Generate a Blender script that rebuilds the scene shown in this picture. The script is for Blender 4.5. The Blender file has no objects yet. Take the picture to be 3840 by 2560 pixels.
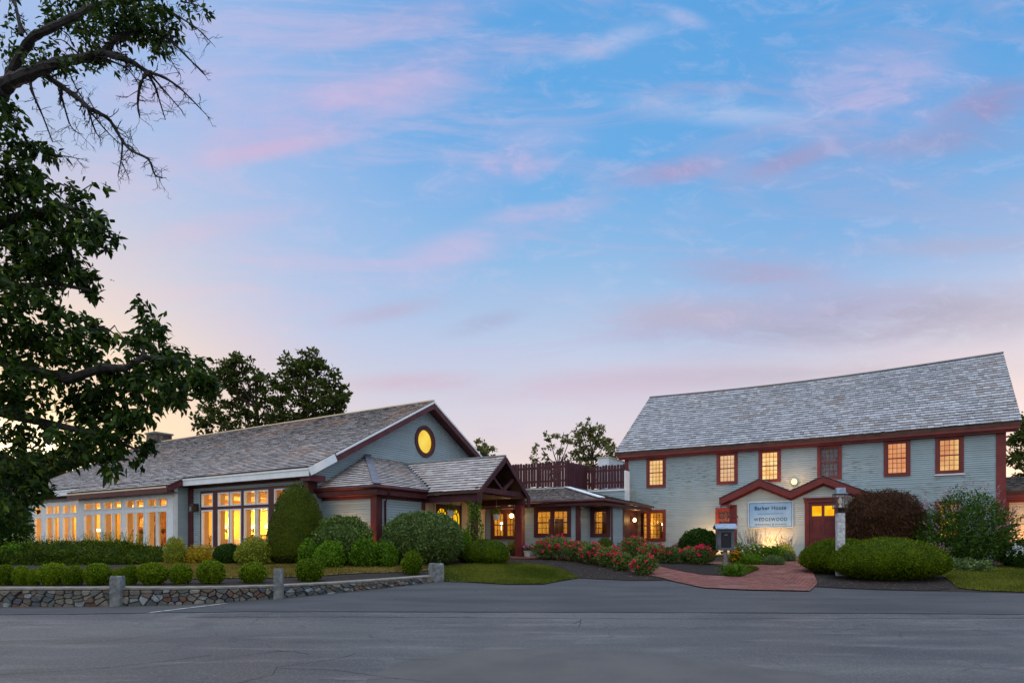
import bpy, math, random
import numpy as np
from mathutils import Vector, Matrix, noise
from mathutils.geometry import delaunay_2d_cdt

random.seed(7)
RNG = np.random.default_rng(7)
R = math.radians
SC = bpy.context.scene
COL = SC.collection


def C(r, g, b, k=1.0):
    """sRGB 0-255 -> linear RGBA"""
    f = lambda c: (c / 255 / 12.92 if c / 255 <= 0.04045 else ((c / 255 + 0.055) / 1.055) ** 2.4) * k
    return (f(r), f(g), f(b), 1.0)


# ------------------------------------------------------------------ camera
F, CX, YH, EYE = 2300.0, 1920.0, 2030.0, 1.3
cam = bpy.data.cameras.new('camera')
cam.sensor_width = 36
cam.lens = 36 * F / 3840
cam.shift_y = (YH - 1280) / 3840
cam.clip_end = 3000
camo = bpy.data.objects.new('camera', cam)
COL.objects.link(camo)
camo.location = (0, 0, EYE)
camo.rotation_euler = (R(90), 0, 0)
SC.camera = camo
SC.view_settings.view_transform = 'Standard'
SC.view_settings.look = 'None'
SC.view_settings.gamma = 1
SC.view_settings.use_curve_mapping = False
SC.view_settings.exposure = 0.0
SC.cycles.use_denoising = True
SC.cycles.max_bounces = 6
SC.cycles.diffuse_bounces = 3
SC.cycles.transparent_max_bounces = 12
SC.cycles.sample_clamp_indirect = 4.0
SC.cycles.caustics_reflective = False
SC.cycles.caustics_refractive = False

# ------------------------------------------------------------------ sun
SUN_AZ = math.atan2(-0.793, 1.0)          # left of straight ahead
SUN_EL = R(4.0)
sd = Vector((math.sin(SUN_AZ) * math.cos(SUN_EL), math.cos(SUN_AZ) * math.cos(SUN_EL), math.sin(SUN_EL)))
sl = bpy.data.lights.new('sun', 'SUN')
sl.energy = 0.5
sl.angle = R(10)
sl.color = (1, 0.72, 0.45)
so = bpy.data.objects.new('sun', sl)
COL.objects.link(so)
so.location = (0, 0, 60)
so.rotation_euler = (-sd).to_track_quat('-Z', 'Y').to_euler()

# ------------------------------------------------------------------ world: dusk sky with thin pink cloud
W = bpy.data.worlds.new('World')
SC.world = W
W.use_nodes = True
nt = W.node_tree
nt.nodes.clear()


class NG:
    """tiny node-graph helper"""

    def __init__(s, t):
        s.t = t

    def n(s, typ, **kw):
        nd = s.t.nodes.new(typ)
        for k, v in kw.items():
            if k == 'i':
                for kk, vv in v.items():
                    if hasattr(vv, 'is_output'):
                        s.t.links.new(vv, nd.inputs[kk])
                    else:
                        nd.inputs[kk].default_value = vv
            else:
                setattr(nd, k, v)
        return nd

    def m(s, op, a, b=0.0, c=0.0):
        nd = s.n('ShaderNodeMath', operation=op, i={0: a, 1: b})
        if op in ('MULTIPLY_ADD', 'SMOOTH_MIN', 'WRAP', 'COMPARE'):
            nd.inputs[2].default_value = c
        return nd.outputs[0]

    def mr(s, v, a, b, c=0.0, d=1.0, smooth=True):
        nd = s.n('ShaderNodeMapRange', interpolation_type='SMOOTHSTEP' if smooth else 'LINEAR',
                 i={0: v, 1: a, 2: b, 3: c, 4: d})
        return nd.outputs[0]

    def mix(s, f, a, b, mode='MIX'):
        nd = s.n('ShaderNodeMix', data_type='RGBA', blend_type=mode)
        for k, v in ((0, f), (6, a), (7, b)):
            if hasattr(v, 'is_output'):
                s.t.links.new(v, nd.inputs[k])
            else:
                nd.inputs[k].default_value = v
        return nd.outputs[2]

    def ramp(s, f, stops, interp='LINEAR'):
        nd = s.n('ShaderNodeValToRGB', i={0: f})
        cr = nd.color_ramp
        cr.interpolation = interp
        while len(cr.elements) < len(stops):
            cr.elements.new(0.5)
        for e, (p, c) in zip(cr.elements, stops):
            e.position = p
            e.color = c if len(c) == 4 else (*c, 1)
        return nd.outputs[0]

    def noise(s, vec, scale, detail=4, rough=0.55, dist=0.0):
        nd = s.n('ShaderNodeTexNoise', i={'Vector': vec, 'Scale': scale, 'Detail': detail, 'Roughness': rough, 'Distortion': dist})
        return nd.outputs[0]

    def mapping(s, vec, scale=(1, 1, 1), rot=(0, 0, 0), loc=(0, 0, 0)):
        nd = s.n('ShaderNodeMapping', i={0: vec, 'Scale': scale, 'Rotation': rot, 'Location': loc})
        return nd.outputs[0]


g = NG(nt)
gen = g.n('ShaderNodeTexCoord').outputs['Generated']
sep = g.n('ShaderNodeSeparateXYZ', i={0: gen})
dx, dy, dz = sep.outputs
base = g.ramp(dz, [(0.0, C(236, 208, 188)), (0.12, C(228, 208, 208)), (0.20, C(212, 204, 218)), (0.30, C(186, 198, 225)),
                   (0.41, C(142, 184, 226)), (0.52, C(100, 168, 226)), (0.66, C(88, 160, 222)), (1.0, C(80, 140, 215))])
# paler and more lavender to the left (towards the sunset), deeper blue to the right
leftness = g.mr(dx, 0.05, -0.50)
rightness = g.mr(dx, 0.05, 0.50)
hi = g.mr(dz, 0.20, 0.42)
col = g.mix(g.m('MULTIPLY', leftness, 0.72), base, C(176, 194, 234))
col = g.mix(g.m('MULTIPLY', g.m('MULTIPLY', rightness, hi), 0.50), col, C(72, 150, 216))
col = g.mix(g.m('MULTIPLY', g.m('MULTIPLY', rightness, g.mr(dz, 0.36, 0.18)), 0.6), col, C(176, 178, 202))
col = g.mix(g.m('MULTIPLY', g.mr(dz, 0.34, 0.0), g.mr(dx, 0.05, -0.5)), col, C(250, 222, 188))
# thin cloud: streaks and puffs at their places in the sky (direction x/y, z/y), broken up by noise
ry = g.m('DIVIDE', 1.0, g.m('MAXIMUM', dy, 0.05))
tv = g.n('ShaderNodeCombineXYZ', i={0: g.m('MULTIPLY', dx, ry), 1: g.m('MULTIPLY', dz, ry), 2: 0.0}).outputs[0]
front = g.mr(dy, 0.25, 0.45)
w1 = g.noise(g.mapping(tv, scale=(2.2, 8.0, 1), rot=(0, 0, R(-12))), 1.6, 7, 0.62, 0.9)
w2 = g.noise(g.mapping(tv, scale=(5.0, 11.0, 1), rot=(0, 0, R(-8)), loc=(3, 1, 0)), 2.2, 7, 0.68, 0.6)
wisp = g.mr(g.m('ADD', g.m('MULTIPLY', w1, 0.6), g.m('MULTIPLY', w2, 0.4)), 0.33, 0.56)
CLOUDS = [(1274, 387, 760, 120, 17, (204, 180, 218), .62), (1020, 560, 380, 45, 10, (208, 178, 212), .6), (1520, 80, 480, 75, 12, (170, 172, 218), .6), (2290, 160, 240, 50, 17, (186, 194, 230), .6),
          (2570, 70, 110, 36, -20, (192, 192, 228), .6), (1930, 620, 150, 70, 10, (216, 182, 216), .95), (1910, 590, 330, 130, 20, (190, 186, 224), .5), (2540, 640, 240, 55, 8, (158, 150, 196), .85),
          (2975, 600, 280, 52, 19, (148, 150, 196), .85), (3300, 360, 380, 210, 10, (190, 180, 220), .75), (2720, 420, 430, 60, -5, (178, 194, 230), .6), (3690, 400, 260, 100, 22, (142, 142, 192), .85),
          (3500, 540, 460, 65, 3, (138, 150, 198), .65), (2030, 800, 240, 44, 5, (200, 184, 220), .6), (1720, 930, 300, 80, 15, (204, 186, 220), .55), (3270, 1200, 900, 130, 3, (148, 148, 180), .9),
          (2860, 1030, 340, 66, -3, (164, 158, 194), .75), (2570, 1190, 420, 90, 2, (180, 170, 196), .7), (1450, 1170, 270, 40, 10, (180, 174, 206), .6), (1820, 1210, 170, 42, 15, (164, 170, 202), .6),
          (1560, 1430, 340, 44, 2, (206, 174, 194), .6), (3600, 920, 420, 50, 2, (160, 164, 200), .6), (2350, 1430, 700, 70, 4, (204, 180, 200), .6), (800, 860, 420, 60, 12, (192, 184, 222), .5), (700, 300, 420, 90, 14, (186, 184, 226), .5),
          (3100, 1400, 800, 60, 2, (170, 164, 188), .6)]
for (x_, y_, L_, W_, an_, c_, st_) in CLOUDS:
    mp_ = g.n('ShaderNodeMapping', vector_type='TEXTURE', i={0: tv, 'Location': ((x_ - 1920) / 2300, (2030 - y_) / 2300, 0), 'Rotation': (0, 0, R(an_)), 'Scale': (L_ / 2300, W_ / 2300, 1)})
    ln = g.n('ShaderNodeVectorMath', operation='LENGTH', i={0: mp_.outputs[0]}).outputs['Value']
    ms = g.m('MULTIPLY', g.m('MULTIPLY', g.mr(ln, 1.35, 0.0), front), g.m('MULTIPLY', g.m('ADD', g.m('MULTIPLY', wisp, 0.9), 0.22), st_))
    col = g.mix(ms, col, C(*c_))
w3 = g.noise(g.mapping(tv, scale=(1.5, 7.0, 1), rot=(0, 0, R(-13)), loc=(0.7, 2.3, 0)), 1.25, 8, 0.64, 1.3)
vc = g.mix(g.mr(dx, -0.25, 0.40), C(202, 188, 222), C(162, 166, 208))
vc = g.mix(g.mr(dz, 0.34, 0.16), vc, C(216, 196, 204))
col = g.mix(g.m('MULTIPLY', g.mr(w3, 0.44, 0.66), 0.42), col, vc)
col = g.mix(g.m('MULTIPLY', g.mr(w2, 0.50, 0.70), 0.22), col, C(200, 196, 228))
# sunset glow
dotn = g.n('ShaderNodeVectorMath', operation='DOT_PRODUCT', i={0: gen, 1: tuple(Vector((math.sin(SUN_AZ), math.cos(SUN_AZ), 0.10)).normalized())})
glow = g.m('POWER', g.m('MAXIMUM', dotn.outputs['Value'], 0.0), 26.0)
col = g.mix(g.m('MULTIPLY', glow, 0.85), col, (1.25, 0.86, 0.46, 1))
core = g.m('POWER', g.m('MAXIMUM', dotn.outputs['Value'], 0.0), 900.0)
col = g.mix(core, col, (3.4, 2.7, 1.7, 1))
# unseen sky overhead and behind the camera, brightened to light walls and roofs
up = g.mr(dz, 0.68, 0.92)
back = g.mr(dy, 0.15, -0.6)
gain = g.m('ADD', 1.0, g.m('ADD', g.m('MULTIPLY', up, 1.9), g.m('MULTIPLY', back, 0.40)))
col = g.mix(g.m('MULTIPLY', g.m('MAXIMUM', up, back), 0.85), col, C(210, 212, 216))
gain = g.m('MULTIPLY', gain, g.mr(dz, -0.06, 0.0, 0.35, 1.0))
sky = g.n('ShaderNodeTexSky', sky_type='NISHITA', sun_disc=False, sun_elevation=SUN_EL, sun_rotation=-SUN_AZ)
col = g.mix(1.0, col, g.n('ShaderNodeVectorMath', operation='SCALE', i={0: sky.outputs[0], 'Scale': 0.02}).outputs[0], 'ADD')
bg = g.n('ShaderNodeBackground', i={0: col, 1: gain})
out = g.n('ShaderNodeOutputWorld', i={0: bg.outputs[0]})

# ------------------------------------------------------------------ frames and projection
A31 = math.atan2(2300, 3800)
UX, UY = math.cos(A31), -math.sin(A31)      # along the fronts, to the right and nearer
VX, VY = math.sin(A31), math.cos(A31)       # away


def Wp(u, v, z):
    return Vector((u * UX + v * VX, u * UY + v * VY, z))


def at(x, y, Y):
    return Vector(((x - CX) / F * Y, Y, EYE + (YH - y) / F * Y))


def uv_of(x, v=None, u=None):
    t = (x - CX) / F
    if v is not None:
        Y = v / (t * VX + VY)
    else:
        Y = u / (t * UX + UY)
    return Y * (t * UX + UY), Y * (t * VX + VY), Y


def U_on(x, v):
    return uv_of(x, v=v)[0]


def V_on(x, u):
    return uv_of(x, u=u)[1]


def Z_at(y, Y):
    return EYE + (YH - y) / F * Y


# ------------------------------------------------------------------ object helpers
ROOT = {}


def tag(o, label=None, cat=None, group=None, kind=None):
    for k, v in (('label', label), ('category', cat), ('group', group), ('kind', kind)):
        if v:
            o[k] = v
    return o


def thing(name, label, cat, loc=(0, 0, 0), rz=0.0, group=None):
    o = bpy.data.objects.new(name, None)
    o.empty_display_size = 0.2
    COL.objects.link(o)
    o.location = loc
    o.rotation_euler = (0, 0, rz)
    ROOT[o.name] = Matrix.Translation(loc) @ Matrix.Rotation(rz, 4, 'Z')
    return tag(o, label, cat, group)


def rootm(o):
    return ROOT.get(o.name, Matrix.Identity(4)) if o else Matrix.Identity(4)


def link(name, me, parent=None, mats=None):
    o = bpy.data.objects.new(name, me)
    COL.objects.link(o)
    if mats is not None:
        for m in (mats if isinstance(mats, (list, tuple)) else [mats]):
            me.materials.append(m)
    if parent:
        o.parent = parent
        ROOT[o.name] = rootm(parent)
    return o


class MB:
    """collects polygons in world space; frame=True means points come as (u, v, z)"""

    def __init__(s, frame=False):
        s.v, s.f, s.mi, s.fr, s.tone = [], [], [], frame, []

    def p(s, q, tone=0.5):
        s.v.append(Wp(*q) if s.fr else Vector(q))
        s.tone.append(tone)
        return len(s.v) - 1

    def poly(s, pts, mi=0, tone=0.5):
        s.f.append([s.p(q, tone) for q in pts])
        s.mi.append(mi)

    def hexa(s, a, b, mi=0, tone=0.5):
        """solid between two quads a (4 pts) and b (4 pts)"""
        i = [s.p(q, tone) for q in list(a) + list(b)]
        for f in ((0, 1, 2, 3), (7, 6, 5, 4), (0, 4, 5, 1), (1, 5, 6, 2), (2, 6, 7, 3), (3, 7, 4, 0)):
            s.f.append([i[k] for k in f])
            s.mi.append(mi)

    def box(s, p0, p1, mi=0, tone=0.5):
        (x0, y0, z0), (x1, y1, z1) = p0, p1
        s.hexa([(x0, y0, z0), (x1, y0, z0), (x1, y1, z0), (x0, y1, z0)],
               [(x0, y0, z1), (x1, y0, z1), (x1, y1, z1), (x0, y1, z1)], mi, tone)

    def bar(s, a, b, w, h=None, mi=0, up=(0, 0, 1)):
        """rectangular bar between two points (own frame)"""
        h = h or w
        A, B = (Wp(*a), Wp(*b)) if s.fr else (Vector(a), Vector(b))
        d = (B - A).normalized()
        upv = Vector(up)
        if abs(d.dot(upv)) > 0.98:
            upv = Vector((VX, VY, 0))
        r = d.cross(upv).normalized() * w / 2
        n = r.cross(d).normalized() * h / 2
        fr, s.fr = s.fr, False
        s.hexa([A - r - n, A + r - n, A + r + n, A - r + n], [B - r - n, B + r - n, B + r + n, B - r + n], mi)
        s.fr = fr

    def tube(s, pts, rad, sides=8, mi=0, cap=True):
        P = [Wp(*q) if s.fr else Vector(q) for q in pts]
        if not isinstance(rad, (list, tuple)):
            rad = [rad] * len(P)
        rings = []
        for k, q in enumerate(P):
            d = (P[min(k + 1, len(P) - 1)] - P[max(k - 1, 0)]).normalized()
            a = d.cross(Vector((0, 0, 1)) if abs(d.z) < 0.9 else Vector((1, 0, 0))).normalized()
            b = d.cross(a)
            ring = []
            for j in range(sides):
                an = 2 * math.pi * j / sides
                s.v.append(q + (a * math.cos(an) + b * math.sin(an)) * rad[k])
                s.tone.append(0.5)
                ring.append(len(s.v) - 1)
            rings.append(ring)
        for r0, r1 in zip(rings, rings[1:]):
            for j in range(sides):
                s.f.append([r0[j], r0[(j + 1) % sides], r1[(j + 1) % sides], r1[j]])
                s.mi.append(mi)
        if cap:
            s.f.append(rings[0][::-1]); s.mi.append(mi)
            s.f.append(rings[-1]); s.mi.append(mi)

    def lathe(s, c, prof, sides=20, mi=0):
        """profile [(r, z)] about the vertical through c"""
        c = Wp(*c) if s.fr else Vector(c)
        rings = []
        for r, z in prof:
            ring = []
            for j in range(sides):
                an = 2 * math.pi * j / sides
                s.v.append(c + Vector((r * math.cos(an), r * math.sin(an), z)))
                s.tone.append(0.5)
                ring.append(len(s.v) - 1)
            rings.append(ring)
        for r0, r1 in zip(rings, rings[1:]):
            for j in range(sides):
                s.f.append([r0[j], r0[(j + 1) % sides], r1[(j + 1) % sides], r1[j]])
                s.mi.append(mi)

    def build(s, name, mats, parent=None, smooth=False, tone=False):
        inv = rootm(parent).inverted()
        me = bpy.data.meshes.new(name)
        me.from_pydata([tuple(inv @ q) for q in s.v], [], s.f)
        o = link(name, me, parent, mats)
        if isinstance(mats, (list, tuple)) and len(mats) > 1:
            me.polygons.foreach_set('material_index', s.mi)
        if smooth:
            me.polygons.foreach_set('use_smooth', [True] * len(s.f))
        if tone:
            at_ = me.attributes.new('tone', 'FLOAT', 'POINT')
            at_.data.foreach_set('value', s.tone)
        me.update()
        return o


def npmesh(name, V, Fq, mats, parent=None, tone=None, smooth=False, mi=None):
    """fast mesh of quads from numpy arrays (local coordinates)"""
    me = bpy.data.meshes.new(name)
    n, k = Fq.shape
    me.vertices.add(len(V))
    me.vertices.foreach_set('co', np.ascontiguousarray(V, dtype=np.float32).ravel())
    me.loops.add(n * k)
    me.loops.foreach_set('vertex_index', np.ascontiguousarray(Fq, dtype=np.int32).ravel())
    me.polygons.add(n)
    me.polygons.foreach_set('loop_start', np.arange(0, n * k, k, dtype=np.int32))
    if smooth:
        me.polygons.foreach_set('use_smooth', np.ones(n, dtype=bool))
    o = link(name, me, parent, mats)
    if mi is not None:
        me.polygons.foreach_set('material_index', np.asarray(mi, dtype=np.int32))
    if tone is not None:
        a = me.attributes.new('tone', 'FLOAT', 'POINT')
        a.data.foreach_set('value', np.asarray(tone, dtype=np.float32))
    me.update(calc_edges=True)
    return o


def copy_tree(o, parent=None):
    c = o.copy()
    COL.objects.link(c)
    c.parent = parent
    for ch in list(o.children):
        copy_tree(ch, c)
    return c


# ------------------------------------------------------------------ materials
def mat(name):
    m = bpy.data.materials.new(name)
    m.use_nodes = True
    m.node_tree.nodes.clear()
    gg = NG(m.node_tree)
    return m, gg


def finish(gg, shader):
    gg.n('ShaderNodeOutputMaterial', i={0: shader})


def pmat(name, a, b=None, scale=8.0, rough=0.6, bump=0.0, bscale=None, spec=0.3, metal=0.0, stretch=(1, 1, 1), detail=5):
    m, q = mat(name)
    v = q.mapping(q.n('ShaderNodeTexCoord').outputs['Object'], scale=stretch)
    colr = a
    if b is not None:
        colr = q.mix(q.mr(q.noise(v, scale, detail, 0.6), 0.32, 0.68), a, b)
    bs = q.n('ShaderNodeBsdfPrincipled', i={'Base Color': colr, 'Roughness': rough, 'Metallic': metal, 'Specular IOR Level': spec})
    if bump:
        h = q.noise(v, bscale or scale * 3, 5, 0.6)
        bp = q.n('ShaderNodeBump', i={'Strength': bump, 'Distance': 0.02, 'Height': h})
        q.t.links.new(bp.outputs[0], bs.inputs['Normal'])
    finish(q, bs.outputs[0])
    return m


def emat(name, a, strength, b=None, scale=3.0, stretch=(1, 1, 1)):
    m, q = mat(name)
    colr = a
    if b is not None:
        v = q.mapping(q.n('ShaderNodeTexCoord').outputs['Object'], scale=stretch)
        colr = q.mix(q.mr(q.noise(v, scale, 3, 0.5), 0.36, 0.64), a, b)
    e = q.n('ShaderNodeEmission', i={0: colr, 1: strength})
    finish(q, e.outputs[0])
    return m


def leafmat(name, dark, light, rough=0.6, trans=0.3, spec=0.08, third=None, nscale=3.0):
    if 'tree' not in name and 'petal' not in name:
        dark = tuple(c * k for c, k in zip(dark[:3], (1.05, 1.05, 0.6))) + (1,)
        light = tuple(c * k for c, k in zip(light[:3], (1.35, 1.3, 0.7))) + (1,)
    m, q = mat(name)
    tn = q.n('ShaderNodeAttribute', attribute_name='tone').outputs['Fac']
    v = q.n('ShaderNodeTexCoord').outputs['Object']
    nz = q.noise(v, nscale, 3, 0.6)
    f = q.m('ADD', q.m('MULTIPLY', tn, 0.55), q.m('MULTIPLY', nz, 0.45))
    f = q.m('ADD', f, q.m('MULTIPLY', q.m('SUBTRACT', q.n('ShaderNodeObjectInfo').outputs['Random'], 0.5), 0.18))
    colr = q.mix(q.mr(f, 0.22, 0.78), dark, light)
    if third is not None:
        colr = q.mix(q.mr(tn, 0.86, 0.93), colr, third)
    bs = q.n('ShaderNodeBsdfPrincipled', i={'Base Color': colr, 'Roughness': rough, 'Specular IOR Level': spec})
    tr = q.n('ShaderNodeBsdfTranslucent', i={0: q.mix(0.4, colr, light)})
    mx = q.n('ShaderNodeMixShader', i={0: trans, 1: bs.outputs[0], 2: tr.outputs[0]})
    finish(q, mx.outputs[0])
    return m


def sidingmat(name, paint, wood, wear=0.55, dirt=None):
    m, q = mat(name)
    oc = q.n('ShaderNodeTexCoord').outputs['Object']
    v = q.mapping(oc, scale=(1.0, 1.0, 9.0))
    big = q.noise(oc, 0.35, 3, 0.5)
    strk = q.noise(v, 2.6, 6, 0.7)
    base_ = q.mix(q.mr(q.noise(oc, 1.3, 4, 0.6), 0.3, 0.7), paint, tuple(c * 0.86 for c in paint[:3]) + (1,))
    board = q.noise(q.mapping(oc, scale=(0.12, 0.12, 13.0)), 1.0, 2, 0.5)
    base_ = q.mix(q.m('MULTIPLY', q.mr(board, 0.35, 0.65), 0.3), base_, tuple(min(1, c * 1.22) for c in paint[:3]) + (1,))
    msk = q.m('MULTIPLY', q.mr(strk, 0.51, 0.59), q.mr(big, wear + 0.03, wear + 0.14))
    colr = q.mix(q.m('MULTIPLY', msk, 0.8), base_, wood)
    bs = q.n('ShaderNodeBsdfPrincipled', i={'Base Color': colr, 'Roughness': 0.62, 'Specular IOR Level': 0.25})
    finish(q, bs.outputs[0])
    return m


def shakemat(name, a, b, brown):
    m, q = mat(name)
    tn = q.n('ShaderNodeAttribute', attribute_name='tone').outputs['Fac']
    oc = q.n('ShaderNodeTexCoord').outputs['Object']
    grain = q.noise(q.mapping(oc, scale=(30, 4, 4)), 2.0, 4, 0.7)
    big = q.noise(oc, 0.5, 4, 0.6)
    f = q.m('ADD', q.m('MULTIPLY', tn, 0.7), q.m('MULTIPLY', grain, 0.2))
    colr = q.mix(q.mr(f, 0.05, 0.95), a, b)
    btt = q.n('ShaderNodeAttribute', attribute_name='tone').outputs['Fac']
    colr = q.mix(q.mr(btt, -0.2, -0.5), colr, tuple(c * 0.22 for c in a[:3]) + (1,))  # butt ends darker: weathering, plus row shadow strengthened in the colour
    bm = q.m('MULTIPLY', q.mr(big, 0.48, 0.66), q.mr(tn, 0.55, 0.15))
    colr = q.mix(q.m('MULTIPLY', bm, 0.55), colr, brown)
    bs = q.n('ShaderNodeBsdfPrincipled', i={'Base Color': colr, 'Roughness': 0.7, 'Specular IOR Level': 0.3})
    finish(q, bs.outputs[0])
    return m


def glassmat(name, refl=0.10, tint=(1, 1, 1, 1)):
    m, q = mat(name)
    lw = q.n('ShaderNodeLayerWeight', i={0: 0.25})
    tr = q.n('ShaderNodeBsdfTransparent', i={0: tint})
    gl = q.n('ShaderNodeBsdfGlossy', i={0: (1, 1, 1, 1), 'Roughness': 0.03})
    fac = q.m('MULTIPLY', q.m('ADD', lw.outputs['Fresnel'], 0.02), refl * 6)
    mx = q.n('ShaderNodeMixShader', i={0: q.m('MINIMUM', fac, 0.5), 1: tr.outputs[0], 2: gl.outputs[0]})
    finish(q, mx.outputs[0])
    return m


M = {}
M['siding_house'] = sidingmat('grey_green_clapboard_worn', C(164, 184, 190), C(120, 112, 100), 0.41)
M['siding_hall'] = sidingmat('blue_grey_clapboard', C(156, 174, 180), C(130, 112, 96), 0.60)
M['siding_cream'] = sidingmat('pale_clapboard', C(206, 214, 206), C(150, 140, 120), 0.75)
M['shake_house'] = shakemat('grey_cedar_shakes', C(148, 151, 156), C(186, 190, 196), C(150, 138, 130))
M['shake_hall'] = shakemat('brown_grey_cedar_shakes', C(164, 157, 154), C(194, 189, 187), C(166, 134, 112))
M['shake_dark'] = shakemat('mossy_dark_cedar_shakes', C(92, 82, 76), C(164, 154, 146), C(108, 80, 60))
M['maroon'] = pmat('maroon_paint', C(92, 48, 52), C(76, 38, 43), 2.5, 0.45, 0.1, 30)
M['red_house'] = pmat('barn_red_paint', C(128, 56, 54), C(108, 45, 45), 2.0, 0.45, 0.1, 30)
M['deep_maroon'] = pmat('dark_maroon_stain', C(84, 46, 52), C(66, 36, 42), 3.0, 0.6, 0.2, 20)
M['white'] = pmat('white_trim_paint', C(238, 243, 246), C(224, 232, 236), 3.0, 0.45)
M['cream'] = pmat('cream_board', C(226, 208, 178), C(212, 192, 160), 2.0, 0.55)
M['lead'] = pmat('lead_flashing', C(96, 98, 108), C(120, 124, 134), 4.0, 0.45, metal=0.3)
M['dark'] = pmat('dark_void', C(26, 22, 22), None, rough=0.9)
M['wood_under'] = pmat('roof_sheathing', C(92, 66, 54), C(74, 52, 44), 4, 0.7)
M['glass'] = glassmat('window_glass', 0.05)
M['glass_clear'] = glassmat('clear_glass', 0.05)
M['black'] = pmat('black_metal', C(34, 34, 36), None, rough=0.4, spec=0.5)
M['iron'] = pmat('weathered_bronze', C(62, 56, 52), C(48, 44, 42), 10, 0.45, spec=0.5)
M['granite'] = pmat('rough_granite', C(212, 216, 218), C(160, 166, 172), 14.0, 0.8, 0.9, 26)
M['granite_dull'] = pmat('weathered_granite', C(136, 140, 140), C(92, 98, 98), 9.0, 0.85, 0.8, 22)
M['bark'] = pmat('rough_bark', C(62, 58, 56), C(38, 35, 33), 14, 0.9, 1.0, 30)
M['bark_far'] = pmat('far_bark', C(62, 54, 50), C(44, 38, 36), 3, 0.9)

# ------------------------------------------------------------------ ground heights
def za(X, Y):
    """asphalt: a gentle rise towards the buildings"""
    return 0.025 * np.maximum(0.0, np.asarray(Y, float) - 9.0)


def ga(x, y):
    """pixel -> point on the asphalt"""
    k = (YH - y) / F
    Y = EYE / -k if k < 0 else 60
    if Y > 9:
        Y = (EYE + 0.225) / (0.025 - k)
    return Vector(((x - CX) / F * Y, Y, float(za(0, Y))))


WALLPX = [(-260, 2272, 2197), (0, 2273, 2197), (220, 2273, 2197), (430, 2272, 2196), (620, 2267, 2196), (830, 2257, 2193),
          (1040, 2242, 2188), (1240, 2224, 2178), (1440, 2203, 2165), (1640, 2180, 2150)]
WALL = []
for x, yb, yt in WALLPX:
    q = ga(x, yb)
    WALL.append((q.x, q.y, q.z, Z_at(yt + 6, q.y)))
EDGE_R = [(1664, 2181), (1750, 2184), (1900, 2192), (2040, 2192), (2110, 2178), (2173, 2168), (2240, 2172), (2350, 2177), (2488, 2177),
          (2527, 2180), (2642, 2207), (2807, 2214), (3038, 2218.6)]
EDGE_R2 = [(3041, 2199), (3140, 2206), (3300, 2212), (3467, 2216), (3650, 2220), (3840, 2224), (4300, 2230), (5200, 2236)]

ctrl = []
for X, Y, zb, zt in WALL:
    ctrl.append((X + 0.2, Y + 0.75, zt - 0.02))
for x, y in EDGE_R + EDGE_R2:
    q = ga(x, y)
    ctrl.append((q.x, q.y, q.z))
for u, v, z in ((-39, 14.2, .62), (-34, 14.0, .62), (-28, 13.4, .62), (-24, 13.5, .62), (-20, 14, .62), (-17, 14.2, .62), (-14.3, 14.8, .64),
                (-13.8, 17.0, .66), (-12, 17.2, .66), (-11.6, 20, .68), (-9.5, 21.2, .69), (-8.8, 23, .70), (-8.8, 26, .71), (-5.5, 25.8, .71),
                (-3, 25.8, .71), (-0.5, 25.8, .70), (2, 27.2, .64), (5, 27.2, .6), (9, 27, .5), (-20, 30, .7), (0, 40, .7)):
    q = Wp(u, v, z)
    ctrl.append(tuple(q))
ctrl += [(-60, 40, .6), (60, 40, .4), (-60, 80, .6), (60, 80, .4), (0, 90, .6), (-45, 16, .5), (-40, 28, .6), (40, 15, .15), (45, 25, .3)]
# crest of the lawn behind the low wall
for x, y, z in ((1000, 2108, .58), (600, 2112, .56), (1250, 2120, .55), (1550, 2125, .52), (300, 2110, .56)):
    k = (YH - y) / F
    Y = (z - EYE) / k
    ctrl.append(((x - CX) / F * Y, Y, z))
ctrl = np.array(ctrl, float)


def tps_fit(P, lam=0.02):
    n = len(P)
    d2 = ((P[:, None, :2] - P[None, :, :2]) ** 2).sum(-1)
    K = 0.5 * d2 * np.log(d2 + 1e-9) + np.eye(n) * lam
    Q = np.c_[np.ones(n), P[:, :2]]
    A = np.zeros((n + 3, n + 3))
    A[:n, :n] = K
    A[:n, n:] = Q
    A[n:, :n] = Q.T
    return np.linalg.solve(A, np.r_[P[:, 2], 0, 0, 0])


TW = tps_fit(ctrl)


def H(X, Y):
    X = np.atleast_1d(np.asarray(X, float))
    Y = np.atleast_1d(np.asarray(Y, float))
    Xc, Yc = np.clip(X, -60, 60), np.clip(Y, 8, 80)
    d2 = (Xc[:, None] - ctrl[None, :, 0]) ** 2 + (Yc[:, None] - ctrl[None, :, 1]) ** 2
    z = (0.5 * d2 * np.log(d2 + 1e-9)) @ TW[:-3] + TW[-3] + TW[-2] * Xc + TW[-1] * Yc
    return np.clip(z, 0.0, 0.95)


def h1(X, Y):
    return float(H(X, Y)[0])


def gp(x, y, lo=9.0, hi=45.0):
    """pixel -> first point of the planted ground along that ray"""
    t, k = (x - CX) / F, (YH - y) / F
    Ys = np.linspace(lo, hi, 700)
    d = EYE + k * Ys - H(t * Ys, Ys)
    i = int(np.argmax(d <= 0))
    Y = Ys[i] if d[i] <= 0 else hi
    return Vector((t * Y, Y, h1(t * Y, Y)))


def inside(P, poly):
    x, y = P[:, 0], P[:, 1]
    r = np.zeros(len(P), bool)
    n = len(poly)
    for i in range(n):
        (x0, y0), (x1, y1) = poly[i], poly[(i + 1) % n]
        c = ((y0 > y) != (y1 > y)) & (x < (x1 - x0) * (y - y0) / ((y1 - y0) + 1e-12) + x0)
        r ^= c
    return r


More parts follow.
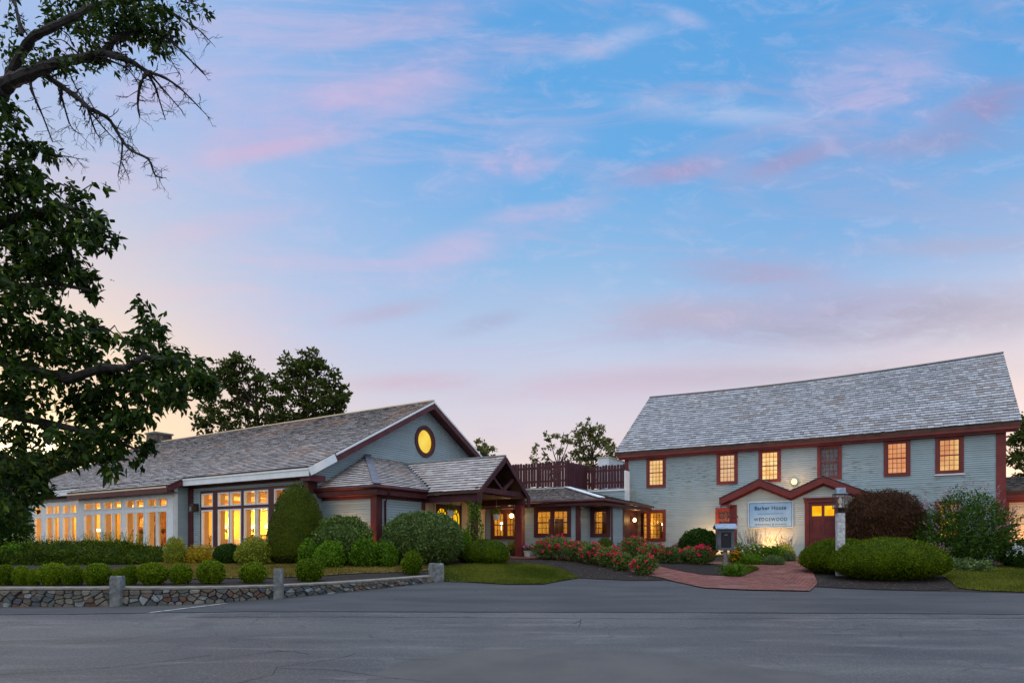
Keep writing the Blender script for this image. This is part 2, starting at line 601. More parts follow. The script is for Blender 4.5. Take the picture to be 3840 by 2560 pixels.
def sheet(name, poly, step, off, mats, hf=None, kind='structure', fine=None, wob=0.0):
    """polygon (world XY) draped over the ground height"""
    hf = hf or H
    pl = [Vector((a, b)) for a, b in poly]
    if wob:
        dense = []
        for i, a in enumerate(pl):
            b = pl[(i + 1) % len(pl)]
            k = max(1, int((b - a).length / 0.25))
            for j in range(k):
                q = a.lerp(b, j / k)
                w = wob * (noise.noise(Vector((q.x * 1.7, q.y * 1.7, 3))) + 0.6 * noise.noise(Vector((q.x * 6, q.y * 6, 9))))
                dense.append(q + Vector((w, w)))
        pl = dense
    arr = np.array([(q.x, q.y) for q in pl])
    mn, mx = arr.min(0), arr.max(0)
    gx, gy = np.meshgrid(np.arange(mn[0], mx[0], step), np.arange(mn[1], mx[1], step))
    G = np.c_[gx.ravel(), gy.ravel()] + RNG.uniform(-.1, .1, (gx.size, 2)) * step
    if fine:
        X0, X1, Y0, Y1, st = fine
        gx, gy = np.meshgrid(np.arange(X0, X1, st), np.arange(Y0, Y1, st))
        out_ = ~((G[:, 0] > X0) & (G[:, 0] < X1) & (G[:, 1] > Y0) & (G[:, 1] < Y1))
        G = np.r_[G[out_], np.c_[gx.ravel(), gy.ravel()] + RNG.uniform(-.1, .1, (gx.size, 2)) * st]
    G = G[inside(G, [tuple(q) for q in arr])]
    pts = [Vector(q) for q in arr] + [Vector(q) for q in G]
    n = len(arr)
    vs, es, fs, *_ = delaunay_2d_cdt(pts, [], [list(range(n))], 1, 1e-5)
    V = np.array([(q.x, q.y) for q in vs])
    z = hf(V[:, 0], V[:, 1]) + off
    me = bpy.data.meshes.new(name)
    me.from_pydata(np.c_[V, z].tolist(), [], [list(f) for f in fs])
    me.polygons.foreach_set('use_smooth', [True] * len(me.polygons))
    o = link(name, me, None, mats)
    if kind:
        o['kind'] = kind
    if me.polygons and me.polygons[0].normal.z < 0:
        me.flip_normals()
    return o


# ---- ground materials
def asphalt_mat():
    m, q = mat('worn_asphalt')
    oc = q.n('ShaderNodeTexCoord').outputs['Object']
    sp = q.noise(oc, 36, 3, 0.75)
    sp2 = q.noise(oc, 22, 3, 0.6)
    big = q.noise(q.mapping(oc, scale=(0.25, 0.8, 1)), 0.55, 5, 0.6, 0.6)
    streak = q.noise(q.mapping(oc, scale=(0.5, 2.2, 1), rot=(0, 0, R(12))), 1.1, 5, 0.6, 0.4)
    colr = q.mix(q.mr(big, 0.34, 0.66), C(58, 57, 55), C(92, 90, 85))
    colr = q.mix(q.m('MULTIPLY', q.mr(streak, 0.5, 0.7), 0.45), colr, C(124, 121, 116))
    colr = q.mix(q.m('MULTIPLY', q.mr(sp, 0.54, 0.64), 0.55), colr, C(142, 142, 140))
    colr = q.mix(q.m('MULTIPLY', q.mr(sp2, 0.52, 0.40), 0.35), colr, C(50, 51, 54))
    oil = q.noise(oc, 0.9, 4, 0.55)
    colr = q.mix(q.m('MULTIPLY', q.mr(oil, 0.60, 0.72), 0.5), colr, C(52, 52, 54))
    # crazing: voronoi borders, only where the surface has failed
    wv = q.n('ShaderNodeVectorMath', operation='ADD', i={0: oc, 1: q.n('ShaderNodeVectorMath', operation='SCALE', i={
        0: q.n('ShaderNodeTexNoise', i={'Vector': oc, 'Scale': 1.6, 'Detail': 4}).outputs['Color'], 'Scale': 0.7}).outputs[0]}).outputs[0]
    vo = q.n('ShaderNodeTexVoronoi', feature='DISTANCE_TO_EDGE', i={'Vector': wv, 'Scale': 0.62})
    mask = q.mr(q.noise(oc, 0.33, 3, 0.6), 0.47, 0.58)
    cr = q.m('MULTIPLY', q.mr(vo.outputs['Distance'], 0.011, 0.004), mask)
    vo2 = q.n('ShaderNodeTexVoronoi', feature='DISTANCE_TO_EDGE', i={'Vector': wv, 'Scale': 2.6})
    cr2 = q.m('MULTIPLY', q.mr(vo2.outputs['Distance'], 0.022, 0.006), q.mr(q.noise(oc, 0.45, 3, 0.6), 0.58, 0.66))
    crk = q.m('MAXIMUM', cr, cr2)
    colr = q.mix(q.m('MULTIPLY', crk, 0.5), colr, C(30, 30, 32))
    bp = q.n('ShaderNodeBump', i={'Strength': 0.55, 'Distance': 0.006, 'Height': q.m('SUBTRACT', q.m('ADD', sp, q.m('MULTIPLY', sp2, 0.6)), crk)})
    bs = q.n('ShaderNodeBsdfPrincipled', i={'Base Color': colr, 'Roughness': q.mr(big, 0.3, 0.7, 0.48, 0.66), 'Specular IOR Level': 0.5, 'Normal': bp.outputs[0]})
    finish(q, bs.outputs[0])
    return m


def brick_mat():
    m, q = mat('brick_paving')
    oc = q.n('ShaderNodeTexCoord').outputs['Object']
    v = q.mapping(oc, rot=(0, 0, R(31)))
    wob_ = q.n('ShaderNodeVectorMath', operation='ADD', i={0: v, 1: q.n('ShaderNodeVectorMath', operation='SCALE', i={
        0: q.n('ShaderNodeTexNoise', i={'Vector': v, 'Scale': 2.5, 'Detail': 3}).outputs['Color'], 'Scale': 0.05}).outputs[0]}).outputs[0]
    bt = q.n('ShaderNodeTexBrick', i={'Vector': wob_, 'Color1': C(172, 98, 80), 'Color2': C(104, 62, 56), 'Mortar': C(56, 44, 40), 'Scale': 1.0,
                                      'Mortar Size': 0.018, 'Brick Width': 0.21, 'Row Height': 0.105, 'Bias': 0.0})
    colr = q.mix(q.mr(q.noise(oc, 5, 4, 0.6), 0.5, 0.68), bt.outputs[0], C(128, 82, 72))
    colr = q.mix(q.m('MULTIPLY', q.mr(q.noise(oc, 1.4, 5, 0.6), 0.5, 0.7), 0.5), colr, C(150, 118, 108))
    bp = q.n('ShaderNodeBump', i={'Strength': 0.6, 'Distance': 0.01, 'Height': q.m('SUBTRACT', q.noise(oc, 25, 3, 0.6), bt.outputs['Fac'])})
    bs = q.n('ShaderNodeBsdfPrincipled', i={'Base Color': colr, 'Roughness': 0.75, 'Specular IOR Level': 0.3, 'Normal': bp.outputs[0]})
    finish(q, bs.outputs[0])
    return m


M['asphalt'] = asphalt_mat()
M['brick'] = brick_mat()
M['mulch'] = pmat('dark_bark_mulch', C(52, 44, 40), C(26, 22, 21), 26, 0.95, 1.0, 40)
M['soil'] = pmat('planting_soil', C(58, 48, 40), C(34, 29, 26), 14, 0.95, 0.9, 30)
M['lawn_dry'] = pmat('dry_lawn', C(134, 118, 78), C(96, 92, 52), 2.2, 0.9, 0.8, 30, stretch=(1, 1.6, 1))
M['lawn_green'] = pmat('green_lawn', C(98, 102, 52), C(68, 80, 36), 2.2, 0.9, 0.8, 30)
M['line'] = pmat('worn_line_paint', C(190, 190, 184), C(128, 128, 126), 9, 0.8)
M['sealed'] = pmat('smooth_asphalt_patch', C(93, 91, 87), C(82, 81, 78), 1.2, 0.62, 0.4, 60)
M['seam'] = pmat('asphalt_seam', C(44, 45, 48), C(60, 61, 64), 12, 0.85)

# ---- sheets
EDGE_W = [(q.x, q.y) for q in (ga(*e) for e in EDGE_R + EDGE_R2)]
wall_back = [(X, Y + 0.1) for X, Y, _, _ in WALL]
ground_poly = [(-320, 12.3), (-40, 12.3)] + wall_back + EDGE_W + [(320, 14.5), (320, 420), (-320, 420)]
ground = sheet('ground', ground_poly, 22.0, 0.0, M['soil'], fine=(-44, 30, 12, 46, 0.9))
asph = sheet('asphalt', [(-320, -60), (320, -60), (320, 26), (-320, 26)], 20.0, 0.0, M['asphalt'],
             hf=lambda X, Y: za(X, Y) - np.where(Y > 24, 0.3, 0), fine=(-30, 30, -6, 25.8, 1.0))


def pxpoly(pts, f=gp):
    return [(q.x, q.y) for q in (f(*p) for p in pts)]


MULCH = [(1040, 2112), (1250, 2109), (1450, 2106), (1640, 2104), (1760, 2098), (1905, 2095), (2050, 2098), (2150, 2105), (2250, 2120), (2350, 2142), (2490, 2170),
         (2480, 2176), (2350, 2175.5), (2240, 2171), (2173, 2167), (2110, 2138), (2050, 2121), (1950, 2114), (1850, 2112), (1700, 2122), (1664, 2126), (1620, 2122), (1500, 2116), (1300, 2122), (1150, 2121)]
sheet('mulch_bed', pxpoly(MULCH), 0.5, 0.012, M['mulch'], wob=0.05)
LAWN1 = [(560, 2118), (640, 2100), (760, 2096), (900, 2096), (1020, 2106), (1150, 2120), (1300, 2121), (1500, 2115), (1625, 2121), (1640, 2136),
         (1500, 2146), (1350, 2150), (1200, 2160), (1000, 2168), (700, 2172), (450, 2168), (380, 2150), (450, 2132)]
lawn1 = pxpoly(LAWN1)
sheet('dry_lawn', lawn1, 0.5, 0.02, M['lawn_dry'], wob=0.06)
GRASS2 = [(1664, 2128), (1700, 2123), (1850, 2113), (1950, 2115), (2050, 2122), (2110, 2138), (2170, 2166), (2110, 2176.5), (2040, 2190.5), (1900, 2190.5), (1750, 2182.5), (1664, 2179)]
grass2 = pxpoly(GRASS2)
sheet('grass_patch', grass2, 0.4, 0.022, M['lawn_green'], wob=0.05)
GRASS3 = [(3520, 2150), (3600, 2132), (3760, 2126), (3900, 2124), (4200, 2122), (4200, 2226), (3840, 2221), (3680, 2216), (3590, 2206), (3570, 2185)]
grass3 = pxpoly(GRASS3)
sheet('side_lawn', grass3, 0.5, 0.022, M['lawn_green'], wob=0.06)
BRICK = [(1905, 2094), (2050, 2097), (2150, 2104), (2250, 2119), (2350, 2141), (2488, 2169), (2540, 2185), (2642, 2206.5), (2807, 2213.5), (3036, 2218), (3066, 2188),
         (3050, 2150), (3030, 2120), (3020, 2089), (2975, 2089), (2900, 2119), (2780, 2114), (2690, 2108), (2560, 2104), (2400, 2098), (2250, 2092), (2100, 2087), (1905, 2084)]
sheet('brick_path', pxpoly(BRICK), 0.35, 0.03, M['brick'], wob=0.02)
ISLE = [(2420, 2112), (2520, 2136), (2620, 2156), (2775, 2166), (2795, 2160), (2838, 2138), (2770, 2128), (2690, 2119), (2560, 2110)]
sheet('island_bed', pxpoly(ISLE), 0.3, 0.045, M['mulch'], wob=0.03)
BED_R = [(3068, 2190), (3045, 2199), (3140, 2205), (3300, 2211), (3467, 2215), (3560, 2211), (3560, 2180), (3510, 2150), (3400, 2120), (3200, 2110), (3090, 2130)]
sheet('mulch_bed', pxpoly(BED_R), 0.4, 0.014, M['mulch'], wob=0.04)
STRIP = [(2770, 2127), (2820, 2131), (2842, 2139), (2815, 2150), (2790, 2156), (2765, 2140)]
grass4 = pxpoly(STRIP)
sheet('grass_strip', grass4, 0.3, 0.055, M['lawn_green'])


def strip(name, pts, w, off, m, taper=False):
    P = [ga(*q) for q in pts]
    mb = MB()
    for k in range(len(P) - 1):
        a, b = P[k], P[k + 1]
        n = max(1, int((b - a).length / 0.3))
        for j in range(n):
            q0, q1 = a.lerp(b, j / n), a.lerp(b, (j + 1) / n)
            d = (q1 - q0).normalized()
            r = Vector((-d.y, d.x, 0))
            w0 = w * (0.65 + 0.7 * noise.noise(q0 * 3.1 + Vector((0, 0, 5)))) if taper else w
            w1 = w * (0.65 + 0.7 * noise.noise(q1 * 3.1 + Vector((0, 0, 5)))) if taper else w
            jit = lambda q: r * (0.05 * noise.noise(q * 2.3)) if taper else Vector()
            z0, z1 = float(za(0, q0.y)) + off, float(za(0, q1.y)) + off
            pts4 = [q0 - r * w0 / 2 + jit(q0), q1 - r * w1 / 2 + jit(q1), q1 + r * w1 / 2 + jit(q1), q0 + r * w0 / 2 + jit(q0)]
            mb.poly([(pts4[0].x, pts4[0].y, z0), (pts4[1].x, pts4[1].y, z1), (pts4[2].x, pts4[2].y, z1), (pts4[3].x, pts4[3].y, z0)])
    o = mb.build(name, m)
    o['kind'] = 'structure'
    return o


strip('parking_line', [(562, 2297), (848, 2262)], 0.10, 0.009, M['line'])
strip('asphalt_seam', [(-200, 2304), (300, 2302), (560, 2297), (900, 2293), (1400, 2293), (1900, 2294), (2450, 2296), (2900, 2297), (3400, 2299), (4000, 2304)], 0.06, 0.007, M['seam'], True)
strip('asphalt_seam', [(700, 2312), (1400, 2312), (2000, 2316), (2500, 2318), (3200, 2318), (4000, 2316)], 0.035, 0.007, M['seam'], True)
M['chip'] = leafmat('dry_leaf_petals', C(60, 48, 40), C(150, 126, 98), .9, .1)
for pts in ([(0, 2528), (200, 2518), (420, 2500), (640, 2475), (800, 2455)], [(500, 2505), (760, 2480), (960, 2452), (1060, 2440)],
            [(900, 2560), (1030, 2528), (1040, 2500), (1180, 2482), (1300, 2462), (1330, 2450)], [(1040, 2505), (1250, 2510), (1400, 2530), (1500, 2545)],
            [(1200, 2545), (1330, 2552), (1480, 2540), (1620, 2555)], [(150, 2420), (420, 2400), (560, 2382)], [(1480, 2466), (1570, 2472), (1640, 2470)],
            [(2150, 2338), (2180, 2322), (2172, 2352)], [(3660, 2360), (3760, 2378), (3860, 2384)], [(1000, 2438), (1100, 2442), (1160, 2452)]):
    strip('asphalt_crack', pts, 0.012, 0.004, M['seam'], True)
PATCH = [(1500, 2480), (1750, 2440), (2050, 2428), (2350, 2440), (2700, 2478), (2900, 2512), (3050, 2525), (3150, 2560), (3150, 2640), (1350, 2640), (1380, 2540)]
sheet('asphalt_patch', pxpoly(PATCH, ga), 0.5, 0.004, M['sealed'], hf=lambda X, Y: za(X, Y), wob=0.05)


APRON = [(-250, 2303), (300, 2302), (560, 2297), (900, 2293), (1400, 2293), (1900, 2294), (2450, 2296), (2900, 2297), (3400, 2299), (4000, 2303), (4300, 2303)]
ap = pxpoly(APRON, ga) + [(q.x, q.y - .03) for q in (ga(*e) for e in (EDGE_R + EDGE_R2)[-2:0:-1])] + [(a, b - .02) for a, b, _, _ in WALL[::-1]]
M['apron'] = pmat('newer_asphalt', C(80, 80, 79), C(63, 64, 65), 0.9, 0.66, 0.35, 70, stretch=(.4, 1.4, 1))
sheet('asphalt_apron', ap, 0.6, 0.003, M['apron'], hf=lambda X, Y: za(X, Y))


def litter(name, poly, n, hf, off, m, size):
    arr = np.array(poly)
    P = RNG.uniform(arr.min(0), arr.max(0), (n * 3, 2))
    P = P[inside(P, poly)][:n]
    z = hf(P[:, 0], P[:, 1]) + off
    n = len(P)
    an = RNG.uniform(0, 6.283, n)
    L = size * RNG.uniform(.5, 1.4, n)
    W_ = L * RNG.uniform(.25, .6, n)
    c, s = np.cos(an), np.sin(an)
    V = np.empty((n, 4, 3))
    for k, (a, b) in enumerate(((-.5, 0), (0, -.5), (.5, 0), (0, .5))):
        V[:, k, 0] = P[:, 0] + a * L * c - b * W_ * s
        V[:, k, 1] = P[:, 1] + a * L * s + b * W_ * c
        V[:, k, 2] = z + RNG.uniform(0, .012, n)
    o = npmesh(name, V.reshape(-1, 3), np.arange(n * 4).reshape(n, 4), m, tone=np.repeat(RNG.uniform(0, 1, n), 4))
    o['kind'] = 'stuff'


# ---- grass blades (uncountable): one object per patch
def blades(name, poly, n, hgt, m):
    arr = np.array(poly)
    mn, mx = arr.min(0), arr.max(0)
    P = RNG.uniform(mn, mx, (n * 3, 2))
    P = P[inside(P, poly)][:n]
    z = H(P[:, 0], P[:, 1]) + 0.02
    n = len(P)
    an = RNG.uniform(0, 2 * np.pi, n)
    hh = hgt * RNG.uniform(0.5, 1.3, n)
    w = 0.012
    dxy = np.c_[np.cos(an), np.sin(an)] * w
    lean = RNG.normal(0, 0.5, (n, 2)) * hh[:, None]
    V = np.empty((n, 3, 3))
    V[:, 0, :2] = P - dxy
    V[:, 1, :2] = P + dxy
    V[:, 2, :2] = P + lean
    V[:, :2, 2] = z[:, None]
    V[:, 2, 2] = z + hh
    big = np.array([noise.noise(Vector((a * 0.6, b * 0.9, 2))) for a, b in P])
    tone = np.repeat(np.clip(0.5 + 0.5 * big + RNG.normal(0, .15, n), 0, 1), 3)
    o = npmesh(name, V.reshape(-1, 3), np.arange(n * 3).reshape(n, 3), m, tone=tone)
    o['kind'] = 'stuff'
    return o


M['blade_dry'] = leafmat('dry_grass_blades', C(84, 82, 42), C(130, 114, 78), 0.8, 0.2)
M['blade_green'] = leafmat('grass_blades', C(56, 76, 24), C(104, 108, 54), 0.8, 0.25)
litter('bark_chips', pxpoly(MULCH), 2600, H, .03, M['chip'], .035)
litter('bark_chips', pxpoly(BED_R), 1500, H, .03, M['chip'], .035)
litter('leaf_litter', ap, 260, lambda X, Y: za(X, Y), .008, M['chip'], .035)
b1 = blades('turf_grass', lawn1, 42000, 0.045, M['blade_dry'])
b2 = blades('turf_grass', grass2, 26000, 0.05, M['blade_green'])
b3 = blades('turf_grass', grass3, 26000, 0.05, M['blade_green'])
b4 = blades('turf_grass', grass4, 5000, 0.10, M['blade_green'])

# ------------------------------------------------------------------ building kit (u, v, z frame)
class Wall:
    """vertical wall plane; s runs from P0 to P1, o is the distance outwards"""

    def __init__(s, P0, P1):
        s.a = Vector(P0)
        d = Vector(P1) - s.a
        s.L = d.length
        s.d = d.normalized()
        s.n = Vector((s.d.y, -s.d.x))

    def q(s, t, z, o=0.0):
        w = s.a + s.d * t + s.n * o
        return (w.x, w.y, z)

    def box(s, mb, s0, s1, z0, z1, o0, o1, mi=0, tone=0.5):
        mb.hexa([s.q(s0, z0, o1), s.q(s1, z0, o1), s.q(s1, z0, o0), s.q(s0, z0, o0)],
                [s.q(s0, z1, o1), s.q(s1, z1, o1), s.q(s1, z1, o0), s.q(s0, z1, o0)], mi, tone)


def segs(a, b, ops, z):
    """[a, b] minus the openings that contain height z"""
    r = [(a, b)]
    for (s0, s1, z0, z1) in ops:
        if z0 < z < z1:
            nr = []
            for (p, q_) in r:
                if s1 <= p or s0 >= q_:
                    nr.append((p, q_))
                    continue
                if s0 > p:
                    nr.append((p, s0))
                if s1 < q_:
                    nr.append((s1, q_))
            r = nr
    return [x for x in r if x[1] - x[0] > 0.004]


def clap(mb, w, z0, z1, ops=(), expo=0.085, lo=None, hi=None, lap=0.02, s0=0.0, s1=None):
    """clapboards: every course a tilted board with a real shadow edge"""
    s1 = w.L if s1 is None else s1
    n = max(1, round((z1 - z0) / expo))
    e = (z1 - z0) / n
    for k in range(n):
        zb, zt = z0 + k * e, z0 + (k + 1) * e
        zm = (zb + zt) / 2
        a = lo(zm) if lo else s0
        b = hi(zm) if hi else s1
        if b - a < 0.02:
            continue
        la = lap * random.uniform(0.8, 1.15)
        g_ = e * random.uniform(0.13, 0.17)
        for p, q_ in segs(a, b, ops, zm):
            mb.poly([w.q(p, zb, la), w.q(q_, zb, la), w.q(q_, zt - g_, 0.004), w.q(p, zt - g_, 0.004)])
            mb.poly([w.q(p, zb, -0.03), w.q(q_, zb, -0.03), w.q(q_, zb, la), w.q(p, zb, la)])
            mb.poly([w.q(p, zt - g_, 0.004), w.q(q_, zt - g_, 0.004), w.q(q_, zt - g_, -0.03), w.q(p, zt - g_, -0.03)])
            mb.poly([w.q(p, zt - g_, -0.03), w.q(q_, zt - g_, -0.03), w.q(q_, zt, -0.03), w.q(p, zt, -0.03)])


def board(mb, w, p, q_, zb, zt, la=.02):
    g_ = (zt - zb) * 0.15
    mb.poly([w.q(p, zb, la), w.q(q_, zb, la), w.q(q_, zt - g_, .004), w.q(p, zt - g_, .004)])
    mb.poly([w.q(p, zb, -.03), w.q(q_, zb, -.03), w.q(q_, zb, la), w.q(p, zb, la)])
    mb.poly([w.q(p, zt - g_, .004), w.q(q_, zt - g_, .004), w.q(q_, zt - g_, -.03), w.q(p, zt - g_, -.03)])
    mb.poly([w.q(p, zt - g_, -.03), w.q(q_, zt - g_, -.03), w.q(q_, zt, -.03), w.q(p, zt, -.03)])


def flat(mb, w, z0, z1, ops=(), o0=-0.02, o1=0.0, s0=0.0, s1=None, mi=0):
    """plain boarding with openings"""
    s1 = w.L if s1 is None else s1
    zs = sorted({z0, z1} | {z for op in ops for z in op[2:] if z0 < z < z1})
    for a, b in zip(zs, zs[1:]):
        for p, q_ in segs(s0, s1, ops, (a + b) / 2):
            w.box(mb, p, q_, a, b, o0, o1, mi)


def shakes(mb, O, a, s, dmax, lo, hi, expo=0.17, wr=(0.09, 0.22), th=0.032, warp=None, d0=0.0):
    """rows of separate split shakes on a roof plane; O + a*x + s*d"""
    O, a, s = Vector(O), Vector(a).normalized(), Vector(s).normalized()
    n = a.cross(s)
    if n.z < 0:
        n = -n
    warp = warp or (lambda q: q)

    def P(x, d, h):
        return warp(O + a * x + s * d + n * h)
    d = d0
    while d < dmax - 0.02:
        x, xe = lo(d), hi(d)
        row = random.gauss(0, 0.006)
        while x < xe - 0.01:
            w = random.uniform(*wr)
            x1 = min(x + w, xe)
            b = d + row + random.gauss(0, 0.007)
            t = min(d + expo * 1.22, dmax)
            ta, tb = max(x, lo(t)), min(x1 - 0.006, hi(t))
            if tb > ta:
                hgt = th * random.uniform(0.88, 1.18)
                tone = random.random()
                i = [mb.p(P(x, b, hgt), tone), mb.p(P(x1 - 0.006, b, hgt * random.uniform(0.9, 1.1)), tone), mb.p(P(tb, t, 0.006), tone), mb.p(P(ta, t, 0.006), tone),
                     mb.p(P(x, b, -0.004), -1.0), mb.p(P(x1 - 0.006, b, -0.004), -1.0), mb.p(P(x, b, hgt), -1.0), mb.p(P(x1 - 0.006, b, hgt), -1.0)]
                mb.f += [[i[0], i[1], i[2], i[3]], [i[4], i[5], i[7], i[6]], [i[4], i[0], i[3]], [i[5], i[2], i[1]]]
                mb.mi += [0, 0, 0, 0]
            x = x1
        d += expo


def slab(mb, pts, th=0.12, mi=0):
    """roof boarding under the shakes, straight down by th"""
    b = [(p[0], p[1], p[2] - th) for p in pts]
    mb.poly(pts, mi)
    mb.poly(b[::-1], mi)
    for k in range(len(pts)):
        j = (k + 1) % len(pts)
        mb.poly([b[k], b[j], pts[j], pts[k]], mi)


def sash(mb, w, s0, s1, z0, z1, cols, rows, fr=0.04, mun=0.016, o0=-0.01, o1=0.022, mid=True):
    w.box(mb, s0, s0 + fr, z0, z1, o0, o1)
    w.box(mb, s1 - fr, s1, z0, z1, o0, o1)
    w.box(mb, s0 + fr, s1 - fr, z0, z0 + fr * 1.3, o0, o1)
    w.box(mb, s0 + fr, s1 - fr, z1 - fr, z1, o0, o1)
    a, b, c, d = s0 + fr, s1 - fr, z0 + fr * 1.3, z1 - fr
    if mid:
        zm = (c + d) / 2
        w.box(mb, a, b, zm - 0.022, zm + 0.022, o0, o1 - 0.003)
    for k in range(1, cols):
        x = a + (b - a) * k / cols
        w.box(mb, x - mun / 2, x + mun / 2, c, d, o0 + 0.004, o1 - 0.008)
    for k in range(1, rows):
        if mid and k * 2 == rows:
            continue
        z = c + (d - c) * k / rows
        w.box(mb, a, b, z - mun / 2, z + mun / 2, o0 + 0.004, o1 - 0.011)
    return a, b, c, d


def window(par, w, s0, s1, z0, z1, glow, cols=4, rows=6, case=0.10, trim=None, sashm=None, label=None, sill=None, pairs=1, depth=0.07):
    """double-hung window: casing, sash with muntins, pane, lit blind behind"""
    trim, sashm = trim or M['red_house'], sashm or M['red_house']
    mb = MB(True)
    w.box(mb, s0, s0 + case, z0, z1, -0.02, 0.05)
    w.box(mb, s1 - case, s1, z0, z1, -0.02, 0.05)
    w.box(mb, s0 + case, s1 - case, z1 - case, z1, -0.02, 0.052)
    w.box(mb, s0 + case, s1 - case, z0, z0 + case * 0.75, -0.02, 0.06)
    iw = (s1 - s0 - 2 * case)
    gap = 0.12
    each = (iw - gap * (pairs - 1)) / pairs
    for k in range(1, pairs):
        x = s0 + case + each * k + gap * (k - 1)
        w.box(mb, x, x + gap, z0 + case * 0.75, z1 - case, -0.02, 0.045)
    o = mb.build('window', trim, par)
    if label:
        o['label'] = label
    for k in range(pairs):
        a = s0 + case + k * (each + gap)
        m2 = MB(True)
        r = sash(m2, w, a, a + each, z0 + case * 0.75, z1 - case, cols, rows)
        m2.build('sash', sashm, o)
        m3 = MB(True)
        m3.poly([w.q(r[0], r[2], 0.0), w.q(r[1], r[2], 0.0), w.q(r[1], r[3], 0.0), w.q(r[0], r[3], 0.0)])
        m3.build('pane', M['glass'], o)
        if glow is None:
            continue
        m4 = MB(True)
        m4.poly([w.q(a, z0, -depth), w.q(a + each, z0, -depth), w.q(a + each, z1, -depth), w.q(a, z1, -depth)])
        m4.build('blind', glow, o)
    if sill:
        m5 = MB(True)
        w.box(m5, s0 - 0.03, s1 + 0.03, z0 - 0.05, z0 - 0.002, -0.01, 0.08)
        m5.build('sill', sill, o)
    return (s0 + 0.03, s1 - 0.03, z0 + 0.03, z1 - 0.03)


# lit-window materials
def blindmat(name, a, b, strength, fold=26.0, spot=None):
    """back-lit cloth: folds and light coming through are put into the emission colour"""
    m, q = mat(name)
    oc = q.n('ShaderNodeTexCoord').outputs['Object']
    f1 = q.noise(q.mapping(oc, scale=(fold, fold, 0.4)), 1.0, 2, 0.5)
    f2 = q.noise(oc, 1.6, 3, 0.6)
    f = q.m('ADD', q.m('MULTIPLY', f1, 0.5), q.m('MULTIPLY', f2, 0.5))
    colr = q.mix(q.mr(f, 0.36, 0.62), a, b)
    e = q.n('ShaderNodeEmission', i={0: colr, 1: strength})
    finish(q, e.outputs[0])
    return m


M['lit_cream'] = blindmat('lit_cream_shade', C(244, 178, 100), C(255, 224, 158), 0.95)
M['lit_peach'] = blindmat('lit_peach_shade', C(232, 146, 92), C(250, 182, 128), 0.85, 8)
M['lit_lamp'] = blindmat('lit_shade_painted_lamp_glow', C(238, 168, 84), C(255, 238, 176), 1.15, 3)
M['lit_pink'] = blindmat('lit_rosy_shade', C(236, 176, 120), C(250, 212, 168), 0.85, 18)
M['lit_apricot'] = blindmat('lit_apricot_shade', C(222, 142, 96), C(255, 206, 130), 0.9, 2.5)
M['lit_amber'] = blindmat('lit_amber_room', C(196, 110, 24), C(255, 200, 84), 0.9, 9)
M['lit_amber_dim'] = blindmat('lit_amber_room_dim', C(120, 62, 16), C(240, 162, 52), 0.85, 5)
M['lit_gold'] = emat('lit_gold_glass', C(255, 206, 40), 1.0, C(250, 176, 20), 2.2)
M['lace'] = pmat('grey_lace_curtain', C(150, 158, 164), C(84, 90, 96), 7, 0.9, stretch=(6, 6, 0.6))
M['dusk_pane'] = pmat('unlit_room', C(120, 96, 96), C(90, 66, 66), 2, 0.4)
M['bulb'] = emat('lamp_bulb', (1.0, 0.62, 0.22, 1), 14.0)
M['bulb_soft'] = emat('frosted_bulb', (1.0, 0.78, 0.42, 1), 5.0)
M['wall_yellow'] = pmat('yellow_plaster', C(236, 208, 128), C(228, 196, 112), 1.5, 0.8)
M['wall_cream'] = pmat('warm_interior_board', C(222, 186, 138), C(212, 174, 124), 1.5, 0.7)
M['stone_int'] = pmat('interior_fieldstone', C(150, 104, 72), C(84, 58, 42), 5, 0.9, 0.8, 12)
M['floor_wood'] = pmat('dark_floorboards', C(94, 62, 40), C(72, 46, 30), 3, 0.5, stretch=(1, 8, 1))
M['chair'] = pmat('dark_mahogany', C(52, 28, 20), None, rough=0.4)
M['cloth'] = pmat('tablecloth_linen', C(236, 226, 206), None, rough=0.9)


def lamp(name, q, power, color=(1.0, 0.60, 0.22), rad=0.06, par=None):
    li = bpy.data.lights.new(name, 'POINT')
    li.energy = power
    li.color = color
    li.shadow_soft_size = rad
    o = bpy.data.objects.new(name, li)
    COL.objects.link(o)
    if par:
        o.parent = par
        o.location = rootm(par).inverted() @ Vector(q)
    else:
        o.location = q
    return o


# ================================================================== 1. BANQUET HALL (left)
hall = thing('banquet_hall', 'long blue grey clapboard hall with brown cedar roof and oval gable window', 'hall', tuple(Wp(-28, 14.5, 0.6)), -A31)
SL = (7.33 - 3.82) / (20.78 - 14.1)
EV, EZ, RV, RZ = 14.1, 3.82, 20.78, 7.33
UL, UR = -39.5, -16.5
rz_ = lambda v: EZ + SL * (v - EV)
FW, BW, GU = 14.49, 13.88, -17.0
BL, BR = U_on(298, BW), U_on(654, BW)
BL2 = U_on(672, FW)

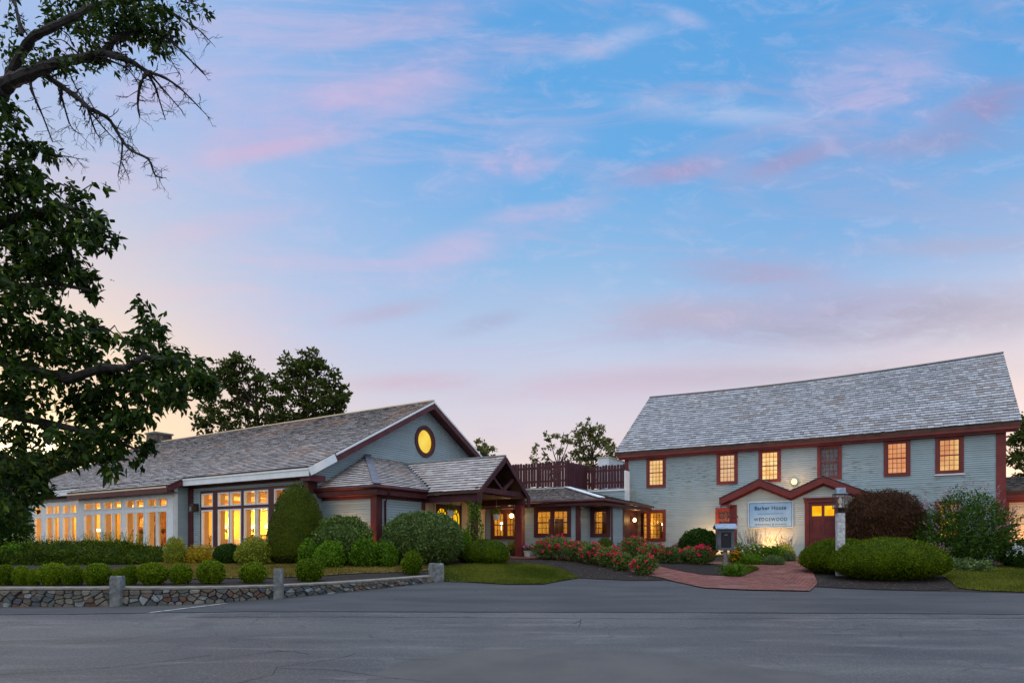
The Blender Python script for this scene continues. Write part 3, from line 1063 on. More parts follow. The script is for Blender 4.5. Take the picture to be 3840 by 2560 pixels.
# roof
sdir = (0, 1, SL)
D = math.hypot(RV - EV, RZ - EZ)
mb = MB(True)
shakes(mb, (UL, EV, EZ), (1, 0, 0), sdir, D, lambda d: 0.0, lambda d: UR - UL, .18, (.14, .38), .042)
bd = math.hypot(0.62, 0.62 * SL)
shakes(mb, (BL - 0.25, EV - 0.62, EZ - 0.62 * SL), (1, 0, 0), sdir, bd, lambda d: 0.0, lambda d: BR + 0.25 - BL + 0.25, .18, (.14, .38), .042)
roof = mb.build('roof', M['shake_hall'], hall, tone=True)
mb = MB(True)
slab(mb, [(UL, EV + .01, EZ - .01), (UR, EV + .01, EZ - .01), (UR, RV, RZ - .01), (UL, RV, RZ - .01)])
slab(mb, [(UL, RV, RZ - .01), (UR, RV, RZ - .01), (UR, 2 * RV - EV, EZ), (UL, 2 * RV - EV, EZ)])
slab(mb, [(BL - .25, EV - .61, EZ - .62 * SL - .01), (BR + .25, EV - .61, EZ - .62 * SL - .01), (BR + .25, EV, EZ - .012), (BL - .25, EV, EZ - .012)], 0.10)
mb.build('roof_boarding', M['wood_under'], roof)
mb = MB(True)
mb.bar((UL, RV, RZ + .02), (UR, RV, RZ + .02), 0.16, 0.05)
mb.build('ridge_cap', M['cream'], roof)
# eave boards
for a, b in ((UL, BL - .25), (BR + .26, UR)):
    mb = MB(True)
    mb.box((a, EV - .03, EZ - .31), (b, EV, EZ - .035))
    mb.box((a, EV - .055, EZ - .10), (b, EV - .031, EZ - .04))
    mb.build('eave_fascia', M['white'], hall)
mb = MB(True)
bz = EZ - .62 * SL
mb.box((BL - .25, EV - .66, bz - .09), (BR + .25, EV - .63, bz - .03), 1)
mb.box((BL - .22, EV - .64, bz - .27), (BR + .22, EV - .61, bz - .091), 0)
mb.box((BL - .22, EV - .609, bz - .27), (BR + .22, BW + .01, bz - .23), 0)
mb.bar((BR + .235, EV - .64, bz - .14), (BR + .235, EV, EZ - .14), 0.03, 0.24)
mb.build('bay_fascia', [M['maroon'], M['cream']], hall)
# soffit and frieze
for a, b, a2, b2 in ((UL + .3, BL - .25, -39, BL), (BR + .26, UR - .02, BL2, GU)):
    mb = MB(True)
    mb.box((a, EV + .01, EZ - .32), (b, FW, EZ - .28))
    mb.box((a2, FW - .03, 3.42), (b2, FW + .02, EZ - .322))
    mb.build('frieze', M['maroon'], hall)
# rakes on the gable
mb = MB(True)
n_ = Vector((0, -SL, 1)).normalized()


def rakept(u, v, dn):
    return (u, v, rz_(v) - dn) if v <= RV else (u, v, rz_(2 * RV - v) - dn)


v1 = EV + 1.15
mb.bar(rakept(UR + .02, EV, .17), rakept(UR + .02, v1, .17), 0.04, 0.27, 1)
mb.bar(rakept(UR + .02, v1, .20), rakept(UR + .02, RV, .20), 0.03, 0.24, 0)
mb.bar(rakept(UR + .035, v1, .06), rakept(UR + .035, RV, .06), 0.03, 0.07, 1)
mb.bar(rakept(UR + .02, 2 * RV - EV, .20), rakept(UR + .02, RV, .20), 0.03, 0.24, 0)
mb.bar(rakept(UR + .035, 2 * RV - EV, .06), rakept(UR + .035, RV, .06), 0.03, 0.07, 1)
mb.build('rake_board', [M['maroon'], M['white']], hall)
mb = MB(True)
mb.bar((GU + .25, EV + .05, rz_(EV) - .19), (GU + .25, RV, RZ - .19), 0.48, 0.03)
mb.bar((GU + .25, 2 * RV - EV, EZ - .19), (GU + .25, RV, RZ - .19), 0.48, 0.03)
mb.box((GU - .02, EV + .06, EZ - .46), (UR - .05, EV + .75, EZ - .24))
mb.build('rake_soffit', M['maroon'], hall)

# openings of the three front sections
wm = Wall((-39.0, FW), (GU, FW))          # s = u + 39
wb = Wall((BL, BW), (BR, BW))
sm = lambda x: U_on(x, FW) + 39.0
sb = lambda x: U_on(x, BW) - BL
Z_T = (2.66, 3.20)
Z_L = (1.06, 2.55)
zoomx = lambda z: 700 + z / 3.92
R_LEAF = [(233, 400), (473, 641), (649, 815), (857, 1031), (1039, 1215), (1300, 1468), (1476, 1644)]
L_LEAF = [(132.5, 160), (175, 200.5), (202, 227), (238, 264), (266, 292)]
B_LEAF = [(463, 587), (590, 715), (750, 884), (887, 1018), (1068, 1207), (1211, 1350), (1388, 1533), (1538, 1690)]
main_leaf, bay_leaf = [], []
for a, b in R_LEAF:
    for z in (Z_T, Z_L):
        main_leaf.append((sm(zoomx(a)), sm(zoomx(b)), *z))
for a, b in L_LEAF:
    for z in ((2.66, 3.14), Z_L):
        main_leaf.append((sm(a), sm(b), *z))
for a, b in B_LEAF:
    for z in ((2.70, 3.09), (1.06, 2.56)):
        bay_leaf.append((sb(200 + a / 3.92), sb(200 + b / 3.92), *z))
# front walls
grpR = (sm(754), sm(zoomx(1670)), 0.98, 3.31)
grpL = (sm(124), sm(298) + .1, 0.98, 3.25)
mb = MB(True)
clap(mb, wm, 0.45, 3.44, [grpR, grpL, (BL + 39, BL2 + 39, 0, 9)], 0.085)
w_ret = Wall((BR, BW), (BR, FW))
clap(mb, w_ret, 0.45, 3.50, (), 0.085, s0=0.12)
w_ret2 = Wall((BL, FW), (BL, BW))
clap(mb, w_ret2, 0.45, 3.50, (), 0.085)
wg = Wall((GU, FW), (GU, 2 * RV - FW))
glo = lambda z: max(0.0, (z - (EZ - .2)) / SL - (FW - EV))
oc_s, oc_z, oc_r = RV - FW, 5.63, 0.66
circ = lambda z: None
n = int((RZ - .25 - 0.45) / 0.088)
for k in range(n):      # gable, cut round the oval window
    zb, zt = 0.45 + k * .088, 0.45 + (k + 1) * .088
    zm = (zb + zt) / 2
    a, b = glo(zm), wg.L - glo(zm)
    if b - a < .02:
        continue
    dzz = abs(zm - oc_z)
    ops = []
    if dzz < oc_r - .06:
        hw = math.sqrt((oc_r - .06) ** 2 - dzz ** 2)
        ops = [(oc_s - hw, oc_s + hw, zb, zt)]
    for p, q_ in segs(a, b, ops, zm):
        board(mb, wg, p, q_, zb, zt)
wend = Wall((-39.0, 2 * RV - FW), (-39.0, FW))
clap(mb, wend, 0.45, RZ - .3, (), 0.12, lo=glo, hi=lambda z: wend.L - glo(z))
wbk = Wall((GU, 2 * RV - FW), (-39.0, 2 * RV - FW))
clap(mb, wbk, 0.45, 3.5, (), 0.12)
mb.build('wall', M['siding_hall'], hall)
# white bay front
mb = MB(True)
flat(mb, wb, 0.5, 3.42, bay_leaf, -0.05, 0.03)
w_ret.box(mb, -0.03, 0.12, 0.5, 3.44, -0.05, 0.032)
mb.build('bay_front', M['white'], hall)
mb = MB(True)
flat(mb, wm, grpR[2], grpR[3], [l for l in main_leaf], -0.05, 0.035, grpR[0], grpR[1])
mb.build('window_surround', M['maroon'], hall)
mb = MB(True)
flat(mb, wm, grpL[2], grpL[3], [l for l in main_leaf], -0.05, 0.035, grpL[0], grpL[1])
mb.build('window_surround', M['white'], hall)
for w_, args in ((wm, ((BL2 + 39 - .02, sm(727), 0.45, 3.42, -.02, 0.06),)), (wm, ((0, .16, 0.45, 3.42, -.02, .05),)), (None, ())):
    mb = MB(True)
    for a_ in args:
        w_.box(mb, *a_)
    if w_ is None:
        wm.box(mb, 22 - .22, 22 + .03, 2.98, 3.42, -.02, .05)
        wg.box(mb, -.06, .35, 2.98, 3.45, -.02, .05)
    mb.build('corner_board', M['maroon'], hall)


def leaf(par, w, s0, s1, z0, z1):
    """one glazed light: white frame and pane"""
    mb = MB(True)
    f = 0.055
    w.box(mb, s0 + .004, s0 + f, z0 + .004, z1 - .004, -.04, .05)
    w.box(mb, s1 - f, s1 - .004, z0 + .004, z1 - .004, -.04, .05)
    w.box(mb, s0 + f, s1 - f, z0 + .004, z0 + f, -.04, .05)
    w.box(mb, s0 + f, s1 - f, z1 - f, z1 - .004, -.04, .05)
    o = mb.build('window', M['white'], par)
    m2 = MB(True)
    m2.poly([w.q(s0 + f, z0 + f, 0), w.q(s1 - f, z0 + f, 0), w.q(s1 - f, z1 - f, 0), w.q(s0 + f, z1 - f, 0)])
    m2.build('pane', M['glass'], o)


for l in main_leaf:
    leaf(hall, wm, *l)
for l in bay_leaf:
    leaf(hall, wb, *l)
# oval (round) gable window
mb = MB(True)
N = 40
for k in range(N):
    a0, a1 = 2 * math.pi * k / N, 2 * math.pi * (k + 1) / N
    P_ = lambda r, a, o: wg.q(oc_s + r * math.cos(a), oc_z + r * math.sin(a), o)
    mb.hexa([P_(.5, a0, .06), P_(.68, a0, .06), P_(.68, a1, .06), P_(.5, a1, .06)],
            [P_(.5, a0, -.05), P_(.68, a0, -.05), P_(.68, a1, -.05), P_(.5, a1, -.05)])
ow = mb.build('window', M['maroon'], hall)
ow['label'] = 'large oval window with maroon surround glowing yellow in the gable'
mb = MB(True)
mb.poly([wg.q(oc_s + .5 * math.cos(2 * math.pi * k / N), oc_z + .5 * math.sin(2 * math.pi * k / N), 0.0) for k in range(N)])
mb.build('pane', M['glass'], ow)
mb = MB(True)
mb.poly([wg.q(oc_s + .6 * math.cos(2 * math.pi * k / N), oc_z + .6 * math.sin(2 * math.pi * k / N), -0.06) for k in range(N)])
mb.build('blind', emat('lit_yellow_shade', C(255, 226, 96), 0.95, C(250, 200, 64), 1.2), ow)
# chimney
cu, cv_ = -37.85, 20.9
mb = MB(True)
mb.box((cu - .50, cv_ - .50, 6.2), (cu + .50, cv_ + .50, 7.8))
ch = mb.build('chimney', pmat('fieldstone_chimney', C(112, 102, 92), C(58, 54, 52), 3.5, 0.9, 0.9, 8), hall)
mb = MB(True)
mb.box((cu - .57, cv_ - .57, 7.801), (cu + .57, cv_ + .57, 7.9))
mb.build('chimney_cap', M['granite_dull'], ch)
# interior of the hall: floor, ceiling, back wall, window reveals
mb = MB(True)
mb.poly([(-38.9, FW + .1, .66), (-17.1, FW + .1, .66), (-17.1, 26, .66), (-38.9, 26, .66)])
mb.build('floor', M['floor_wood'], hall)
IV = 20.6
mb = MB(True)
mb.poly([(-38.9, IV, .66), (-17.1, IV, .66), (-17.1, IV, 3.36), (-38.9, IV, 3.36)])
mb.poly([(-17.1, FW + .1, .66), (-17.1, IV, .66), (-17.1, IV, 3.36), (-17.1, FW + .1, 3.36)])
mb.poly([(-38.9, FW + .1, .66), (-38.9, IV, .66), (-38.9, IV, 3.36), (-38.9, FW + .1, 3.36)])
mb.build('interior_wall', M['wall_yellow'], hall)
mb = MB(True)
mb.poly([(-38.9, FW + .02, 3.38), (-17.1, FW + .02, 3.38), (-17.1, IV, 3.38), (-38.9, IV, 3.38)])
mb.poly([(BL, BW + .06, 3.375), (BR, BW + .06, 3.375), (BR, FW + .02, 3.375), (BL, FW + .02, 3.375)])
for u in np.arange(-37, -17.5, 2.4):
    mb.box((u, FW + .3, 3.14), (u + .22, IV - .02, 3.37))
mb.box((-38.8, IV - .3, 2.95), (-17.2, IV - .02, 3.13))
mb.build('ceiling', M['wall_cream'], hall)
mb = MB(True)


def reveals(w, leaves, dep=.27):
    us = sorted({(round(a, 3), round(b, 3)) for a, b, _, _ in leaves})
    for i, (a, b) in enumerate(us):
        nxt = us[i + 1][0] if i + 1 < len(us) else b + .3
        prv = us[i - 1][1] if i else a - .3
        if a - prv > .06 or i == 0:
            w.box(mb, max(prv, a - .6), a - .004, 0.66, 3.36, -dep, -.055)
        else:
            w.box(mb, prv, a, 0.66, 3.36, -dep * .5, -.055)
        if i + 1 == len(us):
            w.box(mb, b + .004, b + .25, 0.66, 3.36, -dep, -.055)
    zs = sorted({(z0, z1) for _, _, z0, z1 in leaves})
    w.box(mb, us[0][0], us[-1][1], zs[0][1] + .004, zs[-1][0] - .004, -.25, -.056)


reveals(wm, [l for l in main_leaf if l[0] > 10])
reveals(wm, [l for l in main_leaf if l[0] < 10])
reveals(wb, bay_leaf)
mb.build('window_reveal', M['wall_cream'], hall)
# stone fireplace seen through the bay
mb = MB(True)
mb.box((-37.6, IV - 1.2, .66), (-34.6, IV - .3, 3.36))
fp = mb.build('fireplace', M['stone_int'], hall)
mb = MB(True)
mb.box((-37.7, IV - 1.45, 1.9), (-34.5, IV - 1.201, 2.02))
mb.build('mantel', M['chair'], fp)
mb = MB(True)
mb.box((-36.9, IV - 1.215, .67), (-35.2, IV - 1.2, 1.55))
mb.build('hearth_opening', M['dark'], fp)

# ================================================================== 2. ENTRY WING (hip roof + gabled portico)
entry = thing('entry_wing', 'low entrance wing with hipped cedar roof, gabled portico on maroon posts and arched glass doors', 'entrance', tuple(Wp(-14, 18, 0.62)), -A31)
HE, HV0, HU1 = 3.15, 14.79, -14.1
PK = (GU, 17.29, 4.6)
GE, GV0, GVR, GRZ, GUF = 3.06, 17.4, 19.13, 4.44, -11.85
gs = (GRZ - GE) / (GVR - GV0)
mb = MB(True)
sv = Vector((0, PK[1] - HV0, PK[2] - HE))
Dh = sv.length
shakes(mb, (GU, HV0, HE), (1, 0, 0), sv, Dh, lambda d: 0.03, lambda d: 2.9 * (1 - d / Dh), .17, (.12, .3), .04)
sv2 = Vector((GU - HU1, 0, PK[2] - HE))
D2 = sv2.length
zh = lambda d: HE + 1.45 * d / D2
shakes(mb, (HU1, HV0, HE), (0, 1, 0), sv2, D2, lambda d: 2.5 * d / D2, lambda d: GV0 - HV0 + max(0, min(zh(d), GRZ) - GE) / gs, .17, (.12, .3), .04)
sv3 = Vector((0, GVR - GV0, GRZ - GE))
D3 = sv3.length
zg = lambda d: GE + (GRZ - GE) * d / D3
shakes(mb, (GU, GV0, GE), (1, 0, 0), sv3, D3, lambda d: (HU1 - max(0, zg(d) - HE) / .5) - GU, lambda d: GUF - GU, 0.165, (.12, .3), .04)
shakes(mb, (GU + 1.0, 2 * GVR - GV0, GE), (1, 0, 0), (0, -1, gs), D3, lambda d: 0.0, lambda d: GUF - GU - 1.0, 0.165)
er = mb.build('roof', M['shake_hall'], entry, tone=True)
mb = MB(True)
e_ = .012
slab(mb, [(GU, HV0, HE - e_), (HU1, HV0, HE - e_), (PK[0], PK[1], PK[2] - e_)], .08)
slab(mb, [(HU1, HV0, HE - e_), (HU1, 17.6, HE - e_), (GU, 19.4, PK[2] - e_), (PK[0], PK[1], PK[2] - e_)], .08)
slab(mb, [(-14.3, GV0, GE - e_), (GUF, GV0, GE - e_), (GUF, GVR, GRZ - e_), (-16.7, GVR, GRZ - e_)], .07)
slab(mb, [(-16.7, GVR, GRZ - e_), (GUF, GVR, GRZ - e_), (GUF, 2 * GVR - GV0, GE - e_), (-15.8, 2 * GVR - GV0, GE - e_)], .07)
mb.build('roof_boarding', M['wood_under'], er)
mb = MB(True)
mb.bar((HU1 + .02, HV0 - .02, HE + .045), (PK[0] + .05, PK[1], PK[2] + .05), 0.24, 0.03)
mb.bar((HU1 + .02, GV0, HE + .02), (-16.6, GVR - .03, GRZ), 0.07, 0.03)
mb.build('hip_flashing', M['lead'], er)
mb = MB(True)
mb.bar((-16.6, GVR, GRZ + .02), (GUF, GVR, GRZ + .02), 0.12, 0.04)
mb.build('ridge_cap', M['shake_house'], er)
# gutters, fascia
mb = MB(True)
mb.tube([(GU + .05, HV0 - .05, HE - .06), (HU1 + .05, HV0 - .05, HE - .06)], .055, 8)
mb.tube([(HU1 + .05, HV0 - .05, HE - .06), (HU1 + .05, GV0 - .1, HE - .06)], .055, 8)
dp = [(HU1 + .03, 15.35, HE - .1), (HU1 + .03, 15.35, HE - .28), (-14.33, 15.45, HE - .5), (-14.33, 15.45, .7)]
mb.tube(dp, .035, 8)
mb.build('gutter', M['maroon'], entry, smooth=True)
mb = MB(True)
mb.box((GU + .02, HV0 + .03, HE - .26), (HU1 - .03, HV0 + .06, HE - .03))
mb.box((HU1 - .06, HV0 + .061, HE - .26), (HU1 - .03, GV0, HE - .03))
mb.box((GU + .02, HV0 + .062, HE - .30), (-14.1, 15.1, HE - .26))
mb.box((-14.4, 15.1, HE - .30), (HU1 - .031, GV0 + .2, HE - .261))
mb.box((GU + .02, 15.07, 2.74), (-14.37, 15.12, HE - .301))
mb.box((-14.42, 15.121, 2.74), (-14.37, 17.6, HE - .301))
mb.build('frieze', M['maroon'], entry)
wf = Wall((GU, 15.1), (-14.4, 15.1))
wr_ = Wall((-14.4, 15.1), (-14.4, 17.6))
mb = MB(True)
clap(mb, wf, .5, 2.75, (), .085)
clap(mb, wr_, .5, 2.75, (), .085)
mb.build('wall', M['siding_hall'], entry)
mb = MB(True)
wf.box(mb, 2.6 - .24, 2.6 + .03, .5, 2.74, -.02, .035)
wr_.box(mb, 0, .24, .5, 2.74, -.02, .034)
mb.build('corner_board', M['maroon'], entry)
mb = MB(True)
wr_.box(mb, 2.5 - .2, 2.5, .5, 2.74, -.02, .034)
mb.build('corner_board', M['maroon'], entry)
wd = Wall((-14.45, 17.6), (-14.45, 21.68))
door = (.68, 2.36, .66, 2.76)
mb = MB(True)
flat(mb, wd, .6, 3.0, [door], -.05, 0)
for s in np.arange(0.0, 4.0, .11):
    for a, b in segs(s, s + .1, [], 1.0):
        if not (b > door[0] - .1 and a < door[1] + .1):
            wd.box(mb, a, b, .66, 2.95, .001, .012)
wd.box(mb, door[0] - .09, door[0], .66, 2.85, .001, .04)
wd.box(mb, door[1], door[1] + .09, .66, 2.85, .001, .04)
mb.build('porch_wall', M['cream'], entry)
mb = MB(True)
dm = (door[0] + door[1]) / 2
for a, b in ((door[0], dm - .006), (dm + .006, door[1])):
    wd.box(mb, a + .005, b, .68, 2.75, -.06, -.02)
dd = mb.build('door', M['deep_maroon'], entry)
for a, b in ((door[0], dm), (dm, door[1])):
    c_, r_ = (a + b) / 2, (b - a) / 2 - .12
    mb = MB(True)
    pts = [wd.q(c_ - r_, 1.0, -.015), wd.q(c_ + r_, 1.0, -.015)] + [wd.q(c_ + r_ * math.cos(t), 2.2 + r_ * 1.25 * math.sin(t), -.015) for t in np.linspace(0, math.pi, 16)]
    mb.poly(pts)
    mb.build('arched_pane', M['lit_gold'], dd)
    mb = MB(True)
    for k in range(12):
        t0, t1 = math.pi * k / 12, math.pi * (k + 1) / 12
        q1 = lambda t, r: wd.q(c_ + r * math.cos(t), 2.2 + r * 1.25 * math.sin(t), -.005)
        mb.bar(q1(t0, r_ * .55), q1(t1, r_ * .55), .03)
    mb.bar(wd.q(c_ - r_ * .55, 2.2, -.005), wd.q(c_ - r_ * .55, 1.0, -.005), .03)
    mb.bar(wd.q(c_ + r_ * .55, 2.2, -.005), wd.q(c_ + r_ * .55, 1.0, -.005), .03)
    for t in (math.pi * .3, math.pi * .5, math.pi * .7):
        mb.bar(q1(t, r_ * .55), q1(t, r_), .03)
    mb.bar(wd.q(c_ - r_, 1.6, -.005), wd.q(c_ + r_, 1.6, -.005), .03)
    mb.build('glazing_bar', M['dark'], dd)
# portico frame
mb = MB(True)
mb.box((-14.4, 17.55, 2.72), (-11.95, 17.7, 2.98))
mb.box((-14.4, 17.42, 2.981), (-11.9, 17.5, 3.05))
mb.build('eave_beam', M['deep_maroon'], entry)
mb = MB(True)
mb.box((-14.4, 20.56, 2.72), (-11.95, 20.71, 2.98))
mb.build('eave_beam', M['deep_maroon'], entry)
mb = MB(True)
mb.box((-12.05, 17.45, 3.02), (-11.93, 20.81, 3.2))
mb.build('tie_beam', M['deep_maroon'], entry)
for v_ in (17.55, 20.56):
    mb = MB(True)
    wd_ = .15 if v_ < 18 else .24
    mb.box((-12.3, v_ - .02, .55), (-12.3 + wd_ + .06, v_ + wd_, 2.72))
    mb.build('post', M['deep_maroon'] if v_ < 18 else M['red_house'], entry)
for s_ in (-1, 1):
    mb = MB(True)
    mb.bar((-11.99, GVR - .05 * s_ * -1, 3.2), (-11.99, GVR + s_ * .72, GRZ - .8), .10, .10)
    mb.build('brace', M['deep_maroon'], entry)
mb = MB(True)
for s_ in (-1, 1):
    mb.bar((GUF + .015, GVR + s_ * (GVR - GV0 + .03), GE - .12), (GUF + .015, GVR, GRZ - .12), .035, .17)
    mb.box((GUF - .03, GVR + s_ * 1.69 - .1, GE - .42), (GUF + .03, GVR + s_ * 1.69 + .1, GE - .1))
for u in (-12.6, -13.3, -14.0):
    for s_ in (-1, 1):
        mb.bar((u, GVR + s_ * 1.6, GE + .02), (u, GVR, GRZ - .15), .06, .12)
mb.build('rafter', M['deep_maroon'], entry)
mb = MB(True)
mb.box((-14.4, 17.71, 2.94), (-12.0, 20.55, 2.97))
mb.build('porch_ceiling', M['wood_under'], entry)

# ================================================================== 3. CONNECTOR WING
conn = thing('connector_wing', 'low grey clapboard link with mossy shake roof, maroon gutter and small paned lit windows', 'house wing', tuple(Wp(-12, 23, 0.66)), -A31)
CE, CV, CU = 2.90, 21.3, -8.95
DV, DU, DZ = 24.14, -11.79, 3.64
mb = MB(True)
s4 = Vector((0, DV - CV, DZ - CE))
D4 = s4.length
shakes(mb, (-15.5, CV, CE), (1, 0, 0), s4, D4, lambda d: 0, lambda d: CU + 15.5 - (CU - DU) * d / D4, .12, (.07, .16), .02)
s5 = Vector((DU - CU, 0, DZ - CE))
shakes(mb, (CU, CV, CE), (0, 1, 0), s5, s5.length, lambda d: (DV - CV) * d / s5.length, lambda d: 27.06 - CV, .12, (.07, .16), .02)
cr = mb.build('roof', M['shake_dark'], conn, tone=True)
mb = MB(True)
slab(mb, [(-15.5, CV, CE - e_), (CU, CV, CE - e_), (DU, DV, DZ - e_), (-15.5, DV, DZ - e_)], .08)
slab(mb, [(CU, CV, CE - e_), (CU, 27.06, CE - e_), (DU, 27.06, DZ - e_), (DU, DV, DZ - e_)], .08)
mb.build('roof_boarding', M['wood_under'], cr)
mb = MB(True)
mb.bar((CU - .05, CV + .05, CE + .06), (DU, DV, DZ + .05), .26, .03)
mb.build('hip_flashing', M['white'], cr)
mb = MB(True)
mb.tube([(-12.2, CV - .05, CE - .05), (CU + .06, CV - .05, CE - .05)], .055, 8)
mb.tube([(CU + .06, CV - .05, CE - .05), (CU + .06, 27.0, CE - .05)], .055, 8)
mb.build('gutter', M['maroon'], conn, smooth=True)
mb = MB(True)
mb.box((-15.4, CV + .02, CE - .2), (CU - .02, CV + .05, CE - .03))
mb.box((CU - .05, CV + .051, CE - .2), (CU - .02, 27.06, CE - .03))
mb.box((-15.4, CV + .052, CE - .23), (CU - .051, 21.7, CE - .2))
mb.box((-10.1, 21.7, CE - .235), (CU - .052, 27.0, CE - .205))
mb.build('fascia', M['maroon'], conn)
# the terrace deck on top with its step wall
mb = MB(True)
mb.box((-17, DV, 3.3), (DU, 30, 3.72))
mb.box((DU, 26.2, 3.3), (-9.97, 27.4, 3.71))
mb.build('terrace_deck', M['lead'], conn)
mb = MB(True)
mb.box((-16, DV - .05, 3.60), (DU + .02, DV - .01, 3.67))
mb.box((DU + .002, DV - .01, 3.60), (DU + .04, 26.15, 3.67))
mb.box((DU, 26.15, 3.60), (-9.93, 26.19, 3.67))
mb.build('deck_trim', M['white'], conn)
ws = Wall((DU, 26.195), (-9.93, 26.195))
mb = MB(True)
clap(mb, ws, 2.7, 3.60, (), .085)
clap(mb, Wall((-9.94, 26.72), (-9.94, 27.48)), 2.7, 3.74, (), .085)

c1 = Wall((-15.4, 21.7), (-10.09, 21.7))
c2 = Wall((-10.09, 21.7), (-10.09, 22.77))
c3 = Wall((-10.09, 22.77), (-9.2, 22.77))
c4 = Wall((-9.2, 22.77), (-9.2, 24.1))
c5 = Wall((-9.2, 24.1), (-9.6, 24.1))
s1 = lambda x: U_on(x, 21.7) + 15.4
op1 = [window(conn, c1, s1(1842), s1(1950), 1.40, 2.62, None, 3, 4, .13, M['maroon'], M['maroon'], pairs=2),
       window(conn, c1, s1(2004), s1(2142), 1.48, 2.66, None, 3, 4, .13, M['maroon'], M['maroon'], pairs=2),
       window(conn, c1, s1(1790), s1(1822), 1.30, 2.62, None, 2, 4, .08, M['maroon'], M['maroon'])]
op3 = [window(conn, c3, .02, .87, 1.48, 2.66, None, 3, 4, .13, M['maroon'], M['maroon'])]
clap(mb, c1, .5, 2.70, op1, .085)
clap(mb, c2, .5, 2.70, (), .085)
clap(mb, c3, .5, 2.70, op3, .085)
clap(mb, c4, .5, 2.70, (), .085)
mb.build('wall', M['siding_hall'], conn)
mb = MB(True)
c1.box(mb, c1.L - .14, c1.L + .02, .5, 2.69, -.02, .03)
c2.box(mb, 0, .1, .5, 2.69, -.02, .03)
mb.build('corner_board', M['maroon'], conn)
for a_ in ((0, .12), (c4.L - .1, c4.L)):
    mb = MB(True)
    c4.box(mb, *a_, .5, 2.69, -.02, .03)
    mb.build('corner_board', M['maroon'], conn)
# recessed dark doorway between link and house
mb = MB(True)
mb.box((-9.75, 24.15, .6), (-9.6, 27.4, 2.68))
mb.build('recess_wall', M['deep_maroon'], conn)

# ================================================================== 4. FARMHOUSE (right)
farm = thing('clapboard_house', 'two storey grey green clapboard house with peeling paint, cedar shake roof and red trim', 'house', tuple(Wp(-3.4, 27.5, 0.62)), -A31)
HVW, HL, HR = 27.5, -10.4, 3.68
wh = Wall((HL, HVW), (HR, HVW))
sh = lambda x: U_on(x, HVW) - HL
ups = [(2425, 2497, 'lit_cream'), (2688, 2767, 'lit_pink'), (2845, 2929, 'lit_lamp'), (3065, 3157, 'lace'), (3314, 3414, 'lit_peach'), (3507, 3614, 'lit_apricot')]
ops = []
for i, (a, b, gl) in enumerate(ups):
    ops.append(window(farm, wh, sh(a), sh(b), 3.78, 5.16, M[gl], 4, 6, .11,
                      label='unlit upper window with grey lace curtains' if gl == 'lace' else None, sill=M['white'] if i == 5 else None))
ops.append(window(farm, wh, sh(2370), sh(2497), 1.32, 2.76, None, 4, 6, .11, pairs=2))
ops.append(window(farm, wh, sh(2684), sh(2768), 1.32, 2.76, M['dusk_pane'], 4, 6, .11, label='lower window half hidden by the porch pilaster'))
ops.append(window(farm, wh, sh(3320), sh(3416), 1.32, 2.76, M['lit_amber_dim'], 4, 6, .11))
ops.append(window(farm, wh, sh(3505), sh(3604), 1.32, 2.80, M['lit_amber'], 4, 6, .11))
mb = MB(True)
clap(mb, wh, .45, 5.20, ops, .0785, s0=.16, s1=wh.L - .26)
mb.build('wall', M['siding_house'], farm)
mb = MB(True)
wl = Wall((HL, 34.5), (HL, HVW))
wrr = Wall((HR, HVW), (HR, 34.5))
gl_ = lambda z: max(0, (z - 5.4) / .865)
clap(mb, wl, .45, 8.3, (), .12, lo=gl_, hi=lambda z: wl.L - gl_(z))
clap(mb, wrr, .45, 8.3, (), .12, lo=gl_, hi=lambda z: wrr.L - gl_(z))
clap(mb, Wall((HR, 34.5), (HL, 34.5)), .45, 5.2, (), .15)
mb.build('side_wall', M['siding_house'], farm)
mb = MB(True)
wh.box(mb, wh.L - .26, wh.L + .02, .45, 5.2, -.02, .04)
mb.build('corner_board', M['red_house'], farm)
mb = MB(True)
wh.box(mb, -.02, .16, 4.35, 5.2, -.02, .04)
wh.box(mb, -.10, .2, 4.6, 4.68, -.02, .08)
mb.build('corner_board', M['red_house'], farm)
mb = MB(True)
wh.box(mb, -.02, .16, .45, 4.349, -.02, .04)
mb.box((-9.96, 26.2, 2.6), (-9.90, 26.72, 4.5))
cbw = mb.build('corner_board', M['white'], farm)
cbw['label'] = 'white primed corner board'
# roof with a sagging ridge
RE, RVE, RVR, RRZ = 5.46, 27.15, 31.0, 8.80
UL2, UR2 = -10.8, 4.09
hs = Vector((0, RVR - RVE, RRZ - RE))
Dr = hs.length


def sag(q):
    k = (q.x - UL2) / (UR2 - UL2)
    d = (q.y - RVE) / (RVR - RVE)
    return Vector((q.x, q.y, q.z - 0.17 * math.sin(math.pi * k) * d - 0.05 * math.sin(math.pi * k) * (1 - d)))


rl = lambda d: 0.42 * d / Dr
mb = MB(True)
shakes(mb, (UL2, RVE, RE), (1, 0, 0), hs, Dr, rl, lambda d: UR2 - UL2, .185, (.11, .26), .042, warp=sag)
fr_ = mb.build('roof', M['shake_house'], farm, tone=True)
mb = MB(True)
NS = 10
for k in range(NS):
    a, b = UL2 + (UR2 - UL2) * k / NS, UL2 + (UR2 - UL2) * (k + 1) / NS
    a2, b2 = max(a, UL2 + .42), max(b, UL2 + .42)
    q4 = [sag(Vector(q)) for q in ((a, RVE + .01, RE - .012), (b, RVE + .01, RE - .012), (b2, RVR, RRZ - .012), (a2, RVR, RRZ - .012))]
    slab(mb, [tuple(q) for q in q4], .12)
    q4 = [sag(Vector(q)) for q in ((a2, RVR, RRZ - .012), (b2, RVR, RRZ - .012))] + [Vector((b2, 2 * RVR - RVE, RE)), Vector((a2, 2 * RVR - RVE, RE))]
    slab(mb, [tuple(q) for q in q4], .12)
mb.build('roof_boarding', M['wood_under'], fr_)
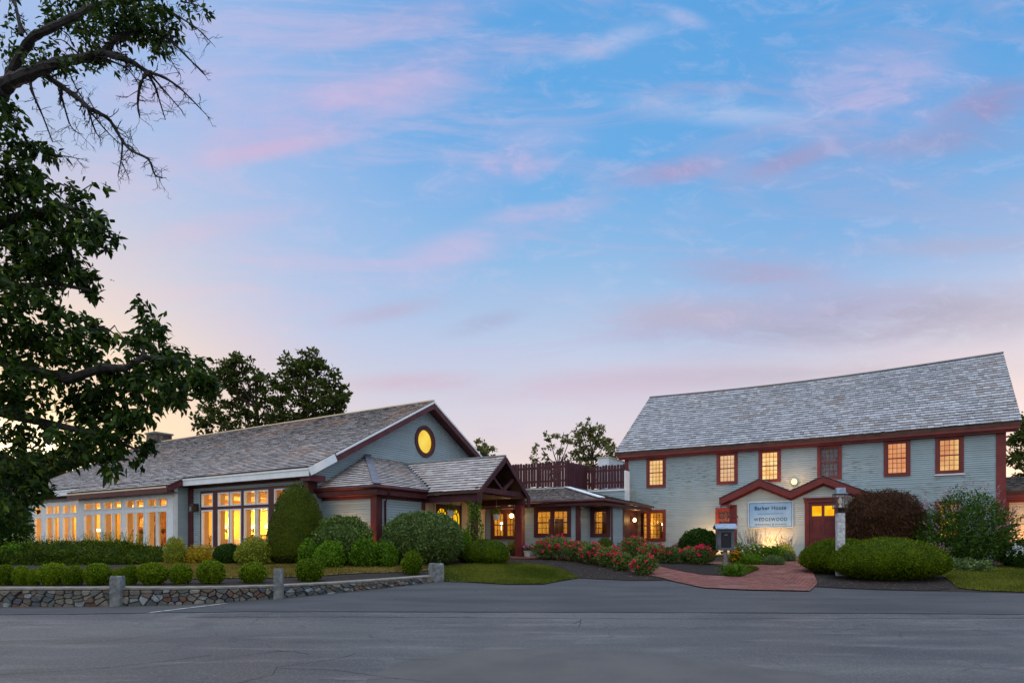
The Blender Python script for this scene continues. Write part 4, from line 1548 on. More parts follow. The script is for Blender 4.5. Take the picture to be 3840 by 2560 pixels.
mb = MB(True)
for k in range(NS):
    a, b = UL2 + .42 + (UR2 - UL2 - .42) * k / NS, UL2 + .42 + (UR2 - UL2 - .42) * (k + 1) / NS
    mb.bar(tuple(sag(Vector((a, RVR, RRZ + .02)))), tuple(sag(Vector((b, RVR, RRZ + .02)))), .14, .05)
mb.build('ridge_cap', M['shake_house'], fr_)
mb = MB(True)
mb.box((UL2 + .1, RVE + .02, RE - .24), (UR2 - .05, RVE + .06, RE - .03))
mb.box((UL2 + .14, RVE + .061, RE - .27), (UR2 - .09, HVW + .02, RE - .20))
mb.box((UL2 + .16, RVE + .14, RE - .33), (UR2 - .1, RVE + .20, RE - .271))
mb.box((HL, HVW - .05, 5.13), (HR, HVW + .02, RE - .272))
mb.build('eave_cornice', M['red_house'], farm)

# entry vestibule with the double gable
VF, VO = 26.04, 25.75
VL, VR_, P1, P2, VM = -5.32, -.82, -4.19, -1.93, -3.06
VE, VP, VV = 3.06, 3.77, 3.25
wv = Wall((VL, VF), (VR_, VF))
prof = [(-5.72, VE), (P1, VP), (VM, VV), (P2, VP), (-.40, VE)]


def ztop(u):
    for (a, za_), (b, zb_) in zip(prof, prof[1:]):
        if a <= u <= b:
            return za_ + (zb_ - za_) * (u - a) / (b - a)
    return VE


DO = (-2.58, -1.35)
mb = MB(True)
z = .60
e = .0785
dops = [(DO[0] - VL, DO[1] - VL, .5, 2.96)]
while z < VP - .25:
    zm = z + e / 2
    # the clapboard run follows the zigzag roof
    us = np.linspace(VL, VR_, 181)
    ok = np.array([ztop(u) - .20 > zm for u in us])
    i = 0
    while i < len(us):
        if ok[i]:
            j = i
            while j + 1 < len(us) and ok[j + 1]:
                j += 1
            for p, q_ in segs(us[i] - VL, us[j] - VL, dops, zm):
                board(mb, wv, p, q_, z, z + e)
            i = j + 1
        else:
            i += 1
    z += e
clap(mb, Wall((VR_, VF), (VR_, HVW)), .6, 3.1, (), e)
clap(mb, Wall((VL, HVW), (VL, VF)), .6, 3.1, (), e)
mb.build('vestibule_wall', M['siding_cream'], farm)
mb = MB(True)
rf2 = MB(True)
for (a, za_), (b, zb_) in zip(prof, prof[1:]):
    slab(rf2, [(a, VO, za_), (b, VO, zb_), (b, HVW - .03, zb_), (a, HVW - .03, za_)], .05)
    L_ = math.hypot(b - a, zb_ - za_)
    up_ = 1 if zb_ > za_ else -1
    O_ = (a, VO - .03, za_ + .012) if up_ > 0 else (b, VO - .03, zb_ + .012)
    sd_ = Vector((b - a, 0, zb_ - za_)) * up_
    shakes(mb, O_, (0, 1, 0), sd_, L_, lambda d: 0, lambda d: HVW - VO, .15, (.1, .2), .02)
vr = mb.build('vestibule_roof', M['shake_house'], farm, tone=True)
rf2.build('roof_boarding', M['wood_under'], vr)
mb = MB(True)
for k, ((a, za_), (b, zb_)) in enumerate(zip(prof, prof[1:])):
    mb.poly([(a, VO - .005, za_ - .03), (b, VO - .005, zb_ - .03), (b, VO - .005, zb_ - .27), (a, VO - .005, za_ - .27)])
    mb.poly([(a, VO - .005, za_ - .27), (b, VO - .005, zb_ - .27), (b, VF - .01, zb_ - .27), (a, VF - .01, za_ - .27)])
    mb.poly([(a, VF - .03, za_ - .27), (b, VF - .03, zb_ - .27), (b, VF - .03, zb_ - .36), (a, VF - .03, za_ - .36)])
mb.box((-5.66, VO, 2.74), (-5.2, VF - .031, 2.80))
mb.poly([(-5.72, VO - .005, 3.04), (-5.72, HVW, 3.04), (-5.72, HVW, 2.79), (-5.72, VO - .005, 2.79)])
mb.build('vestibule_fascia', M['red_house'], farm)
mb = MB(True)
wv.box(mb, -.04, .24, .6, 2.80, -.02, .06)
wv.box(mb, -.10, .28, 2.28, 2.36, -.02, .10)
wv.box(mb, -.07, .26, 2.10, 2.14, -.02, .08)
mb.build('pilaster', M['red_house'], farm)
mb = MB(True)
wv.box(mb, wv.L - .24, wv.L + .03, .6, 2.80, -.02, .06)
mb.build('pilaster', M['red_house'], farm)
# door
s0, s1_ = DO[0] - VL, DO[1] - VL
mb = MB(True)
wv.box(mb, s0, s0 + .15, .62, 2.80, -.02, .05)
wv.box(mb, s1_ + .05 - .18, s1_ + .05, .62, 2.80, -.02, .05)
wv.box(mb, s0 - .02, s1_ + .07, 2.80, 2.93, -.02, .07)
wv.box(mb, s0 - .05, s1_ + .10, 2.931, 2.98, -.02, .11)
for k in range(26):
    x = s0 + k * (s1_ - s0) / 26
    wv.box(mb, x, x + .025, 2.88, 2.925, .07, .085)
ds = mb.build('door_surround', M['red_house'], farm)
mb = MB(True)
dl, dr = s0 + .15, s1_ + .05 - .18
wv.box(mb, dl, dr, .70, 2.79, -.06, -.02)
st = .10
mid_ = (dl + dr) / 2
cols_ = ((dl + st, mid_ - st / 2), (mid_ + st / 2, dr - st))
for a, b in ((dl, dl + st), (mid_ - st / 2, mid_ + st / 2), (dr - st, dr)):
    wv.box(mb, a, b, .70, 2.79, -.02, .0)
for a, b in ((.70, .90), (1.42, 1.56), (2.14, 2.28), (2.66, 2.79)):
    for c, d_ in cols_:
        wv.box(mb, c, d_, a, b, -.02, -.001)
for (za_, zb_) in ((.96, 1.36), (1.62, 2.08)):
    for c, d_ in cols_:
        wv.box(mb, c + .05, d_ - .05, za_, zb_, -.02, -.008)
dr_ = mb.build('door', M['red_house'], farm)
dr_['label'] = 'red panelled front door with two small lit panes'
mb = MB(True)
for c, d_ in cols_:
    mb.poly([wv.q(c, 2.28, -.012), wv.q(d_, 2.28, -.012), wv.q(d_, 2.66, -.012), wv.q(c, 2.66, -.012)])
mb.build('door_pane', M['lit_gold'], dr_)
mb = MB(True)
wv.box(mb, dr - .075, dr - .02, 1.30, 1.72, .001, .012)
mb.tube([wv.q(dr - .05, 1.42, .012), wv.q(dr - .05, 1.46, .06), wv.q(dr - .05, 1.58, .06), wv.q(dr - .05, 1.62, .012)], .011, 6)
mb.tube([wv.q(dr - .05, 1.78, .0), wv.q(dr - .05, 1.78, .02)], .03, 10)
mb.build('door_handle', M['iron'], dr_)

# shallow rooms behind the clear windows
def room(par, u0, u1, v0, v1, z0, z1, back, items, lamps):
    mb = MB(True)
    mb.poly([(u0, v1, z0), (u1, v1, z0), (u1, v1, z1), (u0, v1, z1)])
    mb.poly([(u0, v0, z0), (u0, v1, z0), (u0, v1, z1), (u0, v0, z1)])
    mb.poly([(u1, v0, z0), (u1, v1, z0), (u1, v1, z1), (u1, v0, z1)])
    mb.poly([(u0, v0, z1), (u1, v0, z1), (u1, v1, z1), (u0, v1, z1)])
    mb.poly([(u0, v0, z0), (u1, v0, z0), (u1, v1, z0), (u0, v1, z0)])
    o = mb.build('interior_wall', back, par)
    for p0, p1, mm in items:
        mb = MB(True)
        mb.box(p0, p1)
        mb.build('furnishing', mm, o)
    for q, pw in lamps:
        mb = MB(True)
        mb.lathe((q[0], q[1], 0), [(.001, q[2] - .07), (.07, q[2] - .05), (.055, q[2] + .07), (.001, q[2] + .07)], 10)
        mb.tube([(q[0], q[1], q[2] - .07), (q[0], q[1], q[2] - .3)], .015, 6)
        mb.build('lamp_shade', M['bulb_soft'], o, smooth=True)
        lamp('room_lamp_light', tuple(Wp(q[0], q[1] - .15, q[2])), pw, (1, .6, .2), .1, par)


Dk, Ch, Cl = M['chair'], M['wall_cream'], M['cloth']
room(conn, -15.3, -10.16, 21.76, 24.0, .7, 2.72, M['wall_yellow'],
     [((-14.3, 23.7, .7), (-13.4, 23.98, 2.3), Dk), ((-12.6, 23.93, 1.6), (-11.9, 23.98, 2.3), Dk), ((-11.4, 23.5, .7), (-10.7, 23.95, 1.75), Ch), ((-13.1, 22.2, .7), (-12.4, 22.8, 1.62), Dk),
      ((-15.0, 21.85, 1.3), (-14.9, 21.95, 2.6), Cl), ((-12.15, 21.85, 1.3), (-12.05, 21.95, 2.65), Cl), ((-10.4, 21.85, 1.3), (-10.3, 21.95, 2.65), Cl)],
     [((-10.75, 23.2, 2.15), 26), ((-12.9, 23.3, 2.2), 22), ((-14.6, 23.2, 2.1), 22)])
room(conn, -10.06, -9.26, 22.83, 24.05, .7, 2.72, M['wall_yellow'], [((-10.04, 23.9, .7), (-9.75, 24.04, 2.5), Dk), ((-10.0, 22.9, 1.3), (-9.9, 23.0, 2.65), Ch)], [((-9.45, 23.75, 2.3), 7)])
room(farm, -9.5, -6.5, 27.56, 29.6, .7, 2.95, M['wall_yellow'], [((-9.3, 29.3, .7), (-8.7, 29.58, 2.2), Dk), ((-8.2, 29.0, .7), (-7.2, 29.5, 1.6), Dk), ((-8.5, 29.52, 1.9), (-7.9, 29.58, 2.4), Dk)],
     [((-8.95, 28.6, 2.1), 20), ((-7.6, 28.9, 2.05), 20)])

# ================================================================== 5. ANNEX at the far right
annex = thing('side_annex', 'single storey annex of warm lit pale boards at the right end of the house', 'house wing', tuple(Wp(6, 28, 0.6)), -A31)
wa = Wall((3.71, 28.0), (9.0, 28.0))
mb = MB(True)
clap(mb, wa, .45, 2.74, (), .10)
mb.build('wall', M['cream'], annex)
mb = MB(True)
wa.box(mb, .0, .14, .45, 2.74, -.02, .05)
mb.box((3.72, 27.7, 2.86), (9.2, 27.75, 3.05))
mb.box((3.72, 27.751, 2.80), (9.2, 28.0, 2.86))
mb.box((3.72, 27.96, 2.70), (9.2, 28.01, 2.80))
mb.build('fascia', M['red_house'], annex)
mb = MB(True)
shakes(mb, (3.72, 27.62, 3.07), (1, 0, 0), (0, 1, .28), 2.6, lambda d: 0, lambda d: 5.5, .15)
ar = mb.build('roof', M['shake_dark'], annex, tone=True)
mb = MB(True)
slab(mb, [(3.72, 27.63, 3.06), (9.2, 27.63, 3.06), (9.2, 30.2, 3.78), (3.72, 30.2, 3.78)], .06)
mb.build('roof_boarding', M['wood_under'], ar)

# ================================================================== terrace fence and the white roof unit
fence = thing('picket_fence', 'tall maroon picket fence with dog eared boards around the roof terrace', 'fence', tuple(Wp(-12.2, 25, 3.72)), -A31)


def pickets(P0, P1, zb, zt, wig):
    w = Wall(P0, P1)
    mb = MB(True)
    x = 0.0
    while x < w.L - .03:
        wd_ = .125
        z = zt + random.gauss(0, .015)
        o = random.gauss(0, .004)
        b = zb + random.gauss(0, .01)
        mb.hexa([w.q(x, b, o), w.q(x, z - .04, o), w.q(x + wd_, z - .04, o), w.q(x + wd_, b, o)],
                [w.q(x, b, o - .02), w.q(x, z - .04, o - .02), w.q(x + wd_, z - .04, o - .02), w.q(x + wd_, b, o - .02)])
        mb.hexa([w.q(x, z - .04, o), w.q(x + .03, z, o), w.q(x + wd_ - .03, z, o), w.q(x + wd_, z - .04, o)],
                [w.q(x, z - .04, o - .02), w.q(x + .03, z, o - .02), w.q(x + wd_ - .03, z, o - .02), w.q(x + wd_, z - .04, o - .02)])
        x += wd_ + wig + abs(random.gauss(0, .006))
    mb.build('picket_panel', M['deep_maroon'], fence)
    mb = MB(True)
    for z in (zb + .22, zt - .28):
        w.box(mb, 0, w.L, z, z + .09, -.065, -.025)
    mb.build('rail', M['deep_maroon'], fence)


pickets((-16.4, 24.3), (-11.95, 24.3), 3.74, 4.86, .012)
pickets((-11.95, 24.3), (-11.95, 26.35), 3.74, 4.86, .004)
pickets((-11.95, 26.35), (-10.0, 26.35), 3.74, 4.80, .011)
unit = thing('rooftop_duct', 'white box duct standing on the flat roof behind the picket fence', 'roof unit', tuple(Wp(-12.6, 30, 3.7)), -A31)
q0 = at(2241, 1716, 31.0)
u0, v0, _ = uv_of(2241, v=30.0)
u1 = U_on(2283, 30.0)
zt = Z_at(1716, uv_of(2262, v=30.0)[2])
mb = MB(True)
mb.box((u0, 30.0, 3.6), (u1, 36.0, zt))
mb.build('duct', M['white'], unit)
mb = MB(True)
mb.box((u0 - .04, 29.96, zt + .001), (u1 + .04, 36.05, zt + .05))
mb.build('lid', M['cream'], unit)

# ================================================================== STONE WALL and granite posts
M['fieldstone'] = None
m_, q_ = mat('fieldstone')
tn_ = q_.n('ShaderNodeAttribute', attribute_name='tone').outputs['Fac']
oc_ = q_.n('ShaderNodeTexCoord').outputs['Object']
stc = q_.ramp(tn_, [(0.0, C(86, 92, 98)), (0.20, C(124, 118, 108)), (0.38, C(104, 108, 104)), (0.54, C(140, 136, 126)), (0.68, C(112, 100, 90)), (0.86, C(122, 90, 78)), (0.90, C(150, 156, 160))], 'CONSTANT')
stc = q_.mix(q_.mr(q_.noise(oc_, 9, 5, 0.65), 0.35, 0.7), stc, q_.mix(0.5, stc, C(70, 70, 70)))
bp_ = q_.n('ShaderNodeBump', i={'Strength': 0.8, 'Distance': 0.02, 'Height': q_.noise(oc_, 16, 5, 0.65)})
bs_ = q_.n('ShaderNodeBsdfPrincipled', i={'Base Color': stc, 'Roughness': 0.85, 'Specular IOR Level': 0.25, 'Normal': bp_.outputs[0]})
finish(q_, bs_.outputs[0])
M['fieldstone'] = m_
M['mortar'] = pmat('old_mortar', C(104, 98, 90), C(74, 70, 64), 9, 0.95, 0.6, 30)
M['capstone'] = pmat('mortar_cap', C(148, 142, 132), C(112, 108, 100), 5, 0.9, 0.5, 18)

swall = thing('stone_wall', 'low curving fieldstone retaining wall with thin mortar cap in front of the lawn', 'stone wall', (WALL[4][0], WALL[4][1], WALL[4][2]))
wp = [Vector((a, b)) for a, b, _, _ in WALL]
cum = [0.0]
for a, b in zip(wp, wp[1:]):
    cum.append(cum[-1] + (b - a).length)


def wat(s):
    s = min(max(s, 0), cum[-1] - 1e-6)
    k = max(i for i in range(len(cum)) if cum[i] <= s)
    t = (s - cum[k]) / (cum[k + 1] - cum[k])
    p = wp[k].lerp(wp[k + 1], t)
    d = (wp[min(k + 2, len(wp) - 1)] - wp[max(k - 1, 0)]).normalized()
    z0 = WALL[k][2] * (1 - t) + WALL[k + 1][2] * t
    z1 = WALL[k][3] * (1 - t) + WALL[k + 1][3] * t
    return p, Vector((d.y, -d.x)), z0, z1


mb = MB()
NSG = 60
for k in range(NSG):
    r = []
    for s in (cum[-1] * k / NSG, cum[-1] * (k + 1) / NSG):
        p, n, z0, z1 = wat(s)
        r.append((p, n, z0, z1))
    (p, n, z0, z1), (p2, n2, z02, z12) = r
    for (i0, o0, a0, a1, b0, b1, mi) in ((-.38, -.02, z0 - .1, z1 - .035, z02 - .1, z12 - .035, 0), (-.40, .035, z1 - .0349, z1, z12 - .0349, z12, 1)):
        A0, A1 = p + n * o0, p2 + n2 * o0
        B0, B1 = p + n * i0, p2 + n2 * i0
        mb.hexa([(A0.x, A0.y, a0), (A1.x, A1.y, b0), (B1.x, B1.y, b0), (B0.x, B0.y, a0)],
                [(A0.x, A0.y, a1), (A1.x, A1.y, b1), (B1.x, B1.y, b1), (B0.x, B0.y, a1)], mi)
mb.build('mortar_core', [M['mortar'], M['capstone']], swall)
# stones: irregular cells in (s, height fraction)
rs = random.Random(5)
seeds = []
s = 0.0
HT = 0.37
for row in range(4):
    s = rs.uniform(0, .2)
    while s < cum[-1]:
        w = rs.uniform(.08, .30)
        seeds.append((s + w / 2, HT * (row + .5 + rs.uniform(-.42, .42)) / 4))
        s += w
mb = MB()
for i, (cx, cz) in enumerate(seeds):
    poly = [(cx - .28, 0), (cx + .28, 0), (cx + .28, HT), (cx - .28, HT)]
    for j, (ox, oz) in enumerate(seeds):
        if j == i or abs(ox - cx) > .6:
            continue
        mx, mz, nx, nz = (cx + ox) / 2, (cz + oz) / 2, ox - cx, oz - cz
        np_ = []
        for k in range(len(poly)):
            a, b = poly[k], poly[(k + 1) % len(poly)]
            da = (a[0] - mx) * nx + (a[1] - mz) * nz
            db = (b[0] - mx) * nx + (b[1] - mz) * nz
            if da <= 0:
                np_.append(a)
            if da * db < 0:
                t = da / (da - db)
                np_.append((a[0] + (b[0] - a[0]) * t, a[1] + (b[1] - a[1]) * t))
        poly = np_
        if len(poly) < 3:
            break
    if len(poly) < 3:
        continue
    mx = sum(a for a, _ in poly) / len(poly)
    mz = sum(b for _, b in poly) / len(poly)
    tone = rs.random()
    dep = rs.uniform(.02, .08)
    rings = []
    rad = max(math.hypot(a - mx, b - mz) for a, b in poly)
    k1 = 1 - .009 / rad
    # round the corners
    rp = []
    for k in range(len(poly)):
        a, b, c = poly[k - 1], poly[k], poly[(k + 1) % len(poly)]
        rp += [tuple(b[t] * .86 + a[t] * .14 for t in (0, 1)), tuple(b[t] * .86 + c[t] * .14 for t in (0, 1))]
    for sc_, o in ((k1, -.02), (k1 * .97, dep * .6), (k1 * .84, dep)):
        ring = []
        for a, b in rp:
            ss, zz = mx + (a - mx) * sc_, mz + (b - mz) * sc_
            p, n, z0, z1 = wat(ss)
            hgt = z1 - .035 - z0
            q = p + n * (o + rs.uniform(-.004, .004))
            ring.append(mb.p((q.x, q.y, z0 - .01 + zz / HT * hgt), tone))
        rings.append(ring)
    for r0, r1 in zip(rings, rings[1:]):
        for k in range(len(r0)):
            mb.f.append([r0[k], r0[(k + 1) % len(r0)], r1[(k + 1) % len(r0)], r1[k]])
            mb.mi.append(0)
    mb.f.append(rings[-1])
    mb.mi.append(0)
mb.build('stone_face', M['fieldstone'], swall, tone=True)


def granite_post(x0, x1, yt, yb, label, d):
    q = ga((x0 + x1) / 2, yb)
    w = (x1 - x0) * q.y / F
    zt = Z_at(yt, q.y)
    t = thing('granite_post', label, 'stone post', (q.x, q.y, q.z), R(d), 'granite posts along the low stone wall')
    mb = MB()
    c, s = math.cos(R(d)), math.sin(R(d))
    prof = [(q.z - .1, 1.0), (q.z + .25, 1.02), (zt - .05, .98), (zt, .9)]
    rr = random.Random(int(x0))
    rings = []
    for z, k in prof:
        ring = []
        for a in range(16):
            sx = [-1, -.5, 0, .5, 1, 1, 1, 1, 1, .5, 0, -.5, -1, -1, -1, -1][a]
            sy = [-1, -1, -1, -1, -1, -.5, 0, .5, 1, 1, 1, 1, 1, .5, 0, -.5][a]
            lx, ly = sx * w / 2 * k * rr.uniform(.95, 1.03), sy * w / 2 * k * rr.uniform(.95, 1.03) + w * .35
            ring.append(mb.p((q.x + lx * c - ly * s, q.y + lx * s + ly * c, z + rr.uniform(-.012, .012))))
        rings.append(ring)
    for r0, r1 in zip(rings, rings[1:]):
        for k in range(16):
            mb.f.append([r0[k], r0[(k + 1) % 16], r1[(k + 1) % 16], r1[k]])
            mb.mi.append(0)
    mb.f.append(rings[-1]); mb.mi.append(0)
    mb.build('shaft', M['granite_dull'], t)


granite_post(414, 452, 2160, 2274, 'squat grey granite post in the left stretch of the stone wall, beside a twin boxwood', 2)
granite_post(1027, 1058, 2130, 2246, 'tall narrow granite post where the stone wall begins to curve back', 8)
granite_post(1619, 1664, 2111, 2181, 'thick granite post ending the stone wall beside the grass patch', 28)

# ================================================================== DROP BOX on a post
qb = gp(2722, 2127)
Yb = qb.y
px = lambda n: n * Yb / F
dbx = thing('drop_box', 'dark grey wooden cabinet with black door and pitched tin lid on a post', 'notice box', tuple(qb), -R(8))
DM = Matrix.Translation(qb) @ Matrix.Rotation(-R(8), 4, 'Z')


class LB(MB):
    """MB in the local frame of a matrix"""

    def __init__(s, mtx):
        super().__init__()
        s.mx = mtx

    def p(s, q, tone=0.5):
        s.v.append(s.mx @ Vector(q))
        s.tone.append(tone)
        return len(s.v) - 1

    def bar(s, a, b, w, h=None, mi=0, up=(0, 0, 1)):
        m0, s.mx = s.mx, Matrix.Identity(4)
        MB.bar(s, m0 @ Vector(a), m0 @ Vector(b), w, h, mi, up)
        s.mx = m0

    def tube(s, pts, rad, sides=8, mi=0, cap=True):
        MB.tube(s, [s.mx @ Vector(q) for q in pts], rad, sides, mi, cap)

    def lathe(s, c, prof, sides=20, mi=0):
        MB.lathe(s, s.mx @ Vector(c), prof, sides, mi)


zb, zt2, zr = Z_at(2063, Yb) - qb.z, Z_at(1982, Yb) - qb.z, Z_at(1966, Yb) - qb.z
hw = px(30)
M['box_grey'] = pmat('charcoal_paint', C(96, 102, 112), C(80, 86, 96), 6, 0.55)
M['box_door'] = pmat('black_glazed_door', C(30, 32, 40), None, rough=0.5, spec=0.3)
M['tin'] = pmat('galvanised_tin', C(150, 166, 184), C(120, 134, 150), 5, 0.35, metal=0.5)
M['post_wood'] = pmat('weathered_post', C(150, 146, 138), C(104, 100, 94), 8, 0.9, 0.5, 30, stretch=(6, 6, 1))
mb = LB(DM); mb.box((-.06, .05, -.1), (.06, .17, zb + .02)); mb.build('post', M['post_wood'], dbx)
mb = LB(DM)
mb.box((-hw, -.02, zb), (hw, .3, zt2))
mb.box((-hw, -.05, zb), (-hw + .10, -.021, zt2 - .03)); mb.box((hw - .10, -.05, zb), (hw, -.021, zt2 - .03))
mb.box((-hw + .10, -.05, zb), (hw - .10, -.021, zb + .09)); mb.box((-hw + .10, -.05, zt2 - .11), (hw - .10, -.021, zt2 - .03))
cab = mb.build('cabinet', M['box_grey'], dbx)
mb = LB(DM); mb.box((-hw + .10, -.035, zb + .09), (hw - .10, -.0215, zt2 - .11)); dd_ = mb.build('cabinet_door', M['box_door'], dbx)
mb = LB(DM); mb.bar((-.05, -.04, zt2 - .2), (.05, -.04, zt2 - .19), .012, .02); mb.build('pull', M['tin'], dd_)
mb = LB(DM)
for z in (zb + .12, zt2 - .14):
    mb.box((-hw - .015, -.06, z - .03), (-hw + .03, -.0501, z + .03))
mb.build('hinge', M['iron'], cab)
mb = LB(DM)
hr = px(39)
mb.hexa([(-hr, -.16, zt2 - .01), (hr, -.16, zt2 - .01), (hr, .14, zr + .01), (-hr, .14, zr + .01)],
        [(-hr, -.16, zt2 + .015), (hr, -.16, zt2 + .015), (hr, .14, zr + .035), (-hr, .14, zr + .035)])
mb.hexa([(-hr, .141, zr + .01), (hr, .141, zr + .01), (hr, .44, zt2 - .01), (-hr, .44, zt2 - .01)],
        [(-hr, .141, zr + .035), (hr, .141, zr + .035), (hr, .44, zt2 + .015), (-hr, .44, zt2 + .015)])
mb.build('lid', M['tin'], dbx)

# ================================================================== LAMP POST
Yl = 17.6
lx = (3151 - CX) / F * Yl
lz = h1(lx, Yl)
lp = thing('lamp_post', 'rough hewn granite post carrying a square leaded lantern between the clipped yew mounds', 'lamp post', (lx, Yl, lz), -R(12))
LM = Matrix.Translation((lx, Yl, 0)) @ Matrix.Rotation(-R(12), 4, 'Z')
ztp = Z_at(1923, Yl)
mb = LB(LM)
rr = random.Random(3)
rings = []
for z in np.linspace(lz - .1, ztp, 9):
    ring = []
    for a in range(16):
        sx = [-1, -.5, 0, .5, 1, 1, 1, 1, 1, .5, 0, -.5, -1, -1, -1, -1][a]
        sy = [-1, -1, -1, -1, -1, -.5, 0, .5, 1, 1, 1, 1, 1, .5, 0, -.5][a]
        ring.append(mb.p((sx * .1 * rr.uniform(.95, 1.05), sy * .1 * rr.uniform(.95, 1.05), z)))
    rings.append(ring)
for r0, r1 in zip(rings, rings[1:]):
    for k in range(16):
        mb.f.append([r0[k], r0[(k + 1) % 16], r1[(k + 1) % 16], r1[k]]); mb.mi.append(0)
mb.f.append(rings[-1]); mb.mi.append(0)
mb.build('shaft', M['granite'], lp)
b0, b1 = Z_at(1906, Yl), Z_at(1854, Yl)
lan = LB(LM)
lan.tube([(0, 0, ztp - .01), (0, 0, ztp + .04), (0, 0, b0)], [.07, .045, .07], 10)
w = .165
lan.box((-w, -w, b0), (w, w, b0 + .03))
for a, b in ((-1, -1), (1, -1), (1, 1), (-1, 1)):
    lan.box((a * w - .012 if a > 0 else -w, b * w - .012 if b > 0 else -w, b0 + .03), (w if a > 0 else -w + .012, w if b > 0 else -w + .012, b1))
lan.box((-w, -w, b1), (w, w, b1 + .025))
lo_ = lan.build('lantern', M['black'], lp)
lan = LB(LM)
zc = Z_at(1847, Yl); zd = Z_at(1828, Yl)
lan.hexa([(-w - .01, -w - .01, b1 + .026), (w + .01, -w - .01, b1 + .026), (w + .01, w + .01, b1 + .026), (-w - .01, w + .01, b1 + .026)],
         [(-.12, -.12, zc), (.12, -.12, zc), (.12, .12, zc), (-.12, .12, zc)])
lan.hexa([(-.12, -.1, zc), (.12, -.1, zc), (.12, .1, zc), (-.12, .1, zc)], [(-.12, -.07, zd), (.12, -.07, zd), (.12, .07, zd), (-.12, .07, zd)])
lan.build('lantern_roof', M['tin'], lo_)
lan = LB(LM)
for s_ in (-1, 1):
    k = w - .006
    lan.poly([(-k, s_ * k, b0 + .03), (k, s_ * k, b0 + .03), (k, s_ * k, b1), (-k, s_ * k, b1)])
    lan.poly([(s_ * k, -k, b0 + .03), (s_ * k, k, b0 + .03), (s_ * k, k, b1), (s_ * k, -k, b1)])
lan.build('pane', glassmat('leaded_glass', 0.08, (.97, .97, .97, 1)), lo_)
lan = LB(LM)
for s_ in (-1, 1):
    k = w - .004
    for t in np.linspace(-w, w, 5)[1:-1]:
        lan.bar((t, s_ * k, b0 + .03), (t, s_ * k, b1), .004)
        lan.bar((s_ * k, t, b0 + .03), (s_ * k, t, b1), .004)
    for z in np.linspace(b0 + .03, b1, 5)[1:-1]:
        lan.bar((-w, s_ * k, z), (w, s_ * k, z), .004)
        lan.bar((s_ * k, -w, z), (s_ * k, w, z), .004)
lan.build('leading', M['black'], lo_)
lan = LB(LM)
lan.lathe((0, 0, 0), [(.045, b0 + .03), (.05, b0 + .06), (.02, b0 + .10), (.035, b0 + .13), (.062, b0 + .19), (.05, b0 + .25), (.022, b0 + .32), (.02, b0 + .38)], 14)
lan.build('chimney_globe', pmat('milky_glass', C(232, 226, 216), None, rough=0.2), lo_, smooth=True)

# ================================================================== SIGN
sgn = thing('wall_sign', 'pale blue sign board reading Barker House, hung on the clapboards left of the red door', 'sign', tuple(Wp(-3.82, VF - .05, 2.35)), -A31)
wv2 = Wall((-4.62, VF - .045), (-3.0, VF - .045))
M['sign_blue'] = pmat('glossy_blue_board', C(122, 176, 226), C(160, 200, 236), 1.2, 0.22, spec=0.5)
M['ink'] = pmat('navy_ink', C(18, 24, 42), None, rough=0.5)
mb = MB(True)
wv2.box(mb, 0, 1.62, 1.86, 2.86, -.02, .02)
mb.build('board', M['sign_blue'], sgn)
mb = MB(True)
for a, b, c, d in ((.03, .042, 1.89, 2.83), (1.578, 1.59, 1.89, 2.83), (.042, 1.578, 1.89, 1.902), (.042, 1.578, 2.818, 2.83), (.34, 1.28, 2.395, 2.407)):
    wv2.box(mb, a, b, c, d, .0201, .023)
mb.build('ruled_line', M['ink'], sgn)
mb = MB(True)
wv2.box(mb, -.012, 0, 1.848, 2.872, -.02, .026); wv2.box(mb, 1.62, 1.632, 1.848, 2.872, -.02, .026)
wv2.box(mb, 0, 1.62, 1.848, 1.8599, -.02, .026); wv2.box(mb, 0, 1.62, 2.8601, 2.872, -.02, .026)
for s in (.42, 1.2):
    wv2.box(mb, s, s + .05, 2.872, 2.89, -.02, .03)
mb.build('sign_edge', M['white'], sgn)


def text(body, name, parent, s_mid, z_mid, width, height, spacing=1.0, thin=0.0):
    cu_ = bpy.data.curves.new(name, 'FONT')
    cu_.body = body
    cu_.align_x = 'CENTER'
    cu_.align_y = 'CENTER'
    cu_.size = 1.0
    cu_.space_character = spacing
    cu_.offset = thin
    cu_.extrude = 0.004
    to = bpy.data.objects.new(name, cu_)
    COL.objects.link(to)
    bpy.context.view_layer.update()
    me = bpy.data.meshes.new_from_object(to.evaluated_get(bpy.context.evaluated_depsgraph_get()))
    bpy.data.objects.remove(to)
    bpy.data.curves.remove(cu_)
    n = len(me.vertices)
    a = np.empty(n * 3)
    me.vertices.foreach_get('co', a)
    a = a.reshape(-1, 3)
    mn, mx = a.min(0), a.max(0)
    inv = rootm(parent).inverted()
    out_ = []
    for x, y, z in a:
        s = s_mid + (x - (mn[0] + mx[0]) / 2) * width / (mx[0] - mn[0])
        zz = z_mid + (y - (mn[1] + mx[1]) / 2) * height / (mx[1] - mn[1])
        out_.append(inv @ Wp(*wv2.q(s, zz, .0205 + (z - mn[2]) * .4)))
    me.vertices.foreach_set('co', np.array([tuple(q) for q in out_]).ravel())
    me.name = name
    me.materials.clear()
    o = link(name, me, parent, M['ink'])
    return o


text('Barker House', 'lettering', sgn, .81, 2.63, 1.16, .15, 1.05, 0.012)
text('WEDGEWOOD', 'lettering', sgn, .81, 2.18, 1.22, .135, 1.25, 0.012)
text('WEDDINGS & EVENTS', 'lettering', sgn, .81, 1.98, 1.16, .062, 1.4, 0.02)

